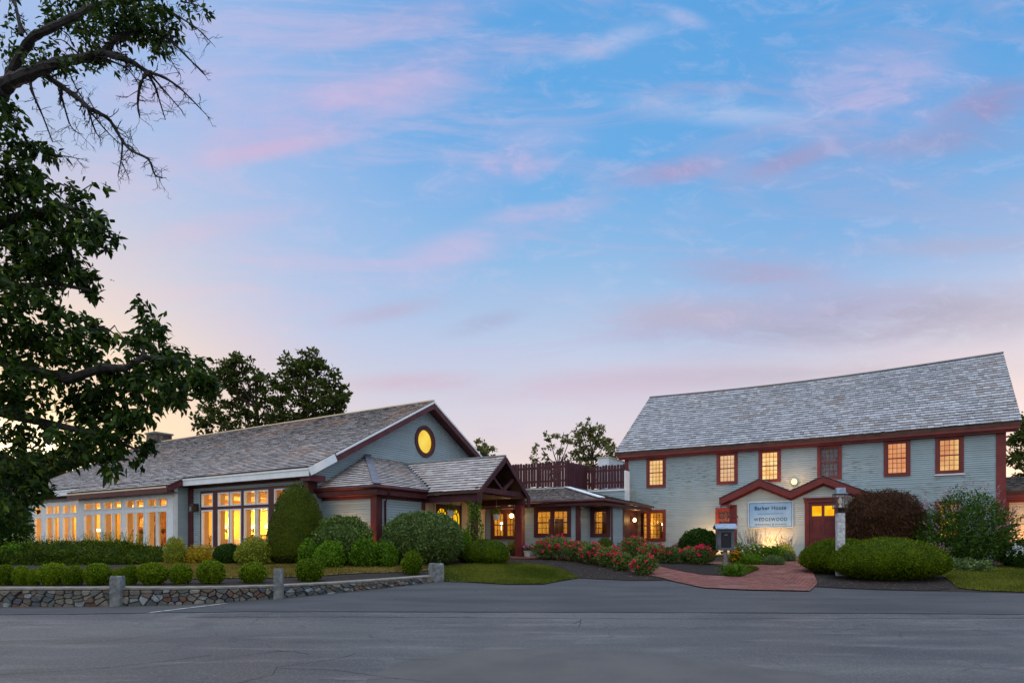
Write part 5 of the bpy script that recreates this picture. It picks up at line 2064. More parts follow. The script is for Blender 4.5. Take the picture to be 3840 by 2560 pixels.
# ================================================================== LAMPS that are lit in the photograph
fl = thing('flood_lamp', 'blazing bare lamp on the house wall above the valley of the double gable', 'lamp', tuple(Wp(-3.09, 27.3, 3.73)), -A31)
mb = MB(True)
mb.box((-3.17, 27.33, 3.66), (-3.01, 27.47, 3.80)); mb.bar((-3.09, 27.33, 3.74), (-3.09, 27.26, 3.74), .05)
mb.build('bracket', M['black'], fl)
mb = MB(True)
mb.lathe((-3.09, 27.2, 3.73), [(.001, -.12), (.07, -.10), (.115, 0), (.07, .10), (.001, .12)], 14)
mb.build('bulb', emat('flood_bulb', (1.0, 0.60, 0.22, 1), 3.2), fl, smooth=True)
lamp('flood_lamp_light', tuple(Wp(-3.09, 26.8, 3.73)), 24, (1, .42, .10), .08, fl)

pl_ = thing('porch_lantern', 'bright wall lantern beside the paned windows under the gabled portico', 'lamp', tuple(Wp(U_on(1921, 21.6), 21.6, 2.4)), -A31)
ul = U_on(1919, 21.5)
zl = Z_at(1932, uv_of(1919, v=21.5)[2])
mb = MB(True)
mb.box((ul - .05, 21.56, zl - .02), (ul + .05, 21.64, zl + .16)); mb.bar((ul, 21.56, zl + .12), (ul, 21.48, zl + .12), .025)
mb.lathe((ul, 21.48, zl), [(.001, .13), (.075, .08), (.07, .075)], 10)
mb.build('bracket', M['black'], pl_)
mb = MB(True)
mb.lathe((ul, 21.48, zl), [(.001, -.10), (.07, -.07), (.085, .0), (.06, .06), (.001, .075)], 12)
mb.build('bulb', M['bulb'], pl_, smooth=True)
lamp('porch_lantern_light', tuple(Wp(ul, 21.36, zl)), 16, (1, .55, .2), .06, pl_)

rl_ = thing('recess_lamp', 'glowing lamp under the eave in the dark recess beside the house', 'lamp', tuple(Wp(-8.9, 25.9, 2.5)), -A31)
mb = MB(True); mb.box((-9.62, 26.0, 2.2), (-9.55, 26.1, 2.42)); mb.bar((-9.55, 26.05, 2.36), (-9.45, 26.05, 2.36), .03); mb.build('bracket', M['black'], rl_)
mb = MB(True); mb.lathe((-9.42, 26.05, 2.26), [(.001, -.09), (.06, -.06), (.07, 0), (.05, .07), (.001, .09)], 12); mb.build('bulb', M['bulb'], rl_, smooth=True)
lamp('recess_lamp_light', tuple(Wp(-9.3, 26.05, 2.26)), 12, (1, .55, .2), .07, rl_)

wl_ = thing('wall_lantern', 'unlit bronze lantern hung on the maroon corner board left of the tall windows', 'lantern', tuple(Wp(U_on(732, FW), FW - .1, 2.4)), -A31)
ul = U_on(733, FW - .12)
Yw = uv_of(733, v=FW - .12)[2]
za0, za1 = Z_at(1920, Yw), Z_at(1897, Yw)
mb = MB(True)
mb.box((ul - .06, FW - .1, za0 + .05), (ul + .06, FW - .04, za1 + .1)); mb.bar((ul, FW - .1, za1 + .08), (ul, FW - .2, za1 + .08), .03)
mb.hexa([(ul - .08, FW - .3, za0), (ul + .08, FW - .3, za0), (ul + .08, FW - .14, za0), (ul - .08, FW - .14, za0)],
        [(ul - .11, FW - .33, za1), (ul + .11, FW - .33, za1), (ul + .11, FW - .11, za1), (ul - .11, FW - .11, za1)])
mb.hexa([(ul - .12, FW - .34, za1 + .001), (ul + .12, FW - .34, za1 + .001), (ul + .12, FW - .10, za1 + .001), (ul - .12, FW - .10, za1 + .001)],
        [(ul - .03, FW - .25, za1 + .12), (ul + .03, FW - .25, za1 + .12), (ul + .03, FW - .19, za1 + .12), (ul - .03, FW - .19, za1 + .12)])
mb.build('lantern_body', M['iron'], wl_)
mb = MB(True)
mb.box((ul - .075, FW - .335, za0 + .04), (ul + .075, FW - .331, za1 - .03))
mb.build('pane', pmat('smoky_glass', C(120, 124, 126), None, rough=0.15), wl_)


def spot(u, v, label, power, aim, ang=70):
    q = Wp(u, v, 0)
    q.z = h1(q.x, q.y)
    t = thing('garden_spotlight', label, 'spotlight', tuple(q), -A31, 'garden spotlights in the beds')
    mb = MB()
    mb.tube([tuple(q - Vector((0, 0, .1))), tuple(q + Vector((0, 0, .10)))], .015, 6)
    d = (Vector(aim) - q).normalized()
    a = q + Vector((0, 0, .12))
    mb.tube([tuple(a - d * .07), tuple(a + d * .05)], [.03, .05], 10)
    mb.build('housing', M['black'], t)
    mb = MB()
    mb.tube([tuple(a + d * .051), tuple(a + d * .054)], .042, 10)
    mb.build('lens', M['bulb'], t)
    li = bpy.data.lights.new('garden_spotlight_light', 'SPOT')
    li.energy = power
    li.color = (1, .47, .14)
    li.spot_size = R(ang)
    li.spot_blend = 1.0
    li.shadow_soft_size = .03
    o = bpy.data.objects.new('garden_spotlight_light', li)
    COL.objects.link(o)
    o.parent = t
    o.matrix_local = rootm(t).inverted() @ (Matrix.Translation(a + d * .07) @ d.to_track_quat('-Z', 'Y').to_matrix().to_4x4())


spot(-3.75, 25.35, 'garden spotlight lighting the clapboards below the sign', 150, Wp(-3.75, 26.04, 1.75), 130)
spot(-5.8, 26.6, 'garden spotlight lighting the wall left of the porch pilaster', 340, Wp(-6.3, 27.5, 1.9), 140)
spot(-15.6, 14.55, 'garden spotlight hidden behind the round rhododendron', 340, Wp(-15.6, 15.1, 2.2), 70)
spot(-14.75, 14.55, 'garden spotlight at the foot of the entry corner board', 120, Wp(-14.8, 15.1, 1.6), 80)
spot(-13.8, 15.8, 'garden spotlight behind the big round holly', 200, Wp(-14.4, 16.0, 1.0), 80)
spot(4.6, 27.3, 'garden spotlight lighting the pale annex wall', 260, Wp(4.7, 28.0, 1.7), 110)

# ================================================================== HANGING BASKETS and POTS
M['pot_white'] = pmat('white_plastic_pot', C(222, 224, 226), C(204, 206, 208), 4, 0.4)
M['pot_dark'] = pmat('dark_planter', C(58, 46, 42), C(44, 36, 34), 4, 0.7)

# ================================================================== FOLIAGE KIT
def unit(a):
    return a / (np.linalg.norm(a, axis=1, keepdims=True) + 1e-9)


def leaves(P, N, L, Wd, along=None, aim=0.55, jit=0.35, fold=False, rng=RNG):
    """leaf blades at points P; N mean facing, along mean direction of the blade"""
    n = len(P)
    nn = unit(N * aim + rng.normal(0, 1, (n, 3)) * (1 - aim))
    t = rng.normal(0, 1, (n, 3)) * (1.0 if along is None else 0.55)
    if along is not None:
        t = t + along
    t = unit(t - nn * (t * nn).sum(1, keepdims=True))
    b = np.cross(nn, t)
    l = (L * rng.uniform(1 - jit, 1 + jit, n))[:, None]
    w = (Wd * rng.uniform(1 - jit, 1 + jit, n))[:, None]
    if not fold:
        V = np.stack([P, P + t * l * .5 + b * w / 2, P + t * l, P + t * l * .5 - b * w / 2], 1)
        Fq = np.arange(n * 4).reshape(n, 4)
        k = 4
    else:       # two halves folded along the midrib, tip curling down
        dn = np.array([0, 0, -1.0])
        V = np.stack([P, P + t * l * .38 + b * w / 2 + nn * w * .18, P + t * l * .72 + b * w * .32 + nn * w * .1 + dn * l * .04, P + t * l + dn * l * .12,
                      P + t * l * .72 - b * w * .32 + nn * w * .1 + dn * l * .04, P + t * l * .38 - b * w / 2 + nn * w * .18, P + t * l * .5], 1)
        o = np.arange(n)[:, None] * 7
        Fq = np.concatenate([o + np.array([[0, 1, 2, 6]]), o + np.array([[6, 2, 3, 3]]), o + np.array([[0, 6, 4, 5]]), o + np.array([[6, 3, 3, 4]])], 0)
        Fq = np.concatenate([o + np.array([[0, 1, 6]]), o + np.array([[1, 2, 6]]), o + np.array([[2, 3, 6]]), o + np.array([[3, 4, 6]]), o + np.array([[4, 5, 6]]), o + np.array([[5, 0, 6]])], 0)
        k = 7
    tone = np.repeat(rng.uniform(0, 1, n), k)
    return V.reshape(-1, 3), Fq, tone


def nz3(P, f, seed=0.0):
    return np.array([noise.noise(Vector((a * f + seed, b * f - seed, c * f + seed * .5))) for a, b, c in P])


def dome(n, rx, ry, rz, cz, lump, freq, seed, pw=2.0, inner=0.06, rng=RNG, zmin=-1.0):
    """points and outward normals on a lumpy superellipsoid whose centre is cz above the base"""
    d = unit(rng.normal(0, 1, (n, 3)))
    d = d[d[:, 2] > zmin]
    k = (np.abs(d) ** pw).sum(1) ** (-1 / pw)
    up = rz - cz
    lm = 1 + lump * nz3(d, freq, seed) + lump * .5 * nz3(d, freq * 2.3, seed + 7)
    r = k * lm * (1 - np.abs(rng.normal(0, inner, len(d)))) * np.where(rng.random(len(d)) < .035, rng.uniform(1.02, 1.10, len(d)), 1.0)
    S = np.where(d[:, 2:3] > 0, np.array([[rx, ry, up]]), np.array([[rx, ry, max(cz, .02)]]))
    P = d * r[:, None] * S + np.array([[0, 0, cz]])
    Nn = unit(d / S)
    ok = P[:, 2] > 0.0
    return P[ok], Nn[ok]


def core_mesh(rx, ry, rz, cz, lump, freq, seed, pw, k=.9):
    V, Fq = [], []
    nu, nv = 22, 12
    D = []
    for j in range(nv + 1):
        ph = -math.pi / 2 + math.pi * j / nv
        for i in range(nu):
            th = 2 * math.pi * i / nu
            D.append((math.cos(ph) * math.cos(th), math.cos(ph) * math.sin(th), math.sin(ph)))
    d = np.array(D)
    kk = (np.abs(d) ** pw).sum(1) ** (-1 / pw)
    lm = 1 + lump * nz3(d, freq, seed) + lump * .5 * nz3(d, freq * 2.3, seed + 7)
    S = np.where(d[:, 2:3] > 0, np.array([[rx, ry, rz - cz]]), np.array([[rx, ry, max(cz, .02)]]))
    V = d * (kk * lm)[:, None] * S * k + np.array([[0, 0, cz]])
    for j in range(nv):
        for i in range(nu):
            a = j * nu + i
            b = j * nu + (i + 1) % nu
            Fq.append((a, b, b + nu, a + nu))
    return V, np.array(Fq)


def join(parts):
    V, Fq, T, o = [], [], [], 0
    for v, f, t in parts:
        V.append(v); Fq.append(f + o); T.append(t)
        o += len(v)
    return np.concatenate(V), np.concatenate(Fq), np.concatenate(T)


def shrub_mesh(name, m, rx, ry, rz, n, L, Wd, cz=None, lump=.08, freq=2.2, seed=1.0, pw=2.0, inner=.06, aim=.45, core=.88, parent=None, zmin=-1.0, along=None):
    cz = rz * .5 if cz is None else cz
    P, N = dome(n, rx, ry, rz, cz, lump, freq, seed, pw, inner, zmin=zmin)
    al = N * .8 + np.array([[0, 0, .35]]) if along is None else along(P, N)
    parts = [leaves(P, N, L, Wd, al, aim)]
    if core:
        cv, cf = core_mesh(rx, ry, rz, cz, lump, freq, seed, pw, core)
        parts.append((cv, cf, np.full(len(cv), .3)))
    V, Fq, T = join(parts)
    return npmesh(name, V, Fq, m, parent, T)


def put(o, loc, rz=0.0, label=None, cat=None, group=None):
    o.location = loc
    o.rotation_euler = (0, 0, rz)
    return tag(o, label, cat, group)


def pxbox(x0, x1, yt, yb, Y=None, squash=.85):
    """footprint and size of a plant seen in the box x0..x1, yt..yb whose foot is at yb (or at depth Y)"""
    xm = (x0 + x1) / 2
    if Y is None:
        q = gp(xm, yb)
        w = (x1 - x0) * q.y / F
        Yc = q.y + w * .5 * squash * .8
    else:
        Yc = Y
        w = (x1 - x0) * Yc / F
    X = (xm - CX) / F * Yc
    z = h1(X, Yc)
    return Vector((X, Yc, z)), w, max(.15, Z_at(yt, Yc) - z)


M['box_leaf'] = leafmat('boxwood_leaves', C(44, 72, 12), C(114, 136, 36), .5, .2, nscale=4)
M['yew'] = leafmat('yew_needles', C(36, 56, 4), C(92, 112, 14), .6, .15, nscale=2)
M['yew_dark'] = leafmat('dark_yew_needles', C(34, 50, 16), C(76, 88, 28), .6, .12, nscale=2)
M['juniper'] = leafmat('juniper_needles', C(36, 54, 12), C(78, 96, 26), .65, .12, nscale=1.2)
M['rhodo'] = leafmat('rhododendron_leaves', C(38, 62, 34), C(94, 118, 66), .5, .15, spec=.25)
M['holly'] = leafmat('holly_leaves', C(32, 54, 32), C(88, 110, 70), .5, .12, spec=.25)
M['azalea'] = leafmat('azalea_leaves', C(46, 78, 22), C(98, 134, 44), .5, .25)
M['olive'] = leafmat('olive_shrub_leaves', C(84, 98, 40), C(150, 158, 78), .6, .25)
M['gold_leaf'] = leafmat('golden_shrub_leaves', C(126, 110, 34), C(186, 166, 60), .6, .3)
M['dark_bush'] = leafmat('dark_shrub_leaves', C(22, 46, 22), C(56, 84, 36), .55, .15)
M['maple_red'] = leafmat('dark_purple_maple_leaves', C(48, 34, 34), C(82, 58, 56), .6, .2)
M['buddleia'] = leafmat('butterfly_bush_leaves', C(34, 62, 24), C(78, 108, 54), .55, .25)
M['rose_leaf'] = leafmat('rose_leaves', C(52, 74, 44), C(106, 126, 84), .5, .2)
M['rose'] = leafmat('rose_petals', C(206, 20, 66), C(250, 60, 112), .55, .25)
M['rose_red'] = leafmat('scarlet_petals', C(206, 24, 34), C(246, 62, 58), .55, .25)
M['pink'] = leafmat('pink_petals', C(196, 90, 160), C(240, 160, 208), .55, .25)
M['white_petal'] = leafmat('white_petals', C(214, 218, 220), C(248, 248, 246), .55, .3)
M['orange_petal'] = leafmat('orange_petals', C(214, 120, 24), C(248, 176, 50), .55, .3)
M['yellow_petal'] = leafmat('pale_yellow_petals', C(230, 190, 96), C(250, 226, 150), .55, .3)
M['lilac'] = leafmat('lilac_blossom', C(142, 102, 162), C(190, 150, 204), .6, .25)
M['sage'] = leafmat('lavender_sage', C(112, 104, 138), C(164, 152, 182), .65, .2)
M['silver'] = leafmat('grey_green_leaves', C(62, 84, 66), C(104, 124, 100), .7, .2)
M['meadow_green'] = leafmat('tall_perennial_leaves', C(68, 92, 30), C(138, 154, 66), .6, .3)
M['variegated'] = leafmat('variegated_leaves', C(110, 120, 52), C(214, 206, 132), .5, .25)
M['tree_leaf'] = leafmat('broad_tree_leaves', C(24, 44, 12), C(62, 88, 24), .55, .25, third=C(92, 112, 34), spec=.15)
M['far_leaf'] = leafmat('far_tree_leaves', C(44, 58, 26), C(94, 106, 48), .6, .35, nscale=.4)
M['far_leaf2'] = leafmat('far_tree_leaves_pale', C(84, 92, 52), C(142, 142, 86), .6, .4, nscale=.4)

# ---- boxwood balls along the wall: one loop, each its own ellipsoid
BALLS = [(-20, 55, 2118, 2186, 'boxwood ball cut by the left edge of the photo'), (49, 112, 2123, 2184, 'loose small boxwood second from the left, bronze at the top'),
         (104, 150, 2134, 2180, 'small low boxwood tucked against the wide third ball'), (144, 252, 2112, 2189, 'wide flat topped boxwood ball third along the row'),
         (232, 318, 2120, 2191, 'neat round boxwood right of the wide flat topped one'), (316, 416, 2112, 2187, 'large dark boxwood just left of the squat granite post'),
         (421, 474, 2134, 2178, 'left half of the twin boxwood behind the squat granite post'), (462, 516, 2119, 2184, 'right half of the twin boxwood behind the squat granite post'),
         (515, 631, 2110, 2187, 'widest boxwood ball right of the squat granite post'), (634, 721, 2114, 2187, 'egg shaped boxwood between two bigger balls'),
         (738, 844, 2101, 2187, 'tall round boxwood in the middle of the lawn front'), (897, 1003, 2109, 2187, 'round boxwood just left of the tall narrow granite post'),
         (1107, 1216, 2095, 2181, 'bright green boxwood ball right of the tall narrow granite post'), (1503, 1588, 2066, 2141, 'last boxwood ball by the thick granite post')]
protos = []
for k in range(5):
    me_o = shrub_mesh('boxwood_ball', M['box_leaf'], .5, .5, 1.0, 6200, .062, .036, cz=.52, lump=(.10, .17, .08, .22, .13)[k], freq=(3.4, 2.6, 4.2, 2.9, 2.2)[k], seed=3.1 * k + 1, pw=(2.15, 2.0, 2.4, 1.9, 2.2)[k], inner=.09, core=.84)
    protos.append(me_o)
for i, (x0, x1, yt, yb, lab) in enumerate(BALLS):
    # ball rests behind the wall; foot depth from the wall line
    xm = (x0 + x1) / 2
    k = min(range(len(WALLPX)), key=lambda j: abs(WALLPX[j][0] - xm))
    wx = np.interp(xm, [a[0] for a in WALLPX], [w_[1] for w_ in WALL])
    Yc = wx + (1.0 if xm < 1200 else 1.3)
    q, w, hh = pxbox(x0, x1, yt, yb, Yc)
    zb_ = Z_at(yb, Yc)
    src = protos[i % 5]
    o = src if i < 5 else src.copy()
    if i >= 5:
        COL.objects.link(o)
    H_ = Z_at(yt, Yc) - q.z
    o.scale = (w * .89, w * .89, H_ + .03)
    put(o, (q.x, q.y, q.z - .03), random.uniform(0, 6), lab, 'boxwood shrub', 'clipped boxwood balls behind the stone wall')

# ---- larger shrubs of the left bed
def shrub(name, label, cat, x0, x1, yt, yb, m, n, L, Wd, Y=None, depth=.85, cz=.4, lump=.12, freq=2.4, seed=None, pw=2.0, inner=.07, aim=.4, core=.88, group=None, zmin=-1.0, along=None):
    q, w, hh = pxbox(x0, x1, yt, yb, Y)
    o = shrub_mesh(name, m, w / 2, w / 2 * depth, hh, n, L, Wd, hh * cz, lump, freq, random.uniform(0, 50) if seed is None else seed, pw, inner, aim, core, zmin=zmin, along=along)
    return put(o, tuple(q - Vector((0, 0, .03))), 0, label, cat, group)


YV = lambda x, v: uv_of(x, v=v)[2]
shrub('conical_yew', 'tall smooth dark green yew clipped to a blunt cone at the hall corner', 'yew', 1000, 1226, 1808, 2112, M['yew_dark'], 26000, .06, .022, Y=20.2, depth=.9, cz=.14, lump=.05, pw=1.85, inner=.03, aim=.6, core=.95)
shrub('rhododendron', 'rounded blue green rhododendron against the blank entry wall', 'rhododendron', 1176, 1398, 1930, 2075, M['rhodo'], 9000, .10, .042, Y=19.4, cz=.42, lump=.14, inner=.10, core=.8)
shrub('holly_bush', 'huge rounded grey green holly hiding the foot of the entrance door', 'holly', 1438, 1735, 1920, 2108, M['holly'], 22000, .075, .038, Y=19.8, depth=.8, cz=.45, lump=.08, pw=2.4, inner=.06, core=.88)
shrub('azalea', 'small bright azalea at the foot of the conical yew', 'azalea', 1122, 1190, 2022, 2082, M['azalea'], 2200, .075, .03, Y=18.6, lump=.3, core=.6)
shrub('azalea', 'low spreading azalea in front of the rhododendron', 'azalea', 1182, 1290, 2032, 2104, M['azalea'], 3600, .075, .03, Y=18.4, lump=.3, core=.6)
shrub('azalea', 'dense green azalea below the maroon corner board', 'azalea', 1315, 1425, 2016, 2098, M['azalea'], 4200, .075, .03, Y=18.6, lump=.22, core=.75)
shrub('azalea', 'straggling azalea between the dense one and the holly', 'azalea', 1408, 1488, 2034, 2098, M['azalea'], 2400, .075, .03, Y=18.7, lump=.32, core=.55)
shrub('azalea', 'light green shrub squeezed between the holly and the low yew mound', 'azalea', 1712, 1766, 1990, 2088, M['azalea'], 2600, .07, .028, Y=20.6, lump=.25)
shrub('yew_mound', 'low smooth yew mound left of the dark planter', 'yew', 1735, 1908, 2020, 2098, M['yew'], 12000, .05, .018, Y=20.3, depth=.8, cz=.3, lump=.05, pw=2.4, inner=.03, aim=.6, core=.95)
shrub('olive_shrub', 'loose olive green shrub left of the conical yew', 'shrub', 888, 1018, 2012, 2108, M['olive'], 5200, .07, .028, Y=19.6, lump=.22, inner=.12, core=.75)
shrub('round_bush', 'small dark round bush below the red framed windows', 'bush', 803, 910, 2034, 2100, M['dark_bush'], 5200, .05, .025, Y=20.4, cz=.45, lump=.07, core=.9)
shrub('golden_shrub', 'yellowing feathery shrub under the left red framed window', 'shrub', 690, 815, 2042, 2098, M['gold_leaf'], 3800, .07, .022, Y=20.8, lump=.28, inner=.14, core=.6)
shrub('olive_shrub', 'upright pale olive shrub at the corner of the white bay', 'shrub', 618, 694, 2010, 2094, M['olive'], 3600, .065, .022, Y=20.4, lump=.22, inner=.12, core=.75)
# sprawling juniper bank
q, w, hh = pxbox(-120, 640, 2034, 2112, 20.5)
jun = shrub_mesh('juniper_bank', M['juniper'], w / 2 * 1.05, 1.6, .80, 42000, .10, .03, .05, .26, 4.0, 9.0, 2.0, .06, .35, .92)
put(jun, (q.x - .3, 21.6, .46), 0, 'long sprawling juniper bank in front of the white bay windows', 'juniper')


# ---- feathery perennials: stalks with leaves and heads
def stalks(name, label, cat, x0, x1, yt, Y, dep, n, lm, hm, leaf=(.07, .02), head=(.03, .03), nleaf=14, nhead=6, headspan=.25, group=None, lean=.18, spread=1.0):
    X0, X1 = (x0 - CX) / F * Y, (x1 - CX) / F * Y
    xm = (X0 + X1) / 2
    zb_ = h1(xm, Y)
    Ht = Z_at(yt, Y) - zb_
    t = thing(name, label, cat, (xm, Y, zb_), 0, group)
    PL, NL, AL, PH, NH = [], [], [], [], []
    mb = MB()
    for k in range(n):
        bx = np.array([RNG.uniform(X0, X1), Y + RNG.uniform(-dep, dep), 0])
        bx[2] = h1(bx[0], bx[1])
        hh = Ht * RNG.uniform(.62, 1.0)
        tip = bx + np.array([RNG.normal(0, lean) * hh, RNG.normal(0, lean) * hh, hh])
        if spread != 1.0:
            bx[0] = xm + (bx[0] - xm) * spread
        mb.tube([tuple(bx), tuple(bx * .45 + tip * .55 + np.array([0, 0, .03])), tuple(tip)], [.008, .006, .003], 3, cap=False)
        for j in range(nleaf):
            f = RNG.uniform(.05, .92)
            PL.append(bx * (1 - f) + tip * f + RNG.normal(0, .015, 3)); AL.append(np.r_[RNG.normal(0, 1, 2), .35])
        for j in range(nhead):
            f = 1 - RNG.uniform(0, 1) * headspan
            PH.append(bx * (1 - f) + tip * f + RNG.normal(0, .018, 3))
    mb.build('stem', lm, t)
    P = np.array(PL); A = np.array(AL)
    V, Fq, T = leaves(P, RNG.normal(0, 1, P.shape), leaf[0], leaf[1], A, .3)
    o = npmesh('foliage', V - np.array([[xm, Y, zb_]]), Fq, lm, t, T)
    if nhead:
        P = np.array(PH)
        V, Fq, T = leaves(P, RNG.normal(0, 1, P.shape) + np.array([[0, -.6, .6]]), head[0], head[1], None, .4)
        npmesh('blossom', V - np.array([[xm, Y, zb_]]), Fq, hm, t, T)
    return t


stalks('tall_perennial', 'pale flowering perennials in front of the white framed windows on the left', 'perennial', 95, 340, 1996, 22.2, .5, 150, M['meadow_green'], M['white_petal'], nhead=3)
stalks('tall_perennial', 'tall feathery green perennials in front of the white bay', 'perennial', 345, 525, 1984, 21.6, .5, 150, M['meadow_green'], M['meadow_green'], nhead=2)
stalks('tall_perennial', 'leafy bright green perennial clump at the far left end of the juniper', 'perennial', 15, 110, 2022, 21.0, .5, 90, M['azalea'], M['azalea'], leaf=(.10, .05), nhead=0)

# ---- right hand side
for (x0, x1, yt, Y, lab, dp) in ((3008, 3300, 2018, 18.4, 'rounded yew mound behind the granite lamp post', .8), (3122, 3545, 2014, 16.9, 'largest yew mound, in front of the granite lamp post', .72)):
    q, w, hh = pxbox(x0, x1, yt, 2190, Y)
    o = shrub_mesh('yew_mound', M['yew'], w / 2, w / 2 * dp, hh, 30000, .055, .019, hh * .36, .05, 2.6, random.uniform(0, 50), 2.0, .035, .55, .95)
    put(o, tuple(q - Vector((0, 0, .02))), 0, lab, 'yew', 'clipped yew mounds by the lamp post')
# weeping maple: dome of drooping threads
q, w, hh = pxbox(3160, 3455, 1838, 2085, 21.0)
mp = thing('weeping_maple', 'dark purple weeping laceleaf maple dome in front of the house wall', 'maple tree', tuple(q))
P, N = dome(26000, w / 2, w / 2 * .8, hh, hh * .5, .10, 3.0, 4.4, 2.3, .09)
P = P[P[:, 2] > hh * .18]; N = N[:len(P)]
Nn = unit(P - np.array([[0, 0, hh * .45]]))
V, Fq, T = leaves(P, Nn, .15, .02, np.c_[Nn[:, :2] * .7, np.full(len(P), -.75)], .45)
cv, cf = core_mesh(w / 2, w / 2 * .8, hh, hh * .5, .10, 3.0, 4.4, 2.3, .85)
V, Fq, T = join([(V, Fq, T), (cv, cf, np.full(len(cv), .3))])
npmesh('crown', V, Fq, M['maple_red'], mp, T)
mb = MB()
mb.tube([tuple(q - Vector((0, 0, .1))), tuple(q + Vector((.05, 0, .5))), tuple(q + Vector((-.05, 0, 1.1)))], [.09, .07, .05], 8)
mb.build('trunk', M['bark'], mp)
# butterfly bush
q, w, hh = pxbox(3455, 3800, 1850, 2110, 19.6)
bb = thing('butterfly_bush', 'big loose butterfly bush with lilac flower spikes at the right corner of the house', 'butterfly bush', tuple(q))
P, N = dome(15000, w / 2, w / 2 * .7, hh, hh * .42, .28, 3.4, 8.8, 2.0, .28)
V, Fq, T = leaves(P, N, .12, .032, N * .8 + np.array([[0, 0, .2]]), .35)
npmesh('foliage', V, Fq, M['buddleia'], bb, T)
mb = MB()
for k in range(26):
    d = unit(np.array([[RNG.normal(), RNG.normal() * .7, RNG.uniform(.4, 1.6)]]))[0]
    e = Vector(d * np.array([w * .48, w * .34, hh * .9]))
    mb.tube([tuple(q), tuple(q + e * .5 + Vector((0, 0, .15))), tuple(q + e)], [.02, .012, .004], 4, cap=False)
mb.build('stem', M['bark_far'], bb)
P, N = dome(180, w / 2 * 1.05, w / 2 * .75, hh * 1.05, hh * .42, .28, 3.4, 8.8, 2.0, .05, zmin=.05)
PH, AH = [], []
for p_, n_ in zip(P, N):
    for j in range(26):
        f = RNG.uniform(0, 1)
        PH.append(p_ + n_ * f * .20 + np.array([0, 0, f * .06]) + RNG.normal(0, .018 * (1.2 - f), 3))
P = np.array(PH)
V, Fq, T = leaves(P, RNG.normal(0, 1, P.shape), .032, .026, None, .3)
npmesh('blossom', V, Fq, M['lilac'], bb, T)
shrub('corner_bush', 'dark leafy bush cut by the right edge of the photo beside the annex', 'bush', 3760, 3960, 2020, 2122, M['dark_bush'], 6000, .08, .035, Y=19.0, lump=.2, core=.8)
stalks('sage_clump', 'purple flowering sage at the left foot of the butterfly bush', 'perennial', 3440, 3530, 2032, 18.9, .3, 60, M['silver'], M['lilac'], nhead=12, nleaf=8)
stalks('silver_perennial', 'grey leaved low perennial in front of the butterfly bush', 'perennial', 3580, 3700, 2092, 18.2, .35, 70, M['silver'], M['silver'], leaf=(.12, .045), nhead=0)
stalks('white_phlox', 'small white flowered plant at the right edge by the annex', 'perennial', 3800, 3880, 2030, 18.6, .3, 40, M['dark_bush'], M['white_petal'], nhead=8, head=(.05, .05))

# ---- roses
M['rose_stem'] = pmat('rose_canes', C(70, 74, 48), C(90, 70, 50), 4, .7)


def rose(x0, x1, yt, yb, label, petal, nb=34, bloom=.085, leafn=2300, name='rose_bush', cat='rose bush', group='rose bushes beside the brick path', seed=None, lm=None):
    q, w, hh = pxbox(x0, x1, yt, yb, None)
    t = thing(name, label, cat, tuple(q), 0, group)
    sd_ = random.uniform(0, 60)
    P, N = dome(int(leafn * 1.5), w / 2 * 1.08, w / 2 * .85, hh * .96, hh * .52, .26, 3.0, sd_, 2.0, .34)
    V, Fq, T = leaves(P, N, .062, .034, N * .5, .35)
    npmesh('foliage', V, Fq, lm or M['rose_leaf'], t, T)
    mb = MB()
    for k in range(9):
        d = Vector((RNG.normal() * w * .22, RNG.normal() * w * .18, hh * RNG.uniform(.55, .85)))
        mb.tube([tuple(q + Vector((d.x * .15, d.y * .15, -.05))), tuple(q + d)], [.010, .005], 4, cap=False)
    mb.build('cane', M['rose_stem'], t)
    P, N = dome(nb * 3, w / 2 * 1.02, w / 2 * .85, hh * 1.02, hh * .52, .26, 3.0, sd_, 2.0, .10, zmin=-.35)
    # clustered: keep blooms where a noise field is high
    P = P[np.argsort(-nz3(P, 3.3, sd_) - RNG.uniform(0, .5, len(P)))][:nb]
    PH, NH = [], []
    for p_ in P:
        r = bloom * RNG.uniform(.6, 1.1) / 2
        for j in range(9):
            d = unit(RNG.normal(0, 1, (1, 3)))[0]
            PH.append(p_ + d * r * .35); NH.append(d)
    P = np.array(PH); NH = np.array(NH)
    V, Fq, T = leaves(P, NH, bloom * .62, bloom * .6, NH * .4, .65)
    npmesh('blossom', V, Fq, petal, t, T)
    return t


ROSES = [(1995, 2090, 2018, 2098, 'pale budded rose bush next to the white flower pot', 22), (2030, 2150, 2004, 2102, 'first full rose bush, under the paired windows of the link', 36),
         (2110, 2210, 2022, 2108, 'rose bush below the maroon corner board of the link', 40), (2170, 2270, 2028, 2118, 'rose bush in front of the single paned link window', 34),
         (2235, 2345, 2046, 2130, 'broad crimson rose bush in the middle of the bed', 46), (2300, 2370, 2072, 2142, 'small rose bush at the front edge of the middle of the bed', 14),
         (2370, 2462, 2078, 2158, 'low rounded rose bush nearest the asphalt', 30), (2325, 2430, 2008, 2092, 'tall rose bush below the recess beside the house', 30),
         (2395, 2500, 2036, 2110, 'sparse rose bush below the paired house windows', 26), (2470, 2560, 2048, 2118, 'leafy rose bush right of the sparse one', 16),
         (2575, 2680, 2044, 2122, 'bright rose bush just left of the drop box', 40), (2555, 2620, 2048, 2116, 'slim rose bush between the leafy and the bright one', 18)]
for (x0, x1, yt, yb, lab, nb) in ROSES:
    rose(x0, x1, yt, yb, lab, M['rose'], int(nb * 1.2), .095)
rose(2262, 2340, 2012, 2080, 'scarlet flowered bush over the dark mound behind the roses', M['rose_red'], 46, .075, 1100, 'geranium_bush', 'flowering shrub', 'scarlet flowers behind the roses')
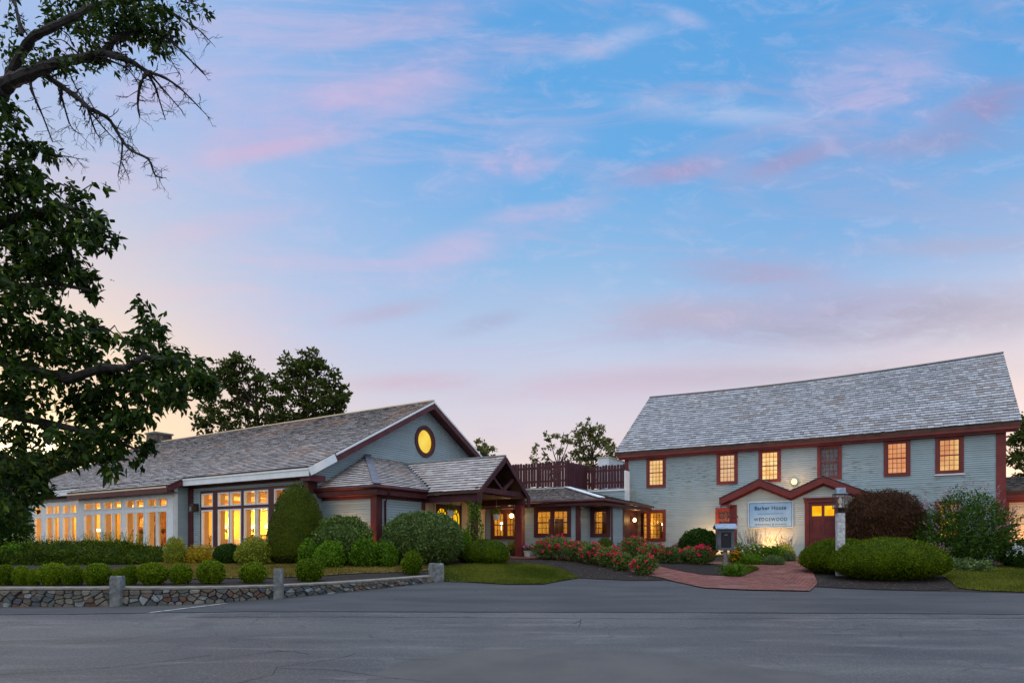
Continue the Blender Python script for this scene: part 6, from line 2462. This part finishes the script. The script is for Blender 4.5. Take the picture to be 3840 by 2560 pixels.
rose(2520, 2590, 2030, 2086, 'pink phlox clump behind the roses', M['pink'], 60, .07, 900, 'phlox_clump', 'phlox', 'phlox behind the roses')
rose(2570, 2640, 2030, 2076, 'cream lilies behind the bright rose bush', M['yellow_petal'], 22, .08, 900, 'lily_clump', 'lily', 'lilies near the drop box', lm=M['meadow_green'])
shrub('round_bush', 'small dark yew dome behind the roses under the link window', 'bush', 2232, 2306, 2012, 2062, M['yew_dark'], 4000, .05, .02, Y=22.0, cz=.35, lump=.05, core=.95)
shrub('wall_shrub', 'dense dark green shrub against the house wall left of the porch', 'shrub', 2548, 2698, 1980, 2060, M['dark_bush'], 7000, .085, .045, Y=24.6, depth=.6, lump=.16, core=.85)
# flower bed under the sign
stalks('russian_sage', 'hazy lavender russian sage rising to the foot of the sign', 'perennial', 2795, 2870, 1976, 22.4, .35, 60, M['silver'], M['sage'], leaf=(.04, .012), nleaf=8, nhead=34, head=(.022, .018), headspan=.55, lean=.22, spread=.5)
stalks('russian_sage', 'shorter lavender russian sage right of the garden spotlight', 'perennial', 2900, 2965, 1998, 22.4, .3, 44, M['silver'], M['sage'], leaf=(.04, .012), nleaf=8, nhead=30, head=(.022, .018), headspan=.55, lean=.22, spread=.6)
rose(2745, 2800, 2030, 2085, 'white phlox clump right of the drop box', M['white_petal'], 46, .06, 900, 'phlox_clump', 'phlox', 'phlox behind the roses', lm=M['meadow_green'])
rose(2790, 2880, 2036, 2112, 'white flowered bedding plant below the sign', M['white_petal'], 40, .055, 1800, 'bedding_plant', 'bedding plant', 'bedding plants under the sign', lm=M['meadow_green'])
rose(2860, 2935, 2044, 2112, 'leafy green bedding plant in the middle of the bed', M['yellow_petal'], 8, .05, 1900, 'bedding_plant', 'bedding plant', 'bedding plants under the sign', lm=M['azalea'])
shrub('variegated_shrub', 'cream variegated shrub at the right end of the bed under the sign', 'shrub', 2905, 2976, 2038, 2090, M['variegated'], 3400, .05, .028, Y=21.9, lump=.15, core=.85)
shrub('lavender_clump', 'grey green lavender clump at the bed corner by the brick walk', 'lavender', 2862, 2936, 2082, 2120, M['silver'], 3200, .09, .014, Y=20.6, lump=.2, inner=.15, core=.7)
shrub('lavender_clump', 'grey green lavender clump nearest the red door', 'lavender', 2930, 2978, 2066, 2104, M['silver'], 2200, .09, .014, Y=21.6, lump=.2, inner=.15, core=.7)
shrub('edging_plant', 'dark green edging plant at the front of the bed under the sign', 'bedding plant', 2765, 2868, 2078, 2118, M['azalea'], 3600, .07, .02, Y=20.9, lump=.25, inner=.14, core=.7)
rose(2735, 2790, 2066, 2120, 'orange coneflowers beside the drop box post', M['orange_petal'], 26, .085, 700, 'coneflower', 'coneflower', 'coneflowers by the drop box', lm=M['azalea'])
stalks('grass_clump', 'tuft of ornamental grass at the foot of the drop box post', 'ornamental grass', 2712, 2778, 2112, 18.0, .25, 120, M['azalea'], M['azalea'], leaf=(.22, .012), nleaf=5, nhead=0, lean=.4)

# ---- portico vine, hanging baskets, pots
zv0, zv1 = .68, 2.72
vt = thing('climbing_vine', 'leafy vine climbing the left maroon portico post', 'vine', tuple(Wp(-12.2, 17.6, .66)))
PL = []
for k in range(1500):
    f = RNG.uniform(0, 1)
    rad = .13 + .17 * abs(math.sin(f * 7 + 1)) * (1.15 - f) + .08 * RNG.uniform()
    a = RNG.uniform(0, 2 * math.pi)
    PL.append(np.array(Wp(-12.2 + rad * math.cos(a), 17.62 + rad * math.sin(a), zv0 + f * (zv1 - zv0))))
P = np.array(PL)
V, Fq, T = leaves(P, RNG.normal(0, 1, P.shape), .075, .05, np.tile([[0, 0, -.6]], (len(P), 1)), .3)
V = V - np.array([tuple(Wp(-12.2, 17.6, .66))])
npmesh('foliage', V, Fq, M['azalea'], vt, T)
mb = MB(True)
for k in range(3):
    mb.tube([(-12.2 + .12 * math.cos(f * 9 + k * 2), 17.62 + .12 * math.sin(f * 9 + k * 2), .6 + 2.1 * f) for f in np.linspace(0, 1, 14)], .012, 5, cap=False)
mb.build('stem', M['bark_far'], vt)


def basket(u, v, xpx, ytop, yrim, ybot, label):
    _, _, Y = uv_of(xpx, v=v)
    uu = U_on(xpx, v)
    q = Wp(uu, v, 0)
    zr_, zb_ = Z_at(yrim, Y), Z_at(ybot, Y)
    q.z = zb_
    t = thing('hanging_basket', label, 'hanging basket', tuple(q), 0, 'hanging baskets under the portico')
    mb = MB()
    mb.lathe((q.x, q.y, 0), [(.001, zb_), (.10, zb_), (.135, zr_ - .03), (.15, zr_ - .03), (.15, zr_), (.13, zr_), (.12, zr_ - .02), (.001, zr_ - .02)], 18)
    mb.build('pot', M['pot_white'], t, smooth=False)
    mb = MB()
    zt_ = Z_at(ytop, Y)
    for a in (0, 2.1, 4.2):
        mb.tube([(q.x + .14 * math.cos(a), q.y + .14 * math.sin(a), zr_), (q.x, q.y, zt_ - .08)], .006, 5)
    mb.tube([(q.x, q.y, zt_ - .08), (q.x, q.y, 2.96)], .006, 5)
    mb.build('hanger', M['pot_white'], t)
    P, N = dome(520, .19, .19, .30, .08, .3, 3, random.uniform(0, 40), 2, .3)
    P = P + np.array([[0, 0, zr_ - zb_ - .04]])
    V, Fq, T = leaves(P, N, .06, .03, N * .4 + np.array([[0, 0, -.2]]), .3)
    npmesh('foliage', V, Fq, M['olive'], t, T)


basket(-13, 18.2, 1690, 1880, 1912, 1936, 'hanging basket in front of the arched doors')
basket(-12.5, 20.3, 1861, 1895, 1926, 1948, 'hanging basket in front of the connector windows')


def pot(x, w, yt, yb, label, m, square=False):
    q = gp(x, yb)
    Y = q.y
    r = w * Y / F / 2
    zt_ = Z_at(yt, Y)
    t = thing('flower_pot', label, 'flower pot', tuple(q), 0)
    mb = MB()
    if square:
        mb.hexa([(q.x - r * .8, q.y - r * .5, q.z), (q.x + r * .8, q.y - r * .5, q.z), (q.x + r * .8, q.y + r * .5, q.z), (q.x - r * .8, q.y + r * .5, q.z)],
                [(q.x - r, q.y - r * .6, zt_), (q.x + r, q.y - r * .6, zt_), (q.x + r, q.y + r * .6, zt_), (q.x - r, q.y + r * .6, zt_)])
        mb.box((q.x - r * 1.05, q.y - r * .65, zt_ + .001), (q.x + r * 1.05, q.y + r * .65, zt_ + .04))
    else:
        mb.lathe((q.x, q.y, 0), [(.001, q.z), (r * .7, q.z), (r * .95, zt_ - .05), (r * 1.08, zt_ - .05), (r * 1.08, zt_), (r * .9, zt_), (r * .85, zt_ - .03), (.001, zt_ - .03)], 18)
    mb.build('pot', m, t)
    return t, q, zt_, r


t, q, zt_, r = pot(1977, 27, 2063, 2089, 'white pot of pink flowers at the end of the rose bed', M['pot_white'])
P, N = dome(500, .17, .17, .26, .1, .25, 3, 4, 2, .3)
V, Fq, T = leaves(P + np.array([[0, 0, zt_ - q.z - .06]]), N, .06, .035, N * .4, .3)
npmesh('foliage', V, Fq, M['rose_leaf'], t, T)
P, N = dome(260, .19, .19, .30, .1, .25, 3, 4, 2, .1, zmin=.1)
V, Fq, T = leaves(P + np.array([[0, 0, zt_ - q.z - .05]]), N, .05, .045, N * .3, .5)
npmesh('blossom', V, Fq, M['pink'], t, T)
t, q, zt_, r = pot(1928, 36, 2062, 2086, 'dark square planter of yellow green foliage beside the right portico post', M['pot_dark'], True)
P, N = dome(900, .30, .24, .42, .1, .35, 3, 14, 2, .3)
V, Fq, T = leaves(P + np.array([[0, 0, zt_ - q.z - .03]]), N, .10, .025, N * .5 + np.array([[0, 0, .5]]), .3)
npmesh('foliage', V, Fq, M['olive'], t, T)

# ================================================================== INSIDE THE HALL
def chair():
    t = thing('banquet_chair', '', 'chair', (0, 0, 0), 0, 'mahogany chairs inside the hall')
    mb = MB(); mb.box((-.2, -.2, .43), (.2, .2, .47)); mb.build('seat', M['chair'], t)
    for a in (-1, 1):
        mb = MB(); mb.tube([(a * .18, -.18, 0), (a * .18, -.18, .43)], .016, 6); mb.build('leg', M['chair'], t)
        mb = MB(); mb.tube([(a * .18, .18, 0), (a * .19, .20, .43)], .016, 6); mb.build('leg', M['chair'], t)
    mb = MB()
    for a in np.linspace(-.18, .18, 6):
        mb.tube([(a, .2, .47), (a, .26, .93)], .011, 5)
    mb.bar((-.2, .26, .90), (.2, .26, .90), .02, .05); mb.bar((-.2, .235, .72), (.2, .235, .72), .018, .03)
    mb.build('backrest', M['chair'], t)
    return t


def table():
    t = thing('round_table', '', 'table', (0, 0, 0), 0, 'round tables inside the hall')
    mb = MB(); mb.lathe((0, 0, 0), [(.001, .76), (.74, .76), (.75, .74), (.78, .4), (.80, .08), (.001, .08)], 24); mb.build('tablecloth', M['cloth'], t, smooth=True)
    mb = MB(); mb.tube([(0, 0, 0), (0, 0, .08)], .2, 10); mb.build('base', M['chair'], t)
    return t


TB = [(-21.2, 16.6, 'cloth covered table nearest the right end of the red framed windows'), (-24.6, 16.9, 'cloth covered table behind the middle of the red framed windows'), (-28.4, 17.0, 'cloth covered table seen through the left red framed window')]
tp, cp = table(), chair()
first = True
seat = ['nearest the glass', 'on the left of', 'on the right of', 'on the far side of']
nm = ['the right hand cloth table', 'the middle cloth table', 'the left hand cloth table']
for i, (u, v, lab) in enumerate(TB):
    t = tp if i == 0 else copy_tree(tp)
    put(t, tuple(Wp(u, v, .665)), 0, lab)
    for k, a in enumerate((-95, 175, -5, 88)):
        c = cp if first else copy_tree(cp)
        first = False
        aa = R(a)
        put(c, tuple(Wp(u + 1.0 * math.cos(aa), v + 1.0 * math.sin(aa), .665)), aa - A31 - math.pi / 2,
            ('mahogany spindle chair %s ' % seat[k] if k else 'mahogany spindle chair nearest the glass at ') + nm[i])
IVw = 20.6


def sconce(u, v, z, label, par_rz=0.0, power=120):
    t = thing('wall_sconce', label, 'sconce', tuple(Wp(u, v, z)), -A31, 'lit sconces inside the hall')
    mb = MB(True)
    mb.box((u - .05, v + .02, z - .25), (u + .05, v + .08, z + .02)); 
    for s in (-1, 1):
        mb.tube([(u, v + .02, z - .15), (u + s * .1, v - .08, z - .18), (u + s * .13, v - .08, z - .05)], .012, 5)
    mb.build('bracket', M['iron'], t)
    mb = MB(True)
    for s in (-1, 1):
        mb.lathe((u + s * .13, v - .08, z), [(.04, -.05), (.075, .0), (.06, .09), (.001, .09)], 10)
    mb.build('shade', M['bulb_soft'], t, smooth=True)
    lamp('sconce_light', tuple(Wp(u, v - .35, z + .05)), power, (1, .56, .13), .1, t)


sconce(U_on(945, IVw - .1), IVw - .1, Z_at(1978, uv_of(945, v=IVw)[2]), 'twin sconce seen through the middle red framed window')
sconce(U_on(1010, IVw - .1), IVw - .1, 2.05, 'twin sconce seen through the right red framed window')
sconce(U_on(845, IVw - .1), IVw - .1, 2.05, 'twin sconce seen at the left edge of the middle red framed window')
sconce(U_on(450, IVw - .1), IVw - .1, Z_at(1965, uv_of(450, v=IVw)[2]), 'twin sconce seen through the white bay window')
sconce(-36.5, 17.0, 1.9, 'twin sconce at the left end of the bay', power=40)
chd = thing('chandelier', 'branching chandelier glowing behind the red framed transom windows', 'chandelier', tuple(Wp(-23.5, 17.2, 3.1)))
mb = MB(True)
for k in range(12):
    a = 2 * math.pi * k / 12
    mb.tube([(-23.5, 17.2, 2.85), (-23.5 + .25 * math.cos(a), 17.2 + .25 * math.sin(a), 2.62), (-23.5 + .5 * math.cos(a), 17.2 + .5 * math.sin(a), 2.72)], .012, 5)
mb.tube([(-23.5, 17.2, 3.37), (-23.5, 17.2, 2.8)], .02, 6)
mb.build('arm', M['iron'], chd)
mb = MB(True)
for k in range(12):
    a = 2 * math.pi * k / 12
    mb.lathe((-23.5 + .5 * math.cos(a), 17.2 + .5 * math.sin(a), 2.76), [(.001, -.03), (.03, 0), (.02, .05), (.001, .07)], 8)
mb.build('candle_bulb', M['bulb'], chd)
lamp('chandelier_light', tuple(Wp(-23.5, 17.2, 2.55)), 250, (1, .60, .2), .3, chd)
for u in (-19.5, -29.5, -33.5, -36.8):  # fill lamps added under the ceiling to brighten the hall
    dl_ = thing('hall_fill_lamp', {-19.5: 'small fill lamp added at the gable end of the hall', -29.5: 'small fill lamp added left of the chandelier', -33.5: 'small fill lamp added above the bay', -36.8: 'small fill lamp added at the far left end of the hall'}[u], 'ceiling lamp', tuple(Wp(u, 17.4, 3.1)))
    mb = MB(True)
    mb.lathe((u, 17.4, 0), [(.001, 2.98), (.12, 3.0), (.15, 3.08), (.13, 3.13), (.001, 3.13)], 14)
    mb.build('shade', M['bulb_soft'], dl_, smooth=True)
    lamp('hall_fill_lamp_light', tuple(Wp(u, 17.4, 2.8)), 200, (1, .60, .2), .2, dl_)
fa = thing('flower_arrangement', 'big cream flower arrangement on the fireplace mantel seen through the bay', 'flowers', tuple(Wp(-35.9, 19.2, 2.02)))
P, N = dome(900, .45, .3, .75, .3, .2, 3, 2, 2, .2)
V, Fq, T = leaves(P, N, .09, .08, N * .3, .5)
npmesh('blossom', V, Fq, M['yellow_petal'], fa, T)

# ================================================================== BACKGROUND TREES
def far_tree(name, label, cat, Y, base_x, blobs, m, leafL, per, trunk_r=.3, fork=.35, limb=True, group='trees behind the buildings', base_z=.6):
    bx = (base_x - CX) / F * Y
    t = thing(name, label, cat, (bx, Y, base_z), 0, group)
    P, N = [], []
    cs = []
    for (x, y, r) in blobs:
        rr_ = r * Y / F
        c = np.array(at(x, y, Y + RNG.uniform(-.9, .9) * rr_))
        cs.append((c, rr_))
        n = int(per * (r / 40.0) ** 2)
        # each blob is broken into small sprays so that sky shows between them
        k = max(4, int(n / 20))
        sd_ = unit(RNG.normal(0, 1, (k, 3))) * (RNG.uniform(0.15, 1.06, (k, 1)) ** .55) * rr_ + c
        idx = RNG.integers(0, k, n)
        p_ = sd_[idx] + RNG.normal(0, rr_ * .115, (n, 3)) * np.array([[1.25, 1.25, .75]])
        P.append(p_); N.append(unit(p_ - c) + np.array([[0, 0, .4]]))
    P, N = np.concatenate(P), np.concatenate(N)
    V, Fq, T = leaves(P, N, leafL, leafL * .55, None, .25)
    org = np.array([[bx, Y, base_z]])
    npmesh('crown', V - org, Fq, m, t, T)
    mb = MB()
    top = max(c[2] for c, _ in cs)
    fk = Vector((bx, Y, base_z + (top - base_z) * fork))
    mb.tube([(bx, Y, base_z - .3), tuple(fk.lerp(Vector((bx, Y, base_z)), .4)), tuple(fk)], [trunk_r, trunk_r * .8, trunk_r * .62], 8)
    lead = Vector((bx + RNG.normal() * .4, Y, base_z + (top - base_z) * .85))
    mb.tube([tuple(fk), tuple(fk.lerp(lead, .5) + Vector((.2, 0, 0))), tuple(lead)], [trunk_r * .6, trunk_r * .35, .03], 6)
    mb.build('trunk', M['bark_far'], t)
    mb = MB()
    for c, r in cs:
        cv3 = Vector(c)
        s_ = fk.lerp(lead, max(0, min(.8, (cv3.z - fk.z) / max(.1, lead.z - fk.z) - .25)))
        mid = s_.lerp(cv3, .5) + Vector((0, 0, -.08 * (cv3 - s_).length))
        mb.tube([tuple(s_), tuple(mid), tuple(cv3)], [trunk_r * .28, trunk_r * .16, .03], 5, cap=False)
        for _ in range(3):
            e = cv3 + Vector(RNG.normal(0, 1, 3)).normalized() * r * .9
            mb.tube([tuple(cv3), tuple(e)], [.035, .012], 4, cap=False)
    mb.build('limb', M['bark_far'], t)
    return t


far_tree('broad_tree', 'dark broad tree behind the hall roof, left of the pair', 'tree', 48, 962,
         [(868, 1372, 48), (905, 1350, 36), (830, 1420, 58), (900, 1420, 56), (955, 1410, 46), (800, 1490, 60), (880, 1490, 50), (945, 1480, 40), (780, 1560, 50), (850, 1570, 56), (920, 1560, 44), (985, 1560, 46), (770, 1610, 38), (960, 1620, 40), (880, 1630, 50), (1000, 1440, 42), (1005, 1500, 44)],
         M['far_leaf'], .33, 235, .42)
far_tree('broad_tree', 'dark broad domed tree behind the hall roof, right of the pair', 'tree', 46, 1130,
         [(1150, 1345, 46), (1090, 1370, 44), (1200, 1360, 46), (1130, 1410, 60), (1220, 1420, 54), (1050, 1430, 48), (1255, 1465, 42), (1060, 1490, 50), (1130, 1480, 56), (1205, 1490, 54), (1275, 1500, 36), (1040, 1560, 48), (1110, 1555, 44), (1180, 1550, 48), (1250, 1540, 46), (1285, 1470, 26), (1090, 1610, 46), (1200, 1600, 46), (1270, 1570, 34)],
         M['far_leaf'], .33, 235, .40)
far_tree('small_tree', 'small leafy tree top peeping out right of the gable', 'tree', 52, 1812,
         [(1800, 1672, 26), (1826, 1690, 26), (1790, 1700, 26), (1835, 1712, 20), (1810, 1720, 24), (1815, 1760, 34)], M['far_leaf2'], .28, 380, .2)
far_tree('airy_tree', 'pale airy tree with bare twigs behind the picket fence', 'tree', 46, 2075,
         [(2062, 1642, 30), (2030, 1680, 30), (2108, 1640, 26), (2135, 1650, 24), (2012, 1720, 22), (2090, 1690, 26), (2050, 1740, 26), (2120, 1720, 22), (2080, 1770, 34)], M['far_leaf2'], .24, 210, .2)
far_tree('leafy_tree', 'fuller green tree behind the rooftop duct and fence', 'tree', 44, 2215,
         [(2212, 1602, 30), (2185, 1625, 34), (2240, 1622, 32), (2170, 1670, 36), (2222, 1665, 38), (2275, 1655, 34), (2160, 1715, 34), (2215, 1715, 36), (2270, 1705, 34), (2305, 1690, 28), (2190, 1765, 38), (2290, 1750, 38)], M['far_leaf2'], .24, 330, .24)
far_tree('gnarled_tree', 'dark branching tree beyond the right end of the house', 'tree', 34, 3870,
         [(3825, 1640, 44), (3880, 1600, 60), (3800, 1720, 34), (3850, 1720, 44), (3900, 1700, 60), (3815, 1800, 26), (3860, 1790, 40), (3830, 1570, 36), (3920, 1540, 60)], M['far_leaf'], .20, 420, .34, fork=.3)
far_tree('edge_tree', 'dim dense tree behind the left end of the hall under the overhanging branches', 'tree', 40, 150,
         [(60, 1770, 70), (150, 1740, 60), (230, 1730, 50), (290, 1700, 44), (100, 1830, 70), (190, 1800, 60), (20, 1850, 80), (-40, 1780, 80), (330, 1690, 34), (-60, 1900, 90), (30, 1930, 80)], M['far_leaf'], .34, 420, .3)
shrub('dark_evergreen', 'dark rounded evergreen left of the hall at the photo edge', 'evergreen', -140, 96, 1830, 2100, M['dark_bush'], 14000, .14, .05, Y=26.0, cz=.3, lump=.14, core=.9)
shrub('dark_evergreen', 'second dark evergreen mass further left behind the juniper', 'evergreen', -420, -60, 1800, 2100, M['dark_bush'], 9000, .14, .05, Y=24.0, cz=.3, lump=.14, core=.9)
# distant tree line closing the horizon (reads as one mass)
P, N = [], []
for k in range(150):
    an = RNG.uniform(-1.15, 1.15)
    d = RNG.uniform(95, 130)
    c = np.array([math.sin(an) * d, math.cos(an) * d, .5])
    r = RNG.uniform(3, 6)
    n = 260
    p_ = c + unit(RNG.normal(0, 1, (n, 3))) * (RNG.uniform(.3, 1, (n, 1))) * np.array([[r * 1.4, r * 1.4, r]]) 
    p_[:, 2] = np.abs(p_[:, 2])
    P.append(p_); N.append(p_ - c)
P, N = np.concatenate(P), unit(np.concatenate(N))
V, Fq, T = leaves(P, N, 1.3, .8, None, .3)
tl = npmesh('distant_wood', V, Fq, M['far_leaf'], None, T)
tag(tl, 'low dark distant wood along the horizon', 'wood', None, 'stuff')

# ================================================================== FOREGROUND TREE (overhanging from the left)
FT = thing('overhanging_tree', 'large dark tree reaching in from the left with leafy boughs and bare lichened twigs', 'tree', (-8.2, 6.6, 0.0))
org = np.array([[-8.2, 6.6, 0.0]])
YB = 6.2


def fpt(x, y, dY=0.0):
    return at(x, y, YB + dY)


mb = MB()
# trunk stands outside the frame to the left
mb.tube([(-8.2, 6.6, -.1), (-8.1, 6.6, .4), (-7.9, 6.5, 1.6), (-7.6, 6.4, 3.0), tuple(fpt(-400, 1000, .1)), tuple(fpt(-230, 650, .05)), tuple(fpt(-90, 480))], [.46, .38, .34, .30, .20, .16, .12], 14)
mb.build('trunk', M['bark'], FT)
Z2 = 1 / 1.742
limbs = [  # zoom pixel polylines of the upper view, radii in m
    ([(-160, 840), (0, 620), (60, 540), (150, 500), (300, 440), (420, 400), (560, 380), (680, 350), (760, 372), (850, 400), (960, 470)], .085, .02),
    ([(20, 590), (100, 430), (200, 260), (300, 200), (480, 110), (620, 40), (800, 10), (1000, -20), (1150, -30)], .05, .02),
    ([(680, 352), (720, 300), (750, 262), (860, 212), (960, 200), (1060, 230), (1130, 280), (1220, 370), (1340, 492)], .035, .006),
    ([(960, 470), (1080, 512), (1200, 600), (1345, 748)], .020, .004), ([(960, 470), (915, 560), (900, 680), (912, 768)], .022, .006),
    ([(965, 480), (1010, 560), (1040, 650), (1080, 782)], .016, .005), ([(985, 490), (1080, 600), (1180, 715)], .014, .004),
    ([(310, 500), (400, 565), (520, 650), (580, 710), (640, 735), (720, 790), (800, 920), (860, 985), (970, 1042), (1010, 1140), (1060, 1162)], .032, .006),
    ([(800, 920), (795, 1020), (770, 1150)], .012, .004), ([(795, 1060), (842, 1162)], .008, .003), ([(195, 525), (215, 610), (280, 760), (345, 930)], .018, .005),
    ([(385, 580), (410, 660), (460, 820), (520, 875)], .014, .004), ([(575, 715), (620, 850), (655, 905)], .012, .004), ([(580, 720), (690, 850), (780, 940)], .011, .004),
    ([(1040, 40), (1150, 100), (1290, 190), (1375, 275)], .014, .004), ([(1150, 110), (1220, 190)], .008, .003), ([(1070, 260), (1110, 380), (1180, 495)], .009, .003),
    ([(140, 230), (118, 110), (90, -20)], .022, .012), ([(330, 505), (440, 470), (490, 560), (560, 680)], .010, .004), ([(700, 390), (830, 450), (905, 545)], .012, .004),
    ([(1180, 10), (1270, 30), (1350, 60)], .009, .003), ([(350, 1010), (450, 1025), (530, 1040)], .008, .003)]
mb = MB()
tw = MB()
rt = random.Random(11)


def twiglet(p, d, L, r, depth):
    if L < .03 or depth > 3:
        return
    e = p + d * L
    mid_ = p.lerp(e, .5) + Vector((rt.gauss(0, .1), rt.gauss(0, .1), rt.gauss(0, .1))) * L
    tw.tube([tuple(p), tuple(mid_), tuple(e)], [r, r * .8, r * .5], 4, cap=False)
    for _ in range(rt.choice((1, 2, 2, 3))):
        nd = (d + Vector((rt.gauss(0, .6), rt.gauss(0, .4), rt.gauss(-.05, .6)))).normalized()
        twiglet(p.lerp(e, rt.uniform(.35, 1.0)), nd, L * rt.uniform(.4, .65), r * .62, depth + 1)


for j, (pts, r0, r1) in enumerate(limbs):
    P3 = []
    for i, (x, y) in enumerate(pts):
        P3.append(fpt(x * Z2, y * Z2, .12 * math.sin(i * 1.3 + j)))
    # smooth resample
    Q, RR = [], []
    for i in range(len(P3) - 1):
        p0, p1, p2, p3 = P3[max(i - 1, 0)], P3[i], P3[i + 1], P3[min(i + 2, len(P3) - 1)]
        for k in range(4):
            t = k / 4
            Q.append(.5 * ((2 * p1) + (p2 - p0) * t + (2 * p0 - 5 * p1 + 4 * p2 - p3) * t * t + (3 * p1 - p0 - 3 * p2 + p3) * t ** 3))
    Q.append(P3[-1])
    n = len(Q)
    RR = [(r0 + (r1 - r0) * (k / (n - 1)) ** .8) * (1 + .12 * math.sin(k * 2.1)) for k in range(n)]
    mb.tube([tuple(q) for q in Q], RR, 8 if r0 > .03 else 5)
    if r0 < .04 or j == 0:
        for k in range(2 if r0 < .04 else int(n * .55), n):
            for _ in range(2):
                if rt.random() < .75:
                    d = Vector((rt.gauss(.2, .7), rt.gauss(0, .5), rt.gauss(-.35, .7))).normalized()
                    twiglet(Q[k], d, rt.uniform(.05, .16), max(.003, RR[k] * .35), 1)
# lower boughs carrying the big leaf masses (photo pixels)
for pts, r0, r1 in (([(-220, 1200), (-60, 1330), (120, 1390), (260, 1420), (390, 1378), (470, 1380), (540, 1340), (640, 1345), (740, 1400)], .07, .015),
                    ([(380, 1385), (460, 1430), (600, 1490), (720, 1500)], .035, .01), ([(-200, 900), (-40, 850), (120, 800), (260, 780), (380, 830)], .08, .012),
                    ([(-200, 1000), (60, 1080), (200, 1060), (340, 1090)], .06, .012), ([(540, 1340), (535, 1260), (552, 1180)], .02, .006), ([(260, 900), (275, 1010), (300, 1100)], .018, .006),
                    ([(-160, 1500), (60, 1560), (240, 1600), (420, 1640), (520, 1690)], .06, .010), ([(-160, 1650), (40, 1720), (120, 1800), (140, 1860)], .05, .010),
                    ([(240, 690), (300, 720), (345, 690)], .01, .004), ([(300, 1240), (400, 1230), (480, 1290)], .014, .005), ([(400, 1250), (430, 1220), (440, 1240), (520, 1330)], .007, .004)):
    mb.tube([tuple(fpt(x, y, .15 * math.sin(i))) for i, (x, y) in enumerate(pts)], list(np.linspace(r0, r1, len(pts))), 8)
mb.build('bough', M['bark'], FT)
tw.build('twig', M['bark'], FT)
LB_ = [(30, 30, 45, 34), (80, 180, 58, 90), (45, 215, 40, 50), (230, 75, 80, 250), (330, 50, 75, 230), (420, 40, 80, 230), (500, 30, 70, 190), (560, 60, 60, 150), (625, 68, 46, 90), (640, 110, 30, 40),
       (330, 160, 55, 90), (385, 190, 50, 90), (300, 235, 36, 50), (450, 110, 50, 100), (520, 90, 50, 110), (570, 130, 45, 90), (590, 160, 34, 50), (570, 180, 30, 30), (215, 215, 45, 80), (150, 240, 40, 50),
       (250, 262, 30, 30), (700, 20, 50, 60), (760, 5, 34, 24), (20, 390, 32, 50), (30, 455, 34, 50), (40, 540, 58, 100), (110, 545, 40, 60), (165, 562, 34, 56), (192, 592, 18, 18),
       (40, 680, 90, 240), (110, 690, 70, 150), (60, 790, 110, 360), (170, 740, 60, 110), (232, 702, 42, 50), (300, 762, 46, 60), (250, 800, 60, 110), (345, 830, 48, 70), (200, 860, 80, 180), (400, 862, 32, 34),
       (375, 705, 26, 9), (60, 900, 120, 400), (180, 920, 80, 200), (285, 880, 52, 90), (350, 900, 44, 60), (420, 882, 26, 26), (60, 1020, 120, 400), (180, 1000, 56, 110), (235, 995, 56, 150), (310, 1042, 50, 120), (348, 1098, 32, 56),
       (60, 1150, 130, 430), (180, 1130, 56, 80), (260, 1200, 46, 70), (330, 1232, 54, 120), (385, 1256, 30, 56), (60, 1280, 120, 380), (170, 1275, 86, 210), (280, 1315, 64, 130), (350, 1335, 44, 70),
       (548, 1165, 30, 40), (560, 1218, 42, 66), (535, 1270, 46, 70), (485, 1292, 26, 26), (590, 1200, 24, 22), (600, 1240, 24, 20), (560, 1350, 66, 180), (640, 1340, 62, 170), (700, 1380, 64, 180), (750, 1432, 44, 110), (776, 1452, 26, 46),
       (620, 1430, 76, 210), (545, 1450, 72, 190), (680, 1472, 56, 120), (480, 1430, 60, 130), (425, 1385, 50, 90), (560, 1520, 46, 60), (640, 1500, 50, 60), (60, 1420, 100, 250), (250, 1420, 60, 90), (330, 1462, 62, 130),
       (400, 1490, 76, 200), (480, 1560, 64, 150), (300, 1530, 62, 140), (380, 1580, 76, 220), (450, 1640, 66, 150), (520, 1662, 44, 80), (500, 1735, 28, 24), (405, 1700, 62, 120), (420, 1765, 34, 34), (300, 1640, 72, 180),
       (200, 1610, 50, 70), (105, 1520, 74, 130), (60, 1640, 84, 200), (40, 1750, 86, 230), (125, 1745, 54, 80), (80, 1840, 76, 200), (140, 1832, 40, 70), (250, 1705, 50, 80), (60, 1890, 56, 80), (20, 1500, 70, 120), (-60, 1100, 160, 300), (-60, 1500, 160, 260)]
PP, AA, SS = [], [], []
for (x, y, r, n) in LB_:
    rr_ = r * YB / F
    c = np.array(fpt(x, y, RNG.uniform(-.35, .5)))
    n = int(n * 1.3)
    k = max(3, n // 7)
    cl = c + unit(RNG.normal(0, 1, (k, 3))) * (RNG.uniform(.05, 1, (k, 1)) ** .5) * rr_ * np.array([[1, 1.6, 1]])
    idx = RNG.integers(0, k, n)
    PP.append(cl[idx] + RNG.normal(0, .028, (n, 3)))
    SS.append(np.full(n, .068 if y < 300 else .088))
    side = unit(RNG.normal(0, 1, (k, 3)) * np.array([[1, 1, .3]]))
    AA.append(side[idx] * .6 + np.array([[.15, 0, -.75]]))
P, A = np.concatenate(PP), np.concatenate(AA)
V, Fq, T = leaves(P, np.tile([[0.1, -.5, .8]], (len(P), 1)) + RNG.normal(0, .35, P.shape), np.concatenate(SS), np.concatenate(SS) * .46, A, .5, .35, fold=True)
npmesh('crown', V - org, Fq, M['tree_leaf'], FT, T)
